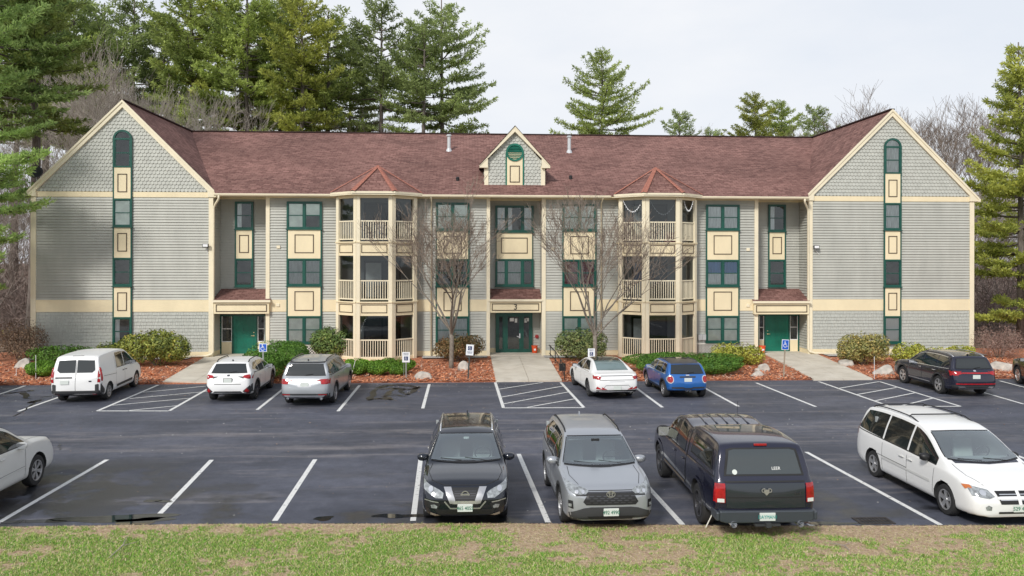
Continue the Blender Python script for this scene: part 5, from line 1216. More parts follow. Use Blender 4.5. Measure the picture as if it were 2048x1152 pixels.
        for ax in s.axles:
            for sy in (1, -1):
                if w0 is None: w = wm.build('wheel', M['tyre'], r, smooth=True); rr = rm.build('rim', [M[rim], M['black']], w); w.data.set_sharp_from_angle(angle=R(40)); w0 = w
                else: w = dup(w0, r)
                w.location = (ax, sy*(hw-wwidth/2-.02), Rw); w.rotation_euler = (0, 0, 0 if sy > 0 else math.pi)
        if clad:
            for ax in s.axles:
                for sy in (1, -1):
                    n_ = 16; o_ = [(ax+(Ra+.065)*math.cos(math.pi*(i/n_*1.16-.08)), Rw+.01+(Ra+.065)*math.sin(math.pi*(i/n_*1.16-.08))) for i in range(n_+1)]; i_ = [(ax+(Ra+.002)*math.cos(math.pi*(i/n_*1.16-.08)), Rw+.01+(Ra+.002)*math.sin(math.pi*(i/n_*1.16-.08))) for i in range(n_+1)]
                    s.patch('wheel_arch_trim', 'side', o_+i_[::-1], M['cladding'], sy, off=.008, grid=.5)
            xa, xb = s.axles[0]-Ra-.02, s.axles[1]+Ra+.02
            for sy in (1, -1): s.patch('sill_trim', 'side', [(xa, zb+.03), (xa, zb+.14), (xb, zb+.14), (xb, zb+.03)], M['cladding'], sy, off=.008)
    def xo(s, z, sg): return sg*(s.nose(z) if sg > 0 else s.tail(z))
    def ring(s, q):
        hw = s.plan(q); zb, zr, zl = s.zb(q), s.roof(q), s.belt(q); zl = min(zl, zr-.04); H = s.H
        hb = hw*.965; cr = s.crown*(.7 if zr < zl+.25 else 1)
        t = max(0, min(1, (zr-cr-zl)/(H-cr-zl+1e-6))); wr = hb*(1-t)*.97+t*min(s.wtop, hw*.93); ze = max(zl+.012, zr-cr)
        if zr < zl+.15: wr = hb*.93
        mw = (hb+wr)/2+.012*t
        key = [(0, zb), (hw*.78, zb), (hw*.93, zb+.035), (hw*.985, zb+.12), (hw, zb+(zl-zb)*.42), (hw*.998, zb+(zl-zb)*.68), (hb+(hw-hb)*.45, zl-.045), (hb, zl), (mw, (zl+ze)/2), (wr, ze-.02*t), (wr*.965, ze+(zr-ze)*.35), (wr*.72, ze+(zr-ze)*.76), (wr*.36, ze+(zr-ze)*.96), (0, zr)]
        half = []; sub = 3
        for i in range(len(key)-1):
            p0, p1, p2, p3 = key[max(i-1, 0)], key[i], key[i+1], key[min(i+2, len(key)-1)]
            if i == 0: p0 = (-key[1][0], key[1][1])
            if i == len(key)-2: p3 = (-key[-2][0], key[-2][1])
            l1 = math.dist(p1, p2)+1e-6; l0 = math.dist(p0, p1)+1e-6; l2 = math.dist(p2, p3)+1e-6
            for k in range(sub):
                u = k/sub; o = []
                for c in (0, 1):
                    m1 = ((p2[c]-p0[c])/(l0+l1))*l1*.8; m2 = ((p3[c]-p1[c])/(l1+l2))*l1*.8
                    o.append((2*u**3-3*u**2+1)*p1[c]+(u**3-2*u**2+u)*m1+(-2*u**3+3*u**2)*p2[c]+(u**3-u**2)*m2)
                half.append(tuple(o))
        half.append(key[-1]); x = s.L/2-q
        def X(z):
            v = x
            if q < .6: v += s.nose(z)*(1-q/.6)**1.3
            if s.L-q < .6: v -= s.tail(z)*(1-(s.L-q)/.6)**1.3
            return v
        right = [(X(z), y, z) for y, z in half]; left = [(X(z), -y, z) for y, z in half[1:-1]][::-1]
        return right+left
    def hit(s, view, a, b, sy=1):
        if view == 'side': o, d = Vector((a, sy*3, b)), Vector((0, -sy, 0))
        elif view == 'front': o, d = Vector((6, a, b)), Vector((-1, 0, 0))
        elif view == 'rear': o, d = Vector((-6, a, b)), Vector((1, 0, 0))
        else: o, d = Vector((a, b, 4)), Vector((0, 0, -1))
        h = s.bvh.ray_cast(o, d)
        if h[0] is None: return None, None
        n = h[1]; n = n if n.dot(d) < 0 else -n
        return h[0], n
    def patch(s, name, view, poly, m, sy=1, off=.004, grid=.07, parent=None):
        pts = []; n = len(poly)
        for i in range(n):
            a, b = Vector(poly[i]), Vector(poly[(i+1) % n]); k = max(1, int((b-a).length/min(grid, .1)))
            for j in range(k): pts.append(a.lerp(b, j/k))
        nb = len(pts); ed = [(i, (i+1) % nb) for i in range(nb)]
        x0, x1 = min(p.x for p in pts), max(p.x for p in pts); y0, y1 = min(p.y for p in pts), max(p.y for p in pts)
        gx = int((x1-x0)/grid); gy = int((y1-y0)/grid)
        for i in range(1, gx+1):
            for j in range(1, gy+1): pts.append(Vector((x0+(x1-x0)*i/(gx+1)+.001*j, y0+(y1-y0)*j/(gy+1)+.0013*i)))
        V, _, F, *_r = delaunay_2d_cdt(pts, ed, [list(range(nb))], 1, 1e-5)
        par = list(range(len(V)))
        def find(i):
            while par[i] != i: par[i] = par[par[i]]; i = par[i]
            return i
        for f in F:
            for k in f[1:]: par[find(k)] = find(f[0])
        cnt = {}
        for f in F: cnt[find(f[0])] = cnt.get(find(f[0]), 0)+1
        best = max(cnt, key=cnt.get); F = [f for f in F if find(f[0]) == best]; used = sorted({i for f in F for i in f}); ix = {u: j for j, u in enumerate(used)}; V = [V[u] for u in used]; F = [[ix[i] for i in f] for f in F]
        W = []
        for v in V:
            p, nr = s.hit(view, v.x, v.y, sy)
            if p is None:
                for f in (.98, .95, .9, .8):
                    p, nr = s.hit(view, v.x*(f if view in ('front', 'rear', 'side') else 1), v.y, sy)
                    if p is not None: break
            if p is None: p, nr = Vector((0, 0, .5)), Vector((0, 0, 1))
            W.append(p+nr*off)
        me = bpy.data.meshes.new(name); me.from_pydata(W, [], F); me.materials.append(m); me.polygons.foreach_set('use_smooth', [True]*len(me.polygons))
        o = bpy.data.objects.new(name, me); col.objects.link(o); o.parent = parent or s.root; return o
    def both(s, name, view, poly, m, **k):
        a = s.patch(name, view, poly, m, 1, **k)
        b = s.patch(name, view, poly, m, -1, **k) if view == 'side' else s.patch(name, view, [(-p[0], p[1]) for p in poly] if view != 'top' else [(p[0], -p[1]) for p in poly], m, **k)
        return a, b
    def strip(s, name, view, line, w, m, sy=1, off=.003, parent=None):
        l = [Vector(p) for p in line]; a, b = [], []
        for i, p in enumerate(l):
            d = (l[min(i+1, len(l)-1)]-l[max(i-1, 0)]).normalized(); nrm = Vector((-d.y, d.x))*w/2; a.append(p+nrm); b.append(p-nrm)
        return s.patch(name, view, [tuple(p) for p in a+b[::-1]], m, sy, off, .2, parent)
    def X(s, q): return s.L/2-q
    def zre(s, q): return s.roof(q)-s.crown
    def windows(s, splits, q0, q1, slant=.25, lift=.03, drop=.06, m='autoglass', chrome=False, rearup=0., frame=True, pil=.035, top0=None):
        """side windows between q0 (front corner) and q1; splits = pillar positions"""
        cuts = [q0]+splits+[q1]
        for i in range(len(cuts)-1):
            a, b = cuts[i]+(pil if i else 0), cuts[i+1]-(pil if i < len(cuts)-2 else 0); last = i == len(cuts)-2
            bt = lambda q: s.belt(q)+lift+(rearup*max(0, (q-cuts[-2])/(q1-cuts[-2])) if last else 0)
            bot = [(q, bt(q)) for q in np.linspace(a, b, 6)]
            tp = [(q, min(s.zre(q)-drop, s.H-.11)) for q in np.linspace(a, b-(slant if last else 0), 8)]
            tp = [(q, z) for q, z in tp if z > bt(q)+.055]
            poly = [(s.X(q), z) for q, z in bot]+[(s.X(q), z) for q, z in tp[::-1]]
            if b-a < .1: continue
            for sy in (1, -1): s.patch('side_window', 'side', poly, M[m], sy, off=.005)
        if frame:
            for sy in (1, -1):
                s.strip('window_trim', 'side', [(s.X(q), s.belt(q)+lift-.012) for q in np.linspace(q0, q1, 8)], .022, M['chrome' if chrome else 'black'], sy, .008)
                if chrome: s.strip('window_trim', 'side', [(s.X(q), min(s.zre(q)-drop, s.H-.11)+.012) for q in np.linspace(q0+.45, q1-slant, 10)], .02, M['chrome'], sy, .008)
        for q in splits:
            for sy in (1, -1): s.strip('door_seam', 'side', [(s.X(q), s.belt(q)), (s.X(q), .45), (s.X(q)+.01, s.zb(q)+.12)], .012, M['seam'], sy, .003)
    def screen(s, za, zb_, view='front', m='windshield', inset=.06, name='windshield', wf=1.0, bow=.03, clear=False):
        if view == 'rear': wf *= .94
        poly = []; N = 8
        def half(z):
            hb = s.hw*.965*.97; zl = s.belt(s.L*.4); t = max(0, min(1, (z-zl)/(s.H-s.crown-zl))); return ((1-t)*hb+t*s.wtop-inset)*wf
        for i in range(N+1):
            y = -1+2*i/N; poly.append((half(za)*y, za-bow*(1-y*y) if view == 'front' else za-bow*.3*(1-y*y)))
        for i in range(N+1):
            y = 1-2*i/N; poly.append((half(zb_)*y, zb_+bow*.3*(1-y*y)))
        if clear:
            cy, cz = 0, (za+zb_)/2; n2 = len(poly); sh = [(y*.955, cz+(z-cz)*.88) for y, z in poly]
            def inside(y, z):
                r_ = False; j = n2-1
                for i in range(n2):
                    if (sh[i][1] > z) != (sh[j][1] > z) and y < (sh[j][0]-sh[i][0])*(z-sh[i][1])/(sh[j][1]-sh[i][1])+sh[i][0]: r_ = not r_
                    j = i
                return r_
            bm = bmesh.new(); bm.from_mesh(s.body.data); bm.faces.ensure_lookup_table()
            kill = [f_ for f_ in bm.faces if f_.normal.x > .15 and f_.calc_center_median().x > -.2 and inside(f_.calc_center_median().y, f_.calc_center_median().z)]
            bmesh.ops.delete(bm, geom=kill, context='FACES'); bm.to_mesh(s.body.data); bm.free()
            lp = [(y*.985, cz+(z-cz)*.955) for y, z in poly]
            for seg_ in (lp[:N+1], [lp[N], lp[N+1]], lp[N+1:], [lp[-1], lp[0]]): s.strip('windshield_seal', view, seg_, .055, M['black'], off=.010)
            s.interior(za)
            return s.patch(name, view, poly, M['clearscreen'], off=.016)
        f = s.patch(name+'_surround', view, [(y*1.03, z+(-.018 if i <= N else .016)) for i, (y, z) in enumerate(poly)], M['black'], off=.009)
        return s.patch(name, view, poly, M[m], off=.016)
    def interior(s, zd):
        q0 = next(q for q in np.linspace(.6, 3, 100) if s.roof(q) > zd); x0 = s.X(q0); w = s.hw*.86
        d = MB(); d.prism([(x0+.12, -w, zd-.12), (x0+.12, w, zd-.12), (x0-.45, w, zd-.04), (x0-.45, -w, zd-.04)], (0, 0, -.35)); d.build('dashboard', M['dash'], s.root, bevel=.04)
        MB().box(x0-3.0, x0-.45, -w, w, .42, .50).build('cabin_floor', M['dash'], s.root)
        MB().box(x0-3.0, x0-2.92, -w, w, .5, s.H-.25).build('cabin_back', M['dash'], s.root)
        for sy in (1, -1):
            y = sy*.38; x = x0-1.25
            MB().box(x-.02, x+.45, y-.24, y+.24, .5, .68).prism([(x-.02, y-.24, .62), (x+.10, y-.24, .62), (x-.10, y-.22, zd+.14), (x-.20, y-.22, zd+.14)], (0, .46, 0)).build('front_seat', M['seatfab'], s.root, bevel=.03)
            MB().box(x-.24, x-.13, y-.13, y+.13, zd+.17, zd+.34).build('headrest', M['seatfab'], s.root, bevel=.03)
        MB().box(x0-2.5, x0-2.3, -w*.85, w*.85, .5, zd+.12).build('rear_seat', M['seatfab'], s.root, bevel=.03)
        wm_ = MB(); cx, cy_, cz_ = x0-.62, .38, zd-.02; n_ = 20
        wm_.tube([(cx+.17*math.sin(6.283*i/n_)*.45, cy_+.18*math.cos(6.283*i/n_), cz_+.18*math.sin(6.283*i/n_)*.9) for i in range(n_+1)], .016, 6, cap=False); wm_.bar((cx, cy_-.17, cz_), (cx, cy_+.17, cz_), .03, .02); wm_.build('steering_wheel', M['black'], s.root)
    def mirrors(s, q, z, m, sz=(.10, .13, .085)):
        for sy in (1, -1):
            bm = bmesh.new(); bmesh.ops.create_icosphere(bm, subdivisions=3, radius=1)
            for v in bm.verts: v.co = Vector((max(v.co.x, -.45)*sz[0], v.co.y*sz[1]*(1+.12*v.co.z), (abs(v.co.z)**.75*math.copysign(1, v.co.z))*sz[2]))
            me = bpy.data.meshes.new('side_mirror'); bm.to_mesh(me); bm.free(); me.materials.append(m); me.polygons.foreach_set('use_smooth', [True]*len(me.polygons))
            o = bpy.data.objects.new('side_mirror', me); col.objects.link(o); o.parent = s.root; o.location = (s.X(q), sy*(s.hw+sz[1]*.35), z)
            MB().box(-.5*sz[0], -.4*sz[0], -sz[1]*.8, sz[1]*.8, -sz[2]*.75, sz[2]*.75).build('mirror_glass', M['chrome'], o)
            MB().tube([(0, -sy*.14, -.05), (0, -sy*.02, -.02)], [.035, .028], 6).build('mirror_arm', M['black'], o)
    def rails(s, qa, qb, m, lift=.045, yf=.93, r=.018, cross=()):
        for sy in (1, -1):
            pts = []
            for i in range(9):
                q = qa+(qb-qa)*i/8; p, n = s.hit('top', s.X(q), sy*s.wtop*yf)
                if p is None: continue
                pts.append(p+Vector((0, 0, -.01 if i in (0, 8) else lift)))
            s_ = MB(); s_.tube(pts, r, 6); s_.build('roof_rail', m, s.root, smooth=True)
        for q in cross:
            p, n = s.hit('top', s.X(q), 0); MB().tube([(p.x, -s.wtop*yf, p.z-.0), (p.x, -s.wtop*yf*.9, p.z+.05), (p.x, s.wtop*yf*.9, p.z+.05), (p.x, s.wtop*yf, p.z)], .016, 6).build('roof_bar', m, s.root)
    def antenna(s, q, m=None, h=.06):
        p, n = s.hit('top', s.X(q), 0); MB().prism([(p.x+.07, -.015, p.z-.01), (p.x-.07, -.015, p.z-.01), (p.x-.08, -.008, p.z+h), (p.x-.03, -.008, p.z+h)], (0, .03, 0)).build('roof_antenna', m or s.paint, s.root)
    def plate(s, end, z, txt='', frame=None, y=0, ink='plateink'):
        p, n = s.hit('front' if end > 0 else 'rear', y, z); x = p.x+end*.02
        o = MB().box(x-.008, x+.008, y-.155, y+.155, z-.078, z+.078, 0).build('licence_plate', M['plate'], s.root, bevel=.008)
        if frame: MB().box(min(x-end*.012, x+end*.004), max(x-end*.012, x+end*.004), y-.17, y+.17, z-.092, z+.092).build('plate_frame', M[frame], o)
        if txt: text(txt, .105, M[ink], o, (x+end*.012, y, z-.005), (R(90), 0, R(90)*end), .002, 'plate_number', 1.0 if len(txt) < 8 else .85)
        return o
    def seams(s, lines, w=.012):
        for view, l in lines:
            for sy in ((1, -1) if view == 'side' else (1,)): s.strip('panel_seam', view, l, w, M['seam'], sy, .0025)
    def handles(s, qs, z, m, w=.16):
        for q in qs:
            for sy in (1, -1):
                p, n = s.hit('side', s.X(q), z, sy); MB().obox(p+n*.022, (w/2, 0, 0), (0, .012, 0), (0, 0, .014)).build('door_handle', m, s.root, bevel=.006)
    def wipers(s, q, m='black'):
        for y0, y1 in ((.5, -.02), (-.1, -.6)):
            a, _ = s.hit('top', s.X(q-.02), y0*s.hw); b, _ = s.hit('top', s.X(q+.06), y1*s.hw); MB().tube([a+Vector((0, 0, .02)), b+Vector((0, 0, .025))], .008, 4).build('wiper', M[m], s.root)
    def rearwiper(s, z0, y1=.28, dz=.04):
        a, _ = s.hit('rear', 0, z0); b, _ = s.hit('rear', -y1, z0+dz); MB().tube([a+Vector((-.03, 0, 0)), b+Vector((-.03, 0, 0))], .012, 4).build('rear_wiper', M['black'], s.root)
    def exhaust(s, ys, z, x=.02, r=.045):
        for y in ys: MB().tube([(-s.L/2+.25, y, z), (-s.L/2-x, y, z)], r, 12, cap=False).disc((-s.L/2+.2, y, z), (-1, 0, 0), r, .01, 12).build('exhaust_tip', M['chrome'], s.root, smooth=False)
def lin(a, b, n=9): return list(np.linspace(a, b, n))
def suvroof(L, H, hz, cowl, wt, rr, rg, zg, n0=.22): return [(0, hz-n0), (.10, hz-n0*.55), (.4, hz-.07), (.8, hz-.015), (cowl-.05, hz+.03), (cowl+.1, hz+.10), (wt-.05, H-.085), (wt+.25, H-.02), ((wt+rr)/2, H), (rr, H-.055), (rr+.12, H-.10), (rg, zg), (L-.03, zg-.12), (L, zg-.20)]
# --- black compact SUV, nose to camera
c = Car('black_suv', 'shiny black compact SUV facing the camera, silver V grille', None, None, 'right', 4.69, 1.84, 1.65, 2.706, .92,
  suvroof(4.69, 1.65, 1.06, 1.20, 2.05, 4.2, 4.6, 1.12), [(0, .78), (.3, .90), (1.2, 1.02), (3.5, 1.08), (4.69, 1.12)], M['blackp'], Rw=.355, cat='car', wtop=.70, rim='alloy', pos=((G(933, 1041)[0]+.0, G(933, 1031)[1]+SC*(4.69/2-.92)), -90.4))
c.windows([2.35, 3.3], 1.25, 4.2, slant=.5, rearup=.12, chrome=True); c.screen(1.13, 1.53, clear=True); c.mirrors(1.62, 1.10, M['blackp']); c.rails(2.15, 4.1, M['chrome'], .05); c.antenna(4.0); c.wipers(1.22); c.both('lamp_reflector', 'front', [(.70+.05*math.cos(i*.5236), .815+.05*math.sin(i*.5236)) for i in range(12)], M['chrome'], off=.024)
c.both('headlight', 'front', [(.44, .75), (.52, .80), (.86, .94), (.84, .80), (.60, .66), (.46, .66)], M['lens'], off=.012)
c.patch('grille', 'front', [(-.44, .84), (.44, .84), (.30, .60), (-.30, .60)], M['black'], off=.008)
for sy in (1, -1): c.patch('chrome_grille_arm', 'front', [(sy*.44, .85), (sy*.29, .85), (sy*.20, .62), (sy*.24, .55), (sy*.31, .56)], M['alloy'], off=.016)
c.patch('chrome_grille_arm', 'front', [(-.24, .55), (.24, .55), (.21, .61), (-.21, .61)], M['chrome'], off=.016)
for z in (.66, .70, .74, .78): c.strip('grille_bar', 'front', [(-.22, z), (.22, z)], .012, M['alloydark'], off=.012)
p, _ = c.hit('front', 0, .73); MB().ring((p.x+.012, 0, .73), (1, 0, 0), .058, .078, .014, 24).box(p.x+.012, p.x+.028, -.095, .095, .716, .744).build('round_badge', M['alloy'], c.root)
c.strip('lower_chrome_line', 'front', [(-.42, .60), (-.30, .46), (.30, .46), (.42, .60)], .03, M['alloy'], off=.012)
c.patch('lower_grille', 'front', [(-.62, .44), (.62, .44), (.55, .33), (-.55, .33)], M['black'], off=.008)
c.both('fog_lamp_pocket', 'front', [(.50, .56), (.84, .62), (.84, .50), (.56, .42)], M['black'], off=.01)
c.both('fog_lamp', 'front', [(.58, .46), (.68, .47), (.70, .53), (.62, .54), (.56, .50)], M['lens'], off=.02); c.strip('fog_lamp_trim', 'front', [(.54, .58), (.82, .62)], .02, M['alloy'], off=.016); c.strip('fog_lamp_trim', 'front', [(-.54, .58), (-.82, .62)], .02, M['alloy'], off=.016)
c.strip('skid_plate', 'front', [(-.7, .36), (-.5, .30), (.5, .30), (.7, .36)], .045, M['alloy'], off=.02)
c.plate(1, .47, '465 4055'); c.seams([('top', [(c.X(1.15), .72), (c.X(.7), .78), (c.X(.2), .66)]), ('top', [(c.X(1.15), -.72), (c.X(.7), -.78), (c.X(.2), -.66)]), ('front', [(-.7, .95), (-.4, .88), (.4, .88), (.7, .95)])])
c.handles((2.2, 3.15), .95, M['chrome']); c.both('tail_light', 'rear', [(.5, 1.0), (.84, 1.02), (.84, .85), (.6, .88)], M['redlens'], off=.01); c.screen(1.15, 1.52, 'rear', 'autoglass', name='rear_window')
p, _ = c.hit('front', .0, 1.5); MB().box(p.x+.004, p.x+.02, -.06, .06, 1.455, 1.50).build('rear_view_mirror', M['white'], c.root)
# --- silver SUV, nose to camera
c = Car('silver_suv', 'silver crossover SUV facing the camera, black lower bumper and oval badge', (1098.5, 968.6), (1131, 1043.6), 'right', 4.60, 1.86, 1.70, 2.69, .93,
  suvroof(4.6, 1.70, 1.08, 1.18, 2.0, 4.1, 4.5, 1.12), [(0, .80), (.3, .93), (1.2, 1.05), (3.4, 1.10), (4.6, 1.16)], M['silver'], Rw=.36, wtop=.70, rim='alloy', nose=[(0, -.10), (.3, -.0), (.6, -.01), (.85, -.03), (1.1, -.2)])
c.windows([2.3, 3.2], 1.28, 4.2, slant=.45, rearup=.14); c.screen(1.14, 1.565, clear=True); c.mirrors(1.62, 1.12, M['silver']); c.rails(2.1, 4.1, M['black'], .04, .95); c.antenna(4.0); c.wipers(1.2)
for cy in (.56, .68): c.both('lamp_reflector', 'front', [(cy+.035*math.cos(i*.5236), .86+.033*math.sin(i*.5236)) for i in range(12)], M['chrome'], off=.024)
c.both('headlight', 'front', [(.42, .86), (.50, .92), (.87, 1.00), (.86, .90), (.70, .80), (.50, .80)], M['lens'], off=.012)
c.both('headlight_rim', 'front', [(.42, .86), (.47, .80), (.70, .795), (.70, .815), (.50, .825), (.445, .865)], M['black'], off=.016)
c.patch('grille', 'front', [(-.46, .84), (.46, .84), (.56, .68), (.50, .62), (-.50, .62), (-.56, .68)], M['black'], off=.01)
for i, z in enumerate((.665, .705, .745, .785)):
    for k in range(7): y = -.42+.14*k+(.07 if i % 2 else 0)-.035; c.strip('grille_bar', 'front', [(y-.045, z), (y+.045, z)], .014, M['alloydark'], off=.014)
c.strip('grille_surround', 'front', [(-.46, .85), (.46, .85)], .02, M['alloydark'], off=.016)
p, _ = c.hit('front', 0, .83); b = MB(); 
for rx, rz in ((.085, .06), (.032, .055)):
    for i in range(20):
        a, d = 2*math.pi*i/20, 2*math.pi*(i+1)/20; b.bar((p.x+.03, rx*math.cos(a), .83+rz*math.sin(a)), (p.x+.03, rx*math.cos(d), .83+rz*math.sin(d)), .014, .016, up=(1, 0, 0))
for i in range(16):
    a, d = 2*math.pi*i/16, 2*math.pi*(i+1)/16; b.bar((p.x+.03, .055*math.cos(a), .855+.022*math.sin(a)), (p.x+.03, .055*math.cos(d), .855+.022*math.sin(d)), .012, .014, up=(1, 0, 0))
b.build('oval_badge', M['alloy'], c.root)
c.patch('lower_bumper', 'front', [(-.84, .46), (-.55, .56), (-.40, .58), (.40, .58), (.55, .56), (.84, .46), (.80, .32), (.5, .27), (-.5, .27), (-.80, .32)], M['cladding'], off=.010)
c.patch('lower_grille', 'front', [(-.48, .40), (.48, .40), (.42, .34), (-.42, .34)], M['black'], off=.016); c.strip('lower_lip', 'front', [(-.78, .31), (-.5, .27), (.5, .27), (.78, .31)], .02, M['alloy'], off=.02)
c.both('fog_lamp_pocket', 'front', [(.76, .70), (.84, .70), (.84, .56), (.75, .54)], M['black'], off=.012); c.both('fog_lamp', 'front', [(.78, .64), (.83, .64), (.83, .58), (.78, .58)], M['lens'], off=.02)
c.plate(1, .48, '492 4990'); c.seams([('top', [(c.X(1.15), .72), (c.X(.7), .74), (c.X(.15), .60)]), ('top', [(c.X(1.15), -.72), (c.X(.7), -.74), (c.X(.15), -.60)]), ('front', [(-.72, .955), (-.45, .885), (.45, .885), (.72, .955)])])
c.handles((2.15, 3.05), .98, M['alloy']); c.both('tail_light', 'rear', [(.5, 1.0), (.86, 1.04), (.86, .92), (.6, .92)], M['redlens'], off=.01); c.screen(1.18, 1.52, 'rear', 'autoglass', name='rear_window')
p, _ = c.hit('front', .0, 1.5); MB().box(p.x-.03, p.x+.016, -.09, .09, 1.47, 1.55).build('rear_view_camera', M['black'], c.root)
# --- white minivan
c = Car('white_minivan', 'white minivan with black roof rails parked at the right edge', (1748, 949), (1909.5, 1034), 'right', 5.09, 1.99, 1.76, 3.03, .98,
  [(0, .80), (.10, .88), (.4, .98), (.85, 1.07), (1.0, 1.12), (1.15, 1.18), (2.05, 1.64), (2.4, 1.72), (3.4, 1.76), (4.6, 1.70), (4.75, 1.62), (5.0, 1.12), (5.06, .98), (5.09, .85)],
  [(0, .72), (.3, .84), (1.1, .98), (2.5, 1.03), (5.09, 1.08)], M['w_paint'], Rw=.33, wtop=.72, rim='alloy', clad=False, style=(5, .12, .15, False), zb=.2, cat='van', nose=[(0, -.10), (.3, -.0), (.5, 0), (.85, -.16), (1.1, -.3)])
c.windows([2.45, 3.55], 1.30, 4.85, slant=.28, lift=.02, drop=.05, rearup=.03); c.screen(1.17, 1.58, inset=.07, bow=.05, clear=True); c.mirrors(1.62, 1.10, M['black'], (.10, .12, .09)); c.rails(2.5, 4.7, M['black'], .05, .92, .016, cross=(2.9, 4.4)); c.wipers(1.05); c.both('lamp_reflector', 'front', [(.72+.06*math.cos(i*.5236), .72+.05*math.sin(i*.5236)) for i in range(12)], M['chrome'], off=.024)
c.both('headlight', 'front', [(.50, .66), (.60, .78), (.88, .84), (.92, .78), (.90, .66), (.62, .62)], M['lens'], off=.012); c.both('turn_signal', 'front', [(.86, .79), (.87, .845), (.95, .83), (.94, .76)], M['amber'], off=.018)
c.patch('grille', 'front', [(-.47, .76), (.47, .76), (.40, .52), (-.40, .52)], M['black'], off=.01)
for z in (.60, .66, .70): c.strip('grille_bar', 'front', [(-.4, z), (.4, z)], .014, M['chrome'], off=.014)
c.strip('grille_cross', 'front', [(-.46, .635), (.46, .635)], .05, M['w_paint'], off=.02); c.strip('grille_cross', 'front', [(0, .77), (0, .51)], .07, M['w_paint'], off=.022)
c.both('fog_lamp', 'front', [(.60, .40), (.70, .40), (.72, .46), (.66, .50), (.59, .47)], M['lens'], off=.014); c.patch('lower_grille', 'front', [(-.45, .37), (.45, .37), (.45, .33), (-.45, .33)], M['black'], off=.01)
c.plate(1, .44, '529 481'); c.seams([('side', [(c.X(1.35), 1.0), (c.X(1.40), .5), (c.X(1.42), .25)]), ('side', [(c.X(2.45), .64), (c.X(4.0), .66)]), ('top', [(c.X(1.0), .80), (c.X(.5), .80), (c.X(.2), .62)]), ('top', [(c.X(1.0), -.80), (c.X(.5), -.80), (c.X(.2), -.62)])])
for sy in (1, -1): c.strip('body_moulding', 'side', [(c.X(1.5), .60), (c.X(3.55), .62)], .055, M['w2_paint'], sy, .014)
c.handles((2.3, 2.66), .86, M['w2_paint'], .2); c.both('tail_light', 'side', [(c.X(4.97), 1.20), (c.X(5.02), .92), (c.X(4.88), .92), (c.X(4.88), 1.2)], M['redlens'], off=.012); c.screen(1.16, 1.55, 'rear', 'autoglass', name='rear_window')
c.patch('cowl_panel', 'top', [(c.X(1.0), -.72), (c.X(.92), 0), (c.X(1.0), .72), (c.X(1.12), .74), (c.X(1.08), 0), (c.X(1.12), -.74)], M['navy'], off=.006)
# --- white SUV leaving the left edge (only its front half shows)
c = Car('white_suv', 'large white SUV cut off by the left edge of the lot', None, None, 'right', 5.1, 2.0, 1.78, 3.02, 1.02,
  suvroof(5.1, 1.78, 1.16, 1.35, 2.25, 4.6, 4.95, 1.2), [(0, .86), (.3, .98), (1.3, 1.10), (3.5, 1.14), (5.1, 1.2)], M['w2_paint'], Rw=.375, wtop=.74, clad=False, style=(6, .10, .13, True), pos=None if False else ((0, 0), 0))
a, b = Vector(G(0, 1045)), Vector(G(215, 920)); d = (b-a).normalized(); ws = Vector(G(66, 971)); perp = Vector((-d.y, d.x)); hd = math.atan2(d.y, d.x)
ctr = ws+perp*(c.hw-.13)*SC-d*(c.axles[0])*SC; c.root.location = (ctr.x, ctr.y, 0); c.root.rotation_euler = (0, 0, hd)
c.windows([2.7, 3.8], 1.55, 4.7, slant=.3); c.screen(1.22, 1.64); c.mirrors(1.85, 1.16, M['w2_paint']); c.handles((2.55, 3.65), 1.0, M['w2_paint']); c.rails(2.4, 4.5, M['alloy'])
for sy in (1, -1): c.strip('body_moulding', 'side', [(c.X(1.62), .62), (c.X(3.6), .60)], .05, M['w2_paint'], sy, .014); c.strip('door_trim', 'side', [(c.X(1.62), .635), (c.X(3.6), .615)], .012, M['chrome'], sy, .02)
c.seams([('side', [(c.X(1.58), 1.08), (c.X(1.6), .4)]), ('top', [(c.X(1.3), .8), (c.X(.3), .74)]), ('top', [(c.X(1.3), -.8), (c.X(.3), -.74)])]); c.both('headlight', 'front', [(.55, .84), (.62, .96), (.92, 1.0), (.94, .88), (.7, .82)], M['lens'], off=.012); c.patch('grille', 'front', [(-.5, .94), (.5, .94), (.45, .7), (-.45, .7)], M['black'], off=.01)
c.both('tail_light', 'rear', [(.6, 1.15), (.93, 1.15), (.93, .85), (.75, .85)], M['redlens'])

# --- dark pickup with a cap, tail to camera
c = Car('dark_pickup', 'dark blue pickup truck with bed cap, tail towards the camera', (1410, 1049), (1325.5, 950), 'left', 5.80, 2.03, 1.93, 3.56, 1.0,
  [(0, 1.0), (.08, 1.10), (.3, 1.17), (.9, 1.23), (1.35, 1.27), (1.5, 1.34), (2.15, 1.78), (2.4, 1.87), (2.9, 1.90), (3.55, 1.84), (3.66, 1.84), (3.75, 1.90), (4.6, 1.93), (5.45, 1.88), (5.55, 1.80), (5.72, 1.30), (5.77, 1.22), (5.80, 1.16)],
  [(0, .95), (.3, 1.08), (1.4, 1.20), (3.6, 1.22), (5.6, 1.25), (5.8, 1.14)], M['darkblue'], Rw=.42, wtop=.80, rim='alloydark', clad=False, style=(5, .13, .17, True), zb=.42, cat='pickup truck', arch=.07, wwidth=.28,
  plan=[(0, .78), (.07, .88), (.25, .96), (.6, 1.0), (1.2, 1.015), (4.8, 1.015), (5.5, 1.0), (5.72, .985), (5.78, .95), (5.80, .90)], tail=[(0, -.02), (.6, 0), (1.1, -.01), (1.9, -.02)])
c.windows([2.72], 1.72, 3.45, slant=.06); 
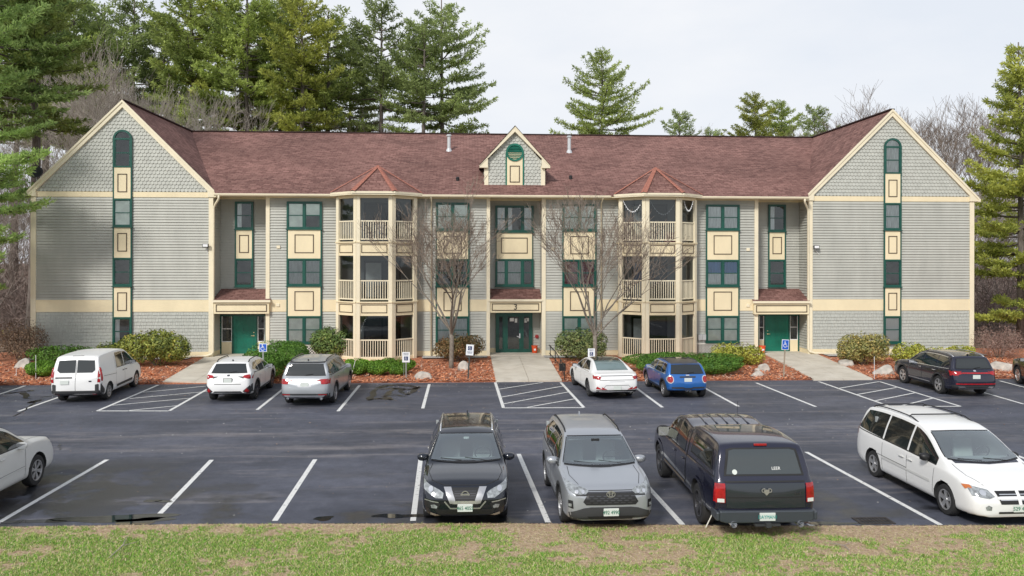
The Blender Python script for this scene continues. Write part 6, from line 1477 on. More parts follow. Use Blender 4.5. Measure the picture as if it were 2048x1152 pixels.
for sy in (1, -1):
    c.patch('cap_window_frame', 'side', [(c.X(3.86), 1.33), (c.X(3.92), 1.74), (c.X(5.25), 1.72), (c.X(5.42), 1.34)], M['black'], sy, off=.006); c.patch('cap_window', 'side', [(c.X(3.93), 1.37), (c.X(3.98), 1.70), (c.X(5.2), 1.68), (c.X(5.34), 1.38)], M['autoglass'], sy, off=.012)
    c.strip('cab_gap', 'side', [(c.X(3.62), 1.88), (c.X(3.62), 1.2), (c.X(3.60), .55)], .05, M['black'], sy, .004); c.strip('cap_seam', 'side', [(c.X(3.7), 1.235), (c.X(5.68), 1.255)], .016, M['seam'], sy, .004)
    for ax in c.axles:
        n_ = 16; Ra = c.Rw+.07; f = lambda r_: [(ax+r_*math.cos(math.pi*(i/n_*1.1-.05)), c.Rw+.01+r_*math.sin(math.pi*(i/n_*1.1-.05))) for i in range(n_+1)]
        c.patch('wheel_arch_trim', 'side', f(Ra+.06)+f(Ra+.002)[::-1], M['darkblue'], sy, off=.025, grid=.5)
    c.strip('mud_splash', 'side', [(c.X(1.6), .60), (c.X(3.5), .58)], .06, mat('road_dirt', (.16, .13, .10), .9), sy, .006)
MB().box(c.X(3.70), c.X(3.58), -.78, .78, 1.70, 1.79).build('cab_cap_gap', M['black'], c.root)
c.mirrors(1.75, 1.33, M['black'], (.11, .16, .14)); c.handles((2.62, 3.4), 1.08, M['darkblue'], .18); c.screen(1.30, 1.72, wf=.98)
zc_ = lambda a: a
c.patch('cap_rear_window_frame', 'rear', [(-.80, 1.29), (.80, 1.29), (.71, 1.77), (.60, 1.80), (-.60, 1.80), (-.71, 1.77)], M['black'], off=.006)
rw = c.patch('cap_rear_window', 'rear', [(-.75, 1.32), (.75, 1.32), (.66, 1.745), (.56, 1.77), (-.56, 1.77), (-.66, 1.745)], mat('tinted_cap_glass', (.045, .055, .06), .12, spec=.8), off=.012)
p, n = c.hit('rear', 0, 1.85); MB().obox(p+n*.01, (.02, 0, -.0), (0, .13, 0), (0, 0, .022)).build('brake_light', M['redlens'], c.root, bevel=.01)
p, n = c.hit('rear', -.25, 1.42); tn = text('LEER', .085, M['white'], c.root, tuple(p+n*.02), (math.acos(n.z), 0, R(-90)), .002, 'cap_lettering'); 
p, n = c.hit('rear', .58, 1.36); MB().disc(p+n*.013, n, .05, .004, 20).build('oval_sticker', M['plate'], c.root).scale = (1, 1, 1)
c.both('tail_light', 'rear', [(.80, 1.16), (.965, 1.16), (.965, .80), (.80, .80)], M['redlens'], off=.02); c.both('reverse_lamp', 'rear', [(.82, .88), (.945, .88), (.945, .81), (.82, .81)], M['plate'], off=.028)
c.both('tail_light_side', 'side', [(c.X(5.70), 1.16), (c.X(5.78), 1.14), (c.X(5.78), .80), (c.X(5.68), .80)], M['redlens'], off=.012)
tg = M['tailgate'] = paint('tailgate_paint', (.018, .024, .032), .2, .3); c.patch('tailgate', 'rear', [(-.78, .70), (.78, .70), (.78, 1.16), (-.78, 1.16)], tg, off=.008)
c.strip('tailgate_crease', 'rear', [(-.76, .90), (.76, .90)], .02, M['black'], off=.011); c.strip('tailgate_edge', 'rear', [(-.79, 1.19), (.79, 1.19)], .03, M['black'], off=.012)
p, n = c.hit('rear', 0, 1.02); x = p.x-.02; b = MB()
b.prism([(x, -.055, 1.06), (x, .055, 1.06), (x, .045, .99), (x, .0, .945), (x, -.045, .99)], (-.02, 0, 0)); 
for sy in (1, -1):
    for i in range(8):
        a0, a1 = 2.3-i*.55, 2.3-(i+1)*.55; r_ = .042-.002*i; b.bar((x-.02, sy*(.06+r_*math.cos(a0)), 1.04+r_*math.sin(a0)), (x-.02, sy*(.06+r_*math.cos(a1)), 1.04+r_*math.sin(a1)), .016, .02, up=(1, 0, 0))
b.build('horned_badge', M['alloy'], c.root); text('4x4', .09, M['alloydark'], c.root, (p.x-.012, -.62, .98), (R(90), 0, R(-90)), .003, 'tailgate_lettering')
bb = MB(); xr = -c.L/2
prof = [(-.98, .62), (-.98, .47), (-.85, .42), (-.4, .42), (-.36, .46)]
bb.prism([(xr-.10, y, z) for y, z in ((-.93, .66), (-.93, .46), (-.8, .42), (.8, .42), (.93, .46), (.93, .66))], (.22, 0, 0)); 
bb.box(xr-.10, xr+.3, -1.0, -.93, .47, .64); bb.box(xr-.10, xr+.3, .93, 1.0, .47, .64); bb.build('rear_bumper', mat('bumper_grey', (.07, .08, .095), .35, metal=.4), c.root, bevel=.025)
o = MB().box(xr-.13, xr-.10, -.155, .155, .47, .625).build('licence_plate', M['plate'], c.root, bevel=.006); text('DAYMAN1', .10, mat('plate_teal_ink', (.01, .28, .25), .5), o, (xr-.134, 0, .545), (R(90), 0, R(-90)), .002, 'plate_number', .8)
for y in (.66, -.66): MB().tube([(xr+.2, y, .40), (xr-.12, y, .40)], .062, 14, cap=False).disc((xr+.1, y, .4), (-1, 0, 0), .06, .01, 14).build('exhaust_tip', M['chrome'], c.root)
MB().box(xr-.2, xr-.02, -.05, .05, .36, .44).box(xr-.14, xr+.1, -.25, .25, .37, .41).build('tow_hitch', M['cladding'], c.root)
c.both('headlight', 'front', [(.70, 1.0), (.9, 1.0), (.92, .82), (.7, .82)], M['lens']); c.patch('grille', 'front', [(-.55, 1.05), (.55, 1.05), (.5, .72), (-.5, .72)], M['chrome'])
# roof ribs on the cab
for y in (-.48, -.24, 0, .24, .48):
    pts = []
    for q in np.linspace(2.5, 3.5, 6): p, n = c.hit('top', c.X(q), y); pts.append(p+Vector((0, 0, .004)))
    MB().tube(pts, .018, 6).build('roof_rib', M['darkblue'], c.root, smooth=True)
p, _ = c.hit('top', c.X(1.3), -.9); MB().tube([p, p+Vector((-.1, 0, .75))], .005, 4).build('antenna', M['black'], c.root)
# --- back row, tails to camera
def rearset(c, z_plate, z_glass, txt='', wiper=True, frame=None):
    c.screen(z_glass[0], z_glass[1], 'rear', 'autoglass', name='rear_window', inset=.09)
    if wiper: c.rearwiper(z_glass[0]+.01)
c = Car('white_van', 'white compact work van with two rear doors behind the left hatched bay', (211, 799.8), (269.8, 772.7), 'right', 4.82, 1.84, 1.84, 3.06, .88,
  [(0, .85), (.10, .93), (.4, 1.03), (.8, 1.13), (.95, 1.18), (1.1, 1.26), (1.8, 1.70), (2.1, 1.80), (3.0, 1.84), (4.5, 1.80), (4.66, 1.74), (4.76, 1.30), (4.79, 1.15), (4.82, 1.05)],
  [(0, .78), (.3, .90), (1.1, 1.08), (4.82, 1.14)], M['w_paint'], Rw=.33, wtop=.80, clad=False, zb=.24, cat='van', style=(7, .09, .11, True), plan=[(0, .70), (.07, .80), (.25, .87), (.6, .90), (1.2, .92), (3.9, .92), (4.5, .915), (4.7, .90), (4.79, .88), (4.82, .84)], tail=[(0, -.05), (.35, 0), (1.1, -.01), (1.9, -.04)], rim='alloy')
c.windows([2.3], 1.2, 3.15, slant=.08, rearup=.0); c.screen(1.27, 1.70)
for y in (1, -1): c.patch('rear_door_window', 'rear', [(y*.03, 1.17), (y*.58, 1.17), (y*.68, 1.26), (y*.64, 1.62), (y*.03, 1.64)], M['autoglass'], off=.008)
c.strip('door_seam', 'rear', [(0, 1.7), (0, .45)], .014, M['seam']); c.mirrors(1.55, 1.18, M['black'])
c.patch('rear_bumper', 'rear', [(-.86, .50), (.86, .50), (.86, .28), (-.86, .28)], M['cladding'], off=.02)
c.both('bumper_corner', 'rear', [(.70, .52), (.70, .72), (.90, .78), (.90, .30), (.75, .30)], M['cladding'], off=.008); c.both('side_bumper', 'side', [(c.X(4.78), .76), (c.X(4.45), .50), (c.X(4.40), .30), (c.X(4.78), .30)], M['cladding'], off=.006)
c.both('tail_light', 'rear', [(.79, 1.25), (.86, 1.24), (.87, .80), (.78, .80)], M['redlens'], off=.012); 
for sy in (1, -1):
    pp = []
    for z in np.linspace(.84, 1.36, 8): p_, n_ = c.hit('side', c.X(4.70), z, sy); pp.append(p_+n_*.004)
    MB().tube(pp, [.03]+[.045]*6+[.03], 8).build('tail_light', M['redlens'], c.root, smooth=True)
c.both('reverse_lamp', 'rear', [(.79, 1.0), (.865, 1.0), (.865, .93), (.785, .93)], M['plate'], off=.018)
c.both('bumper_reflector', 'rear', [(.60, .40), (.74, .40), (.74, .34), (.60, .34)], M['redlens'], off=.026); c.plate(-1, .82, '', y=.38); c.strip('door_handle_recess', 'rear', [(.12, .99), (.72, .99)], .05, M['cladding'], off=.01); c.strip('badge', 'rear', [(-.48, .85), (-.58, .85)], .05, M['darkblue'], off=.01)
for sy in (1, -1): c.strip('slide_rail', 'side', [(c.X(3.2), .93), (c.X(4.5), 1.0)], .014, M['seam'], sy); c.strip('sill_moulding', 'side', [(c.X(1.45), .46), (c.X(3.2), .44)], .10, M['cladding'], sy, .012); c.strip('door_seam', 'side', [(c.X(3.2), 1.6), (c.X(3.25), .4)], .012, M['seam'], sy)
c.handles((2.2, 2.5), .96, M['black'], .14)
p, _ = c.hit('top', c.X(4.55), 0); MB().box(p.x-.02, p.x+.02, -.2, .2, p.z-.02, p.z+.01).build('brake_light', M['cladding'], c.root)
c = Car('white_crossover', 'white crossover with black rear corners and red diamond reflectors', (507.8, 798.3), (540.8, 774.8), 'right', 4.48, 1.80, 1.57, 2.67, .90,
  suvroof(4.48, 1.55, 1.0, 1.2, 2.05, 3.9, 4.3, 1.12, .2), [(0, .75), (.3, .86), (1.2, .98), (3.2, 1.05), (4.48, 1.12)], M['w_paint'], Rw=.355, wtop=.70, style=(5, .11, .15, True), rim='alloydark')
c.windows([2.3, 3.15], 1.25, 3.95, slant=.42, rearup=.12); rearset(c, .9, (1.13, 1.42)); c.screen(1.08, 1.44); c.mirrors(1.62, 1.05, M['black']); c.rails(2.15, 3.8, M['black'], .055, .95, .022); c.antenna(3.7, M['black'])
c.both('tail_light', 'rear', [(.52, .98), (.60, 1.04), (.86, 1.08), (.86, .90), (.72, .92)], M['redlens'], off=.012); c.both('tail_light_inner', 'rear', [(.36, 1.0), (.52, 1.0), (.60, .96), (.56, .93)], M['cladding'], off=.012)
c.both('bumper_corner', 'rear', [(.86, .72), (.72, .60), (.56, .46), (.60, .34), (.86, .34)], M['cladding'], off=.01); c.both('reflector', 'rear', [(.70, .58), (.78, .46), (.70, .38), (.62, .46)], M['redlens'], off=.02)
c.patch('lower_bumper', 'rear', [(-.60, .36), (-.48, .46), (.48, .46), (.60, .36), (.5, .27), (-.5, .27)], M['cladding'], off=.012); c.plate(-1, .86, '', 'black'); c.strip('crease', 'rear', [(-.5, .72), (.5, .72)], .02, M['seam']); c.handles((2.2, 3.0), .90, M['w_paint']); c.strip('round_badge', 'rear', [(-.05, 1.035), (.05, 1.035)], .05, M['alloydark'], off=.01)
c = Car('silver_grey_suv', 'silver grey three row SUV with chrome roof rails beside the yew dome', (665.6, 805.3), (695.5, 779), 'right', 4.95, 1.92, 1.72, 2.86, .98,
  suvroof(4.95, 1.70, 1.10, 1.3, 2.15, 4.5, 4.8, 1.18), [(0, .80), (.3, .94), (1.3, 1.06), (3.5, 1.12), (4.95, 1.16)], M['grey_paint'], Rw=.37, wtop=.73, style=(6, .11, .14, True))
c.windows([2.5, 3.5, 4.15], 1.4, 4.72, slant=.26, rearup=.05); rearset(c, .9, (1.17, 1.56)); c.screen(1.2, 1.57); c.mirrors(1.75, 1.13, M['silver']); c.rails(2.3, 4.35, M['alloydark'], .06, .93, .024); c.antenna(4.3, M['black'])
c.both('tail_light', 'rear', [(.42, .99), (.58, .97), (.62, .86), (.90, .86), (.90, 1.05), (.6, 1.04)], M['redlens'], off=.012); c.both('tail_light', 'side', [(c.X(4.88), 1.06), (c.X(4.72), 1.0), (c.X(4.75), .88), (c.X(4.9), .86)], M['redlens'], off=.008)
c.patch('plate_recess', 'rear', [(-.30, .98), (.30, .98), (.24, .76), (-.24, .76)], M['alloy'], off=.006); c.plate(-1, .86, ''); c.patch('lower_bumper', 'rear', [(-.90, .52), (.90, .52), (.88, .28), (-.88, .28)], M['cladding'], off=.01)
c.patch('skid_plate', 'rear', [(-.76, .46), (.76, .46), (.56, .32), (-.56, .32)], M['silver'], off=.02); c.patch('skid_recess', 'rear', [(-.4, .40), (.4, .40), (.36, .34), (-.36, .34)], M['cladding'], off=.026); c.both('bumper_reflector', 'rear', [(.52, .50), (.80, .50), (.80, .47), (.52, .47)], M['redlens'], off=.03); c.exhaust((.62, -.62), .33); c.handles((2.35, 3.4), .98, M['silver'])
c.strip('spoiler_line', 'rear', [(-.66, 1.62), (.66, 1.62)], .03, M['black'], off=.012)
c = Car('white_sedan', 'white fastback sedan with black glass roof right of the central hatched bay', (1181.6, 792.5), (1150, 769.4), 'left', 4.90, 1.86, 1.44, 2.84, .92,
  [(0, .62), (.08, .70), (.4, .80), (.9, .90), (1.2, .95), (1.35, 1.0), (2.15, 1.38), (2.6, 1.44), (3.0, 1.43), (3.6, 1.33), (4.3, 1.08), (4.55, 1.04), (4.78, 1.03), (4.86, .98), (4.90, .88)],
  [(0, .55), (.3, .68), (1.3, .90), (3.5, .98), (4.4, 1.0), (4.9, .92)], M['w_paint'], Rw=.34, wtop=.66, clad=False, style=(5, .10, .15, True), rim='alloydark', zb=.22, crown=.05)
c.windows([2.6], 1.5, 3.85, slant=.62, rearup=.05, drop=.045, chrome=True); c.screen(1.02, 1.34); c.mirrors(1.72, .98, M['black'])
c.patch('glass_roof', 'top', [(c.X(2.3), -.54), (c.X(2.3), .54), (c.X(3.4), .55), (c.X(3.4), -.55)], M['autoglass'], off=.006); c.patch('rear_window', 'top', [(c.X(3.42), -.56), (c.X(3.42), .56), (c.X(4.22), .64), (c.X(4.26), 0), (c.X(4.22), -.64)], M['windshield'], off=.008)
c.both('tail_light', 'rear', [(.62, .92), (.88, .96), (.88, .82), (.68, .82)], M['redlens'], off=.012); c.both('tail_light', 'side', [(c.X(4.86), .95), (c.X(4.60), .93), (c.X(4.75), .82), (c.X(4.88), .82)], M['redlens'], off=.008); c.strip('light_bar', 'rear', [(-.64, .955), (.64, .955)], .02, M['alloydark'], off=.012); c.strip('boot_seam', 'rear', [(-.68, .80), (.68, .80)], .014, M['seam'], off=.01)
c.plate(-1, .50, ''); c.both('bumper_reflector', 'rear', [(.40, .44), (.60, .44), (.62, .54)], M['redlens'], off=.016); c.both('bumper_reflector', 'rear', [(.58, .44), (.82, .46), (.78, .56)], M['redlens'], off=.016); c.patch('lower_bumper', 'rear', [(-.80, .42), (.80, .42), (.78, .24), (-.78, .24)], M['black'], off=.012)
c.strip('plate_line', 'rear', [(-.6, .44), (-.45, .60), (.45, .60), (.6, .44)], .012, M['seam'], off=.01); c.strip('rear_lettering', 'rear', [(-.3, .74), (.3, .74)], .012, M['alloy'], off=.01); c.handles((2.45, 3.5), .84, M['w_paint']); c.exhaust((-.62, -.52), .32)
c = Car('blue_hatchback', 'small bright blue hatchback with grey roof and round chrome ringed tail lights', (1331, 793.5), (1297.6, 773), 'left', 4.0, 1.73, 1.43, 2.567, .80,
  [(0, .68), (.06, .78), (.25, .88), (.8, .96), (1.05, .99), (1.2, 1.06), (1.7, 1.34), (2.0, 1.41), (2.8, 1.43), (3.5, 1.38), (3.62, 1.34), (3.9, 1.02), (3.96, .92), (4.0, .80)],
  [(0, .60), (.3, .78), (1.1, .92), (4.0, .96)], M['blue'], Rw=.32, wtop=.76, zb=.24, style=(8, .09, .10, False))
c.windows([2.25, 3.05], 1.2, 3.62, slant=.16, lift=.02, drop=.03, chrome=True); rearset(c, .8, (1.0, 1.30)); c.screen(1.08, 1.33); c.mirrors(1.45, .98, M['blue']); c.rails(1.9, 3.4, M['alloydark'], .03, .9)
c.patch('contrast_roof', 'top', [(c.X(1.75), -.55), (c.X(1.75), .55), (c.X(3.56), .57), (c.X(3.6), 0), (c.X(3.56), -.57)], M['alloydark'], off=.005); c.patch('sunroof', 'top', [(c.X(1.95), -.42), (c.X(1.95), .42), (c.X(2.6), .42), (c.X(2.6), -.42)], M['autoglass'], off=.009)
oval = lambda cx, cz, rx, rz: [(cx+rx*math.cos(2*math.pi*i/18), cz+rz*math.sin(2*math.pi*i/18)) for i in range(18)]
c.both('tail_light_ring', 'rear', oval(.69, .78, .125, .155), M['chrome'], off=.012); c.both('tail_light', 'rear', oval(.69, .78, .095, .125), M['redlens'], off=.02)
c.strip('plate_handle', 'rear', [(-.32, .87), (.32, .87)], .05, M['cladding'], off=.016); c.plate(-1, .76, ''); c.strip('lower_vents', 'rear', [(-.66, .46), (-.2, .46), (-.12, .42), (.12, .42), (.2, .46), (.66, .46)], .06, M['cladding'], off=.012); c.exhaust((.055, -.055), .34, .02, .042); c.handles((2.15, 2.95), .86, M['chrome'], .13)
c.strip('winged_badge', 'rear', [(-.07, .93), (.07, .93)], .04, M['chrome'], off=.02)
c = Car('dark_blue_suv', 'dark blue SUV with full width red light bar by the right hatched bay', (1886.9, 788.5), (1806, 764.6), 'left', 4.80, 1.90, 1.70, 2.765, .95,
  suvroof(4.8, 1.68, 1.08, 1.3, 2.15, 4.3, 4.65, 1.14), [(0, .80), (.3, .92), (1.3, 1.02), (3.5, 1.07), (4.8, 1.12)], M['navy'], Rw=.375, wtop=.71, style=(5, .10, .17, True))
c.windows([2.5, 3.5], 1.4, 4.4, slant=.3, rearup=.12, chrome=True); rearset(c, .9, (1.15, 1.52)); c.screen(1.15, 1.55); c.mirrors(1.75, 1.08, M['navy']); c.rails(2.3, 4.3, M['alloy'], .05, .93, .02); c.antenna(4.2)
c.both('tail_light', 'rear', [(.55, .96), (.62, 1.04), (.90, 1.06), (.90, .86), (.72, .90)], M['redlens'], off=.012); c.both('tail_light', 'side', [(c.X(4.74), 1.05), (c.X(4.42), 1.02), (c.X(4.68), .88), (c.X(4.77), .86)], M['redlens'], off=.008); c.strip('light_bar', 'rear', [(-.58, .98), (.58, .98)], .05, M['redlens'], off=.01)
c.plate(-1, .84, '', y=.0); c.strip('lower_light_bar', 'rear', [(-.8, .56), (.8, .56)], .045, M['redlens'], off=.014); c.patch('lower_bumper', 'rear', [(-.88, .50), (.88, .50), (.84, .28), (-.84, .28)], M['cladding'], off=.010); c.patch('skid_plate', 'rear', [(-.74, .46), (-.5, .46), (-.44, .42), (.44, .42), (.5, .46), (.74, .46), (.66, .36), (-.66, .36)], M['alloy'], off=.02)
for sy in (1, -1): c.strip('sill_chrome', 'side', [(c.X(1.5), .42), (c.X(3.15), .42)], .045, M['alloy'], sy, .02)
c.strip('slanted_badge', 'rear', [(-.05, 1.06), (.05, 1.06)], .05, M['chrome'], off=.014); c.handles((2.4, 3.4), .95, M['chrome'])
# two vehicles cut by the picture edges
c = Car('black_jeep', 'black SUV nose cut off by the right picture edge', (2096, 789), (2038, 766.3), 'left', 4.7, 1.92, 1.74, 2.75, .92,
  suvroof(4.7, 1.74, 1.16, 1.35, 2.0, 4.4, 4.6, 1.2), [(0, .90), (.3, 1.04), (1.3, 1.12), (4.7, 1.18)], M['blackp2'], Rw=.39, wtop=.76, style=(5, .13, .17, False))
c.windows([2.4, 3.4], 1.5, 4.3, slant=.15); c.screen(1.22, 1.62); c.mirrors(1.7, 1.16, M['black']); rearset(c, .9, (1.2, 1.6)); c.both('headlight', 'front', [(.6, .9), (.85, .92), (.85, .8), (.6, .8)], M['lens']); c.both('tail_light', 'rear', [(.7, 1.1), (.88, 1.1), (.88, .85), (.7, .85)], M['redlens']); c.patch('grille', 'front', [(-.5, 1.0), (.5, 1.0), (.5, .75), (-.5, .75)], M['black'])
c = Car('pale_sedan', 'white car nose barely showing at the left picture edge', (-62, 799), (-12, 774.5), 'right', 4.7, 1.82, 1.46, 2.75, .92,
  [(0, .62), (.08, .70), (.4, .80), (.9, .90), (1.2, .95), (1.35, 1.0), (2.1, 1.38), (2.5, 1.46), (3.2, 1.44), (3.6, 1.36), (4.1, 1.08), (4.3, 1.05), (4.6, 1.03), (4.66, .98), (4.70, .88)], [(0, .55), (.3, .68), (1.3, .92), (3.5, .98), (4.4, 1.0), (4.7, .92)], M['w_paint'], Rw=.33, wtop=.68, clad=False, zb=.22)
c.windows([2.5], 1.45, 3.7, slant=.5); c.screen(1.02, 1.36); c.mirrors(1.65, .98, M['w_paint']); c.both('headlight', 'front', [(.55, .66), (.82, .72), (.84, .62), (.6, .58)], M['lens']); c.both('tail_light', 'rear', [(.55, .95), (.84, .95), (.84, .82), (.6, .82)], M['redlens'])
# ================================================================== small things
M['signwhite'] = mat('sign_white', (.80, .81, .82), .4); M['signblue'] = mat('sign_blue', (.01, .10, .50), .4); M['signnavy'] = mat('sign_navy', (.015, .03, .12), .4); M['post'] = mat('sign_post_grey', (.28, .29, .27), .5, metal=.4); M['postdark'] = mat('sign_post_dark', (.05, .06, .055), .5); M['wood'] = mat('weathered_post', (.27, .22, .16), .8, vs=6, c2=(.4, .33, .25), stretch=(1, 1, .2))
def wheelchair(mb, x, y, z, s, m=0):       # symbol of access, front face towards -Y
    f = lambda a, b: (x+a*s, y, z+b*s); o = (0, -.004, 0)
    mb.disc(f(-.08, .40), (0, -1, 0), .085*s, .004, 14, m)
    for pts in ([(-.12, .30), (-.04, .30), (-.01, .0), (-.10, .0)], [(-.04, .16), (.14, .16), (.14, .22), (-.04, .22)], [(-.08, -.02), (.16, -.02), (.16, .05), (-.08, .05)], [(.10, .02), (.17, .04), (.28, -.26), (.21, -.29)], [(.20, -.30), (.36, -.22), (.34, -.16), (.20, -.22)]): mb.prism([f(a, b) for a, b in pts], o, m)
    mb.ring(f(-.04, -.12), (0, -1, 0), .21*s, .28*s, .004, 18, m, a0=R(-70), a1=R(200), ref=(-1, 0, 0))
def sign(px, pyb, pyt, wpx_, hpx, label, style, post, tilt=0., lx=0.):
    X, Y = G(px, pyb, .08); zt = P(px, pyt, Y)[1]; w, h = wpx_*Y/1600, hpx*Y/1600; r = empty('parking_sign', (X, Y, .04)); tag(r, label, 'sign', None); r.rotation_euler = (0, tilt, 0)
    zt -= .04; MB().box(-.03, .03, -.012, .012, -.1, zt-h*.25).build('post', M[post], r)
    if style == 'blue':
        p = MB().box(-w/2, w/2, -.024, -.014, zt-h, zt).build('sign_plate', M['signwhite'], r, bevel=.02); MB().box(-w/2+.025, w/2-.025, -.030, -.024, zt-h+.025 if h < .5 else zt-h*.78, zt-.025).build('blue_field', M['signblue'], p)
        s = MB(); wheelchair(s, 0, -.031, zt-(h*.5 if h < .5 else h*.40), w*.92); s.build('wheelchair_symbol', M['signwhite'], p)
        if h >= .5:
            MB().box(-w/2+.025, w/2-.025, -.030, -.024, zt-h+.02, zt-h*.80).build('blue_strip', M['signblue'], p); text('PARKING', w*.19, M['signwhite'], p, (0, -.033, zt-h*.89), (R(90), 0, 0), .002)
    else:
        p = MB().box(-w/2, w/2, -.024, -.014, zt-h, zt).build('sign_plate', M['signwhite'], r, bevel=.02); q = w*.52; cz = zt-(h*.33 if style == 'top' else h*.62)
        MB().box(-q/2, q/2, -.030, -.024, cz-q/2, cz+q/2).build('symbol_field', M['signnavy'], p); s = MB(); wheelchair(s, 0, -.031, cz, q*.9); s.build('wheelchair_symbol', M['signwhite'], p)
        for i, tx in enumerate(('RESERVED', 'PARKING')): text(tx, w*.15, M['signnavy'], p, (0, -.03, zt-(h*.68+i*.055*h*2 if style == 'top' else h*.14+i*h*.13)), (R(90), 0, 0), .002)
sign(526.5, 768, 687, 15.5, 16.5, 'small blue wheelchair sign in front of the yew dome', 'blue', 'post')
sign(812.5, 755, 704, 15, 20.5, 'white reserved parking sign in front of the hedge balls', 'low', 'post')
sign(936.5, 757, 689, 15, 21.5, 'white reserved parking sign on a dark post left of the entrance walk', 'top', 'postdark', .06)
sign(1183, 757, 697, 14, 17.5, 'white reserved parking sign in front of the right bare tree', 'low', 'post')
sign(1567.5, 753, 679, 15, 21, 'blue wheelchair parking sign on a wooden post by the east walk', 'blue', 'wood', .05)
def stake(px, pyb, pyt, lab, dx=0, m='signwhite'):
    X, Y = G(px, pyb, .06); zt = P(px, pyt, Y)[1]; tag(MB().tube([(0, 0, 0), (dx, 0, zt-.04)], .011, 5).build('snow_stake', M[m]), lab, 'marker stake', 'snow marker stakes').location = (X, Y, .04)
stake(72, 757, 710, 'thin white stake in the box hedge left of the van'); stake(1749, 757, 713, 'thin pale stake right of the east walk'); stake(703, 752, 720, 'leaning thin stake by the first hedge ball', .18); stake(1411, 1056, 985, 'leaning pale green stake beside the pickup rear wheel', .35, 'lattice'); stake(33, 752, 737, 'short thin stake in mulch at the far left'); stake(808, 758, 727, 'thin grey stake behind the small white sign', 0, 'post')
def bucket(px, pyb, wpx_, hpx, lab):
    z0 = .19; Y = min(42.85, G(px, pyb, z0)[1]); X = at(px, Y); w, h = wpx_*Y/1600/2, hpx*Y/1600; r = empty('orange_bucket', (X, Y, z0)); tag(r, lab, 'bucket', 'orange buckets at the doors')
    MB().tube([(0, 0, 0), (0, 0, h*.9), (0, 0, h*.92), (0, 0, h)], [w*.82, w*.97, w*1.05, w*1.05], 20).build('pail', M['orange'], r); MB().tube([(0, 0, h-.02), (0, 0, h+.01)], [w*1.08, w*1.06], 20).build('lid', M['orange'], r)
    MB().tube([(w*1.06*math.cos(a), -w*.3-abs(math.sin(a))*.03, h*.8-.12*math.sin(a)) for a in np.linspace(0, math.pi, 9)], .006, 4).build('handle', M['black'], r); MB().box(-w*.35, w*.35, -w*.97, -w*.9, h*.35, h*.62).build('label_patch', M['signwhite'], r)
bucket(1069.5, 701, 12, 14, 'orange lidded bucket right of the main glass doors'); bucket(1524, 706, 14, 14.5, 'orange lidded bucket left of the east green door')
# flood lights
for px, py, s in ((411, 491, 1), (1633, 494, -1)):
    X, Z = P(px, py, YF-.25); r = empty('flood_light', (X, YF-.03, Z)); tag(r, 'black flood light on the left wing' if s == 1 else 'black flood light on the right wing', 'wall light', 'flood lights on the wings')
    MB().box(-.15, .15, -.26, -.16, -.09, .09).build('housing', M['black'], r, bevel=.01); MB().box(-.12, .12, -.268, -.26, -.065, .065).build('lamp_glass', M['signwhite'], r); MB().box(-.03, .03, -.18, .0, -.03, .03).build('bracket', M['black'], r)
    MB().tube([(0, -.05, -.05), (-.0*s, -.04, -.16), (-.25*s if s == -1 else .05, -.03, -.42)], .014, 5).build('conduit', M['white'], r)
# satellite dish on the left eave
X, Z = P(70, 343, 42.6); r = empty('satellite_dish', (X, 42.6, Z-.55)); tag(r, 'black satellite dish on the left eave', 'satellite dish')
d = MB(); n = 20; vs = [(0, .09, 0)]; fs = []
for k, rr in enumerate((.14, .27, .38)):
    for i in range(n): a = 2*math.pi*i/n; vs.append((rr*math.cos(a), .09-.62*rr*rr, rr*.86*math.sin(a)))
for i in range(n):
    fs.append((0, 1+i, 1+(i+1) % n))
    for k in range(2): fs.append((1+k*n+i, 1+(k+1)*n+i, 1+(k+1)*n+(i+1) % n, 1+k*n+(i+1) % n))
d.add(vs, fs); o = d.build('reflector', M['black'], r, smooth=True); o.location = (0, -.05, .55); o.rotation_euler = (R(-15), 0, R(20)); sm_ = o.modifiers.new('s', 'SOLIDIFY'); sm_.thickness = .012
MB().tube([(0, .05, .55), (0, .1, .2), (.12, .1, -.1)], .022, 6).build('mast', M['vent'], r); MB().tube([(0, .0, .25), (-.1, -.45, .42)], .012, 5).box(-.14, -.06, -.5, -.42, .38, .46).build('feed_arm', M['vent'], r)
# metal handrail beside the entrance walk
pts = [(1088, 703, 680), (1101, 714, 692), (1111, 724, 703), (1121, 738, 718), (1129.5, 757, 735)]
r0_ = Vector((*G(1088, 703, .17), .17)); r = empty('handrail', r0_); tag(r, 'black metal handrail beside the main entrance walk', 'railing'); tops, lows = [], []
for px, pb, pt in pts:
    X, Y = G(px, pb, .12); zt = P(px, pt, Y)[1]; a = Vector((X, Y, .05))-r0_; b_ = Vector((X, Y, zt))-r0_; tops.append(b_); lows.append(a.lerp(b_, .35)); MB().tube([a, b_], .02, 6).build('post', M['black'], r)
MB().tube(tops, .024, 6).build('top_rail', M['black'], r); MB().tube(lows, .016, 6).build('lower_rail', M['black'], r); MB().box(-.14, .14, -.1, .1, -.16, .16).build('mail_box', M['black'], r).location = tops[-2].lerp(lows[-1], .5)
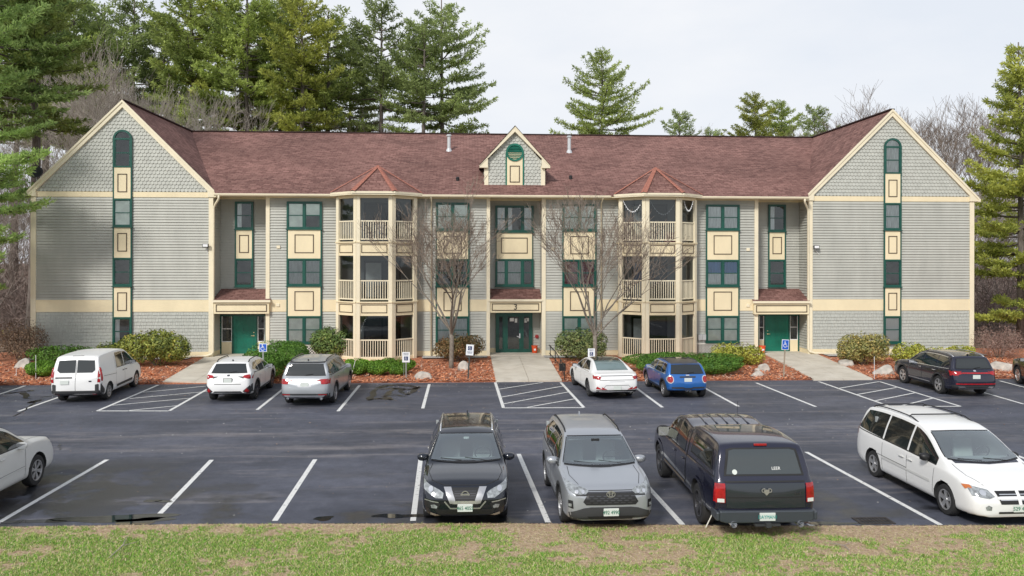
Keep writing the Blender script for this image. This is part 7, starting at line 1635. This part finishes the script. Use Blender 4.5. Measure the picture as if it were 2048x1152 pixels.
# things on the porches
def on_porch(px, py, Y): X, Z = P(px, py, Y); return X, Z
X, Z = P(1340, 478, 41.2); r = MB().box(-.28, .28, -.18, .18, 0, .55).build('storage_tote', mat('red_plastic', (.5, .03, .03), .5), None, bevel=.03); r.location = (X, 41.2, FL[2]+.01); tag(r, 'red storage box on the top right porch', 'storage box')
X = P(757, 478, 41.3)[0]; r = empty('porch_chair', (X, 41.3, FL[2]+.01)); tag(r, 'light chair behind the top left porch railing', 'chair')
MB().box(-.24, .24, -.22, .22, .38, .42).build('seat', M['curtain'], r); MB().box(-.24, .24, .2, .24, .42, .92).build('backrest', M['curtain'], r)
for a in (-.21, .21):
    for b_ in (-.19, .19): MB().box(a-.015, a+.015, b_-.015, b_+.015, 0, .38).build('leg', M['vent'], r)
X = P(1330, 560, 41.5)[0]; r = empty('porch_table', (X-.6, 41.3, FL[2]+.01)); tag(r, 'small pale table behind the top right porch railing', 'table'); MB().box(-.4, .4, -.25, .25, .66, .70).build('tabletop', M['curtain'], r)
for a in (-.36, .36):
    for b_ in (-.2, .2): MB().box(a-.015, a+.015, b_-.015, b_+.015, 0, .66).build('leg', M['vent'], r)
# string lights hung across the top right porch
for (pa, pb, sag) in (((1246, 401), (1283, 403), .34), ((1301, 402), (1351, 403), .42), ((1368, 403), (1386, 402), .3)):
    Y = 40.75; a = Vector((P(*pa, Y)[0], Y, P(*pa, Y)[1])); b_ = Vector((P(*pb, Y)[0], Y, P(*pb, Y)[1])); pp = [a.lerp(b_, i/12)-Vector((0, 0, sag*4*(i/12)*(1-i/12)*1.6)) for i in range(13)]
    m_ = MB().tube(pp, .012, 4)
    for p in pp[1:-1]: m_.disc(p-Vector((0, 0, .03)), (0, -1, 0), .025, .03, 6)
    tag(m_.build('string_lights', M['signwhite']), {1246: 'sagging white garland in the left opening of the top right porch', 1301: 'sagging white garland in the middle opening of the top right porch', 1368: 'short white garland in the right opening of the top right porch'}[pa[0]], 'garland')
# fire bell beside the main door
X, Z = P(1074, 673, YN-.1); o = MB().disc((0, 0, 0), (0, -1, 0), .1, .06, 16).box(-.03, .03, -.09, -.05, -.03, .03).build('alarm_bell', mat('red_paint', (.35, .03, .03), .4)); o.location = (X, YN-.04, Z); tag(o, 'red round alarm bell beside the main glass doors', 'alarm bell')
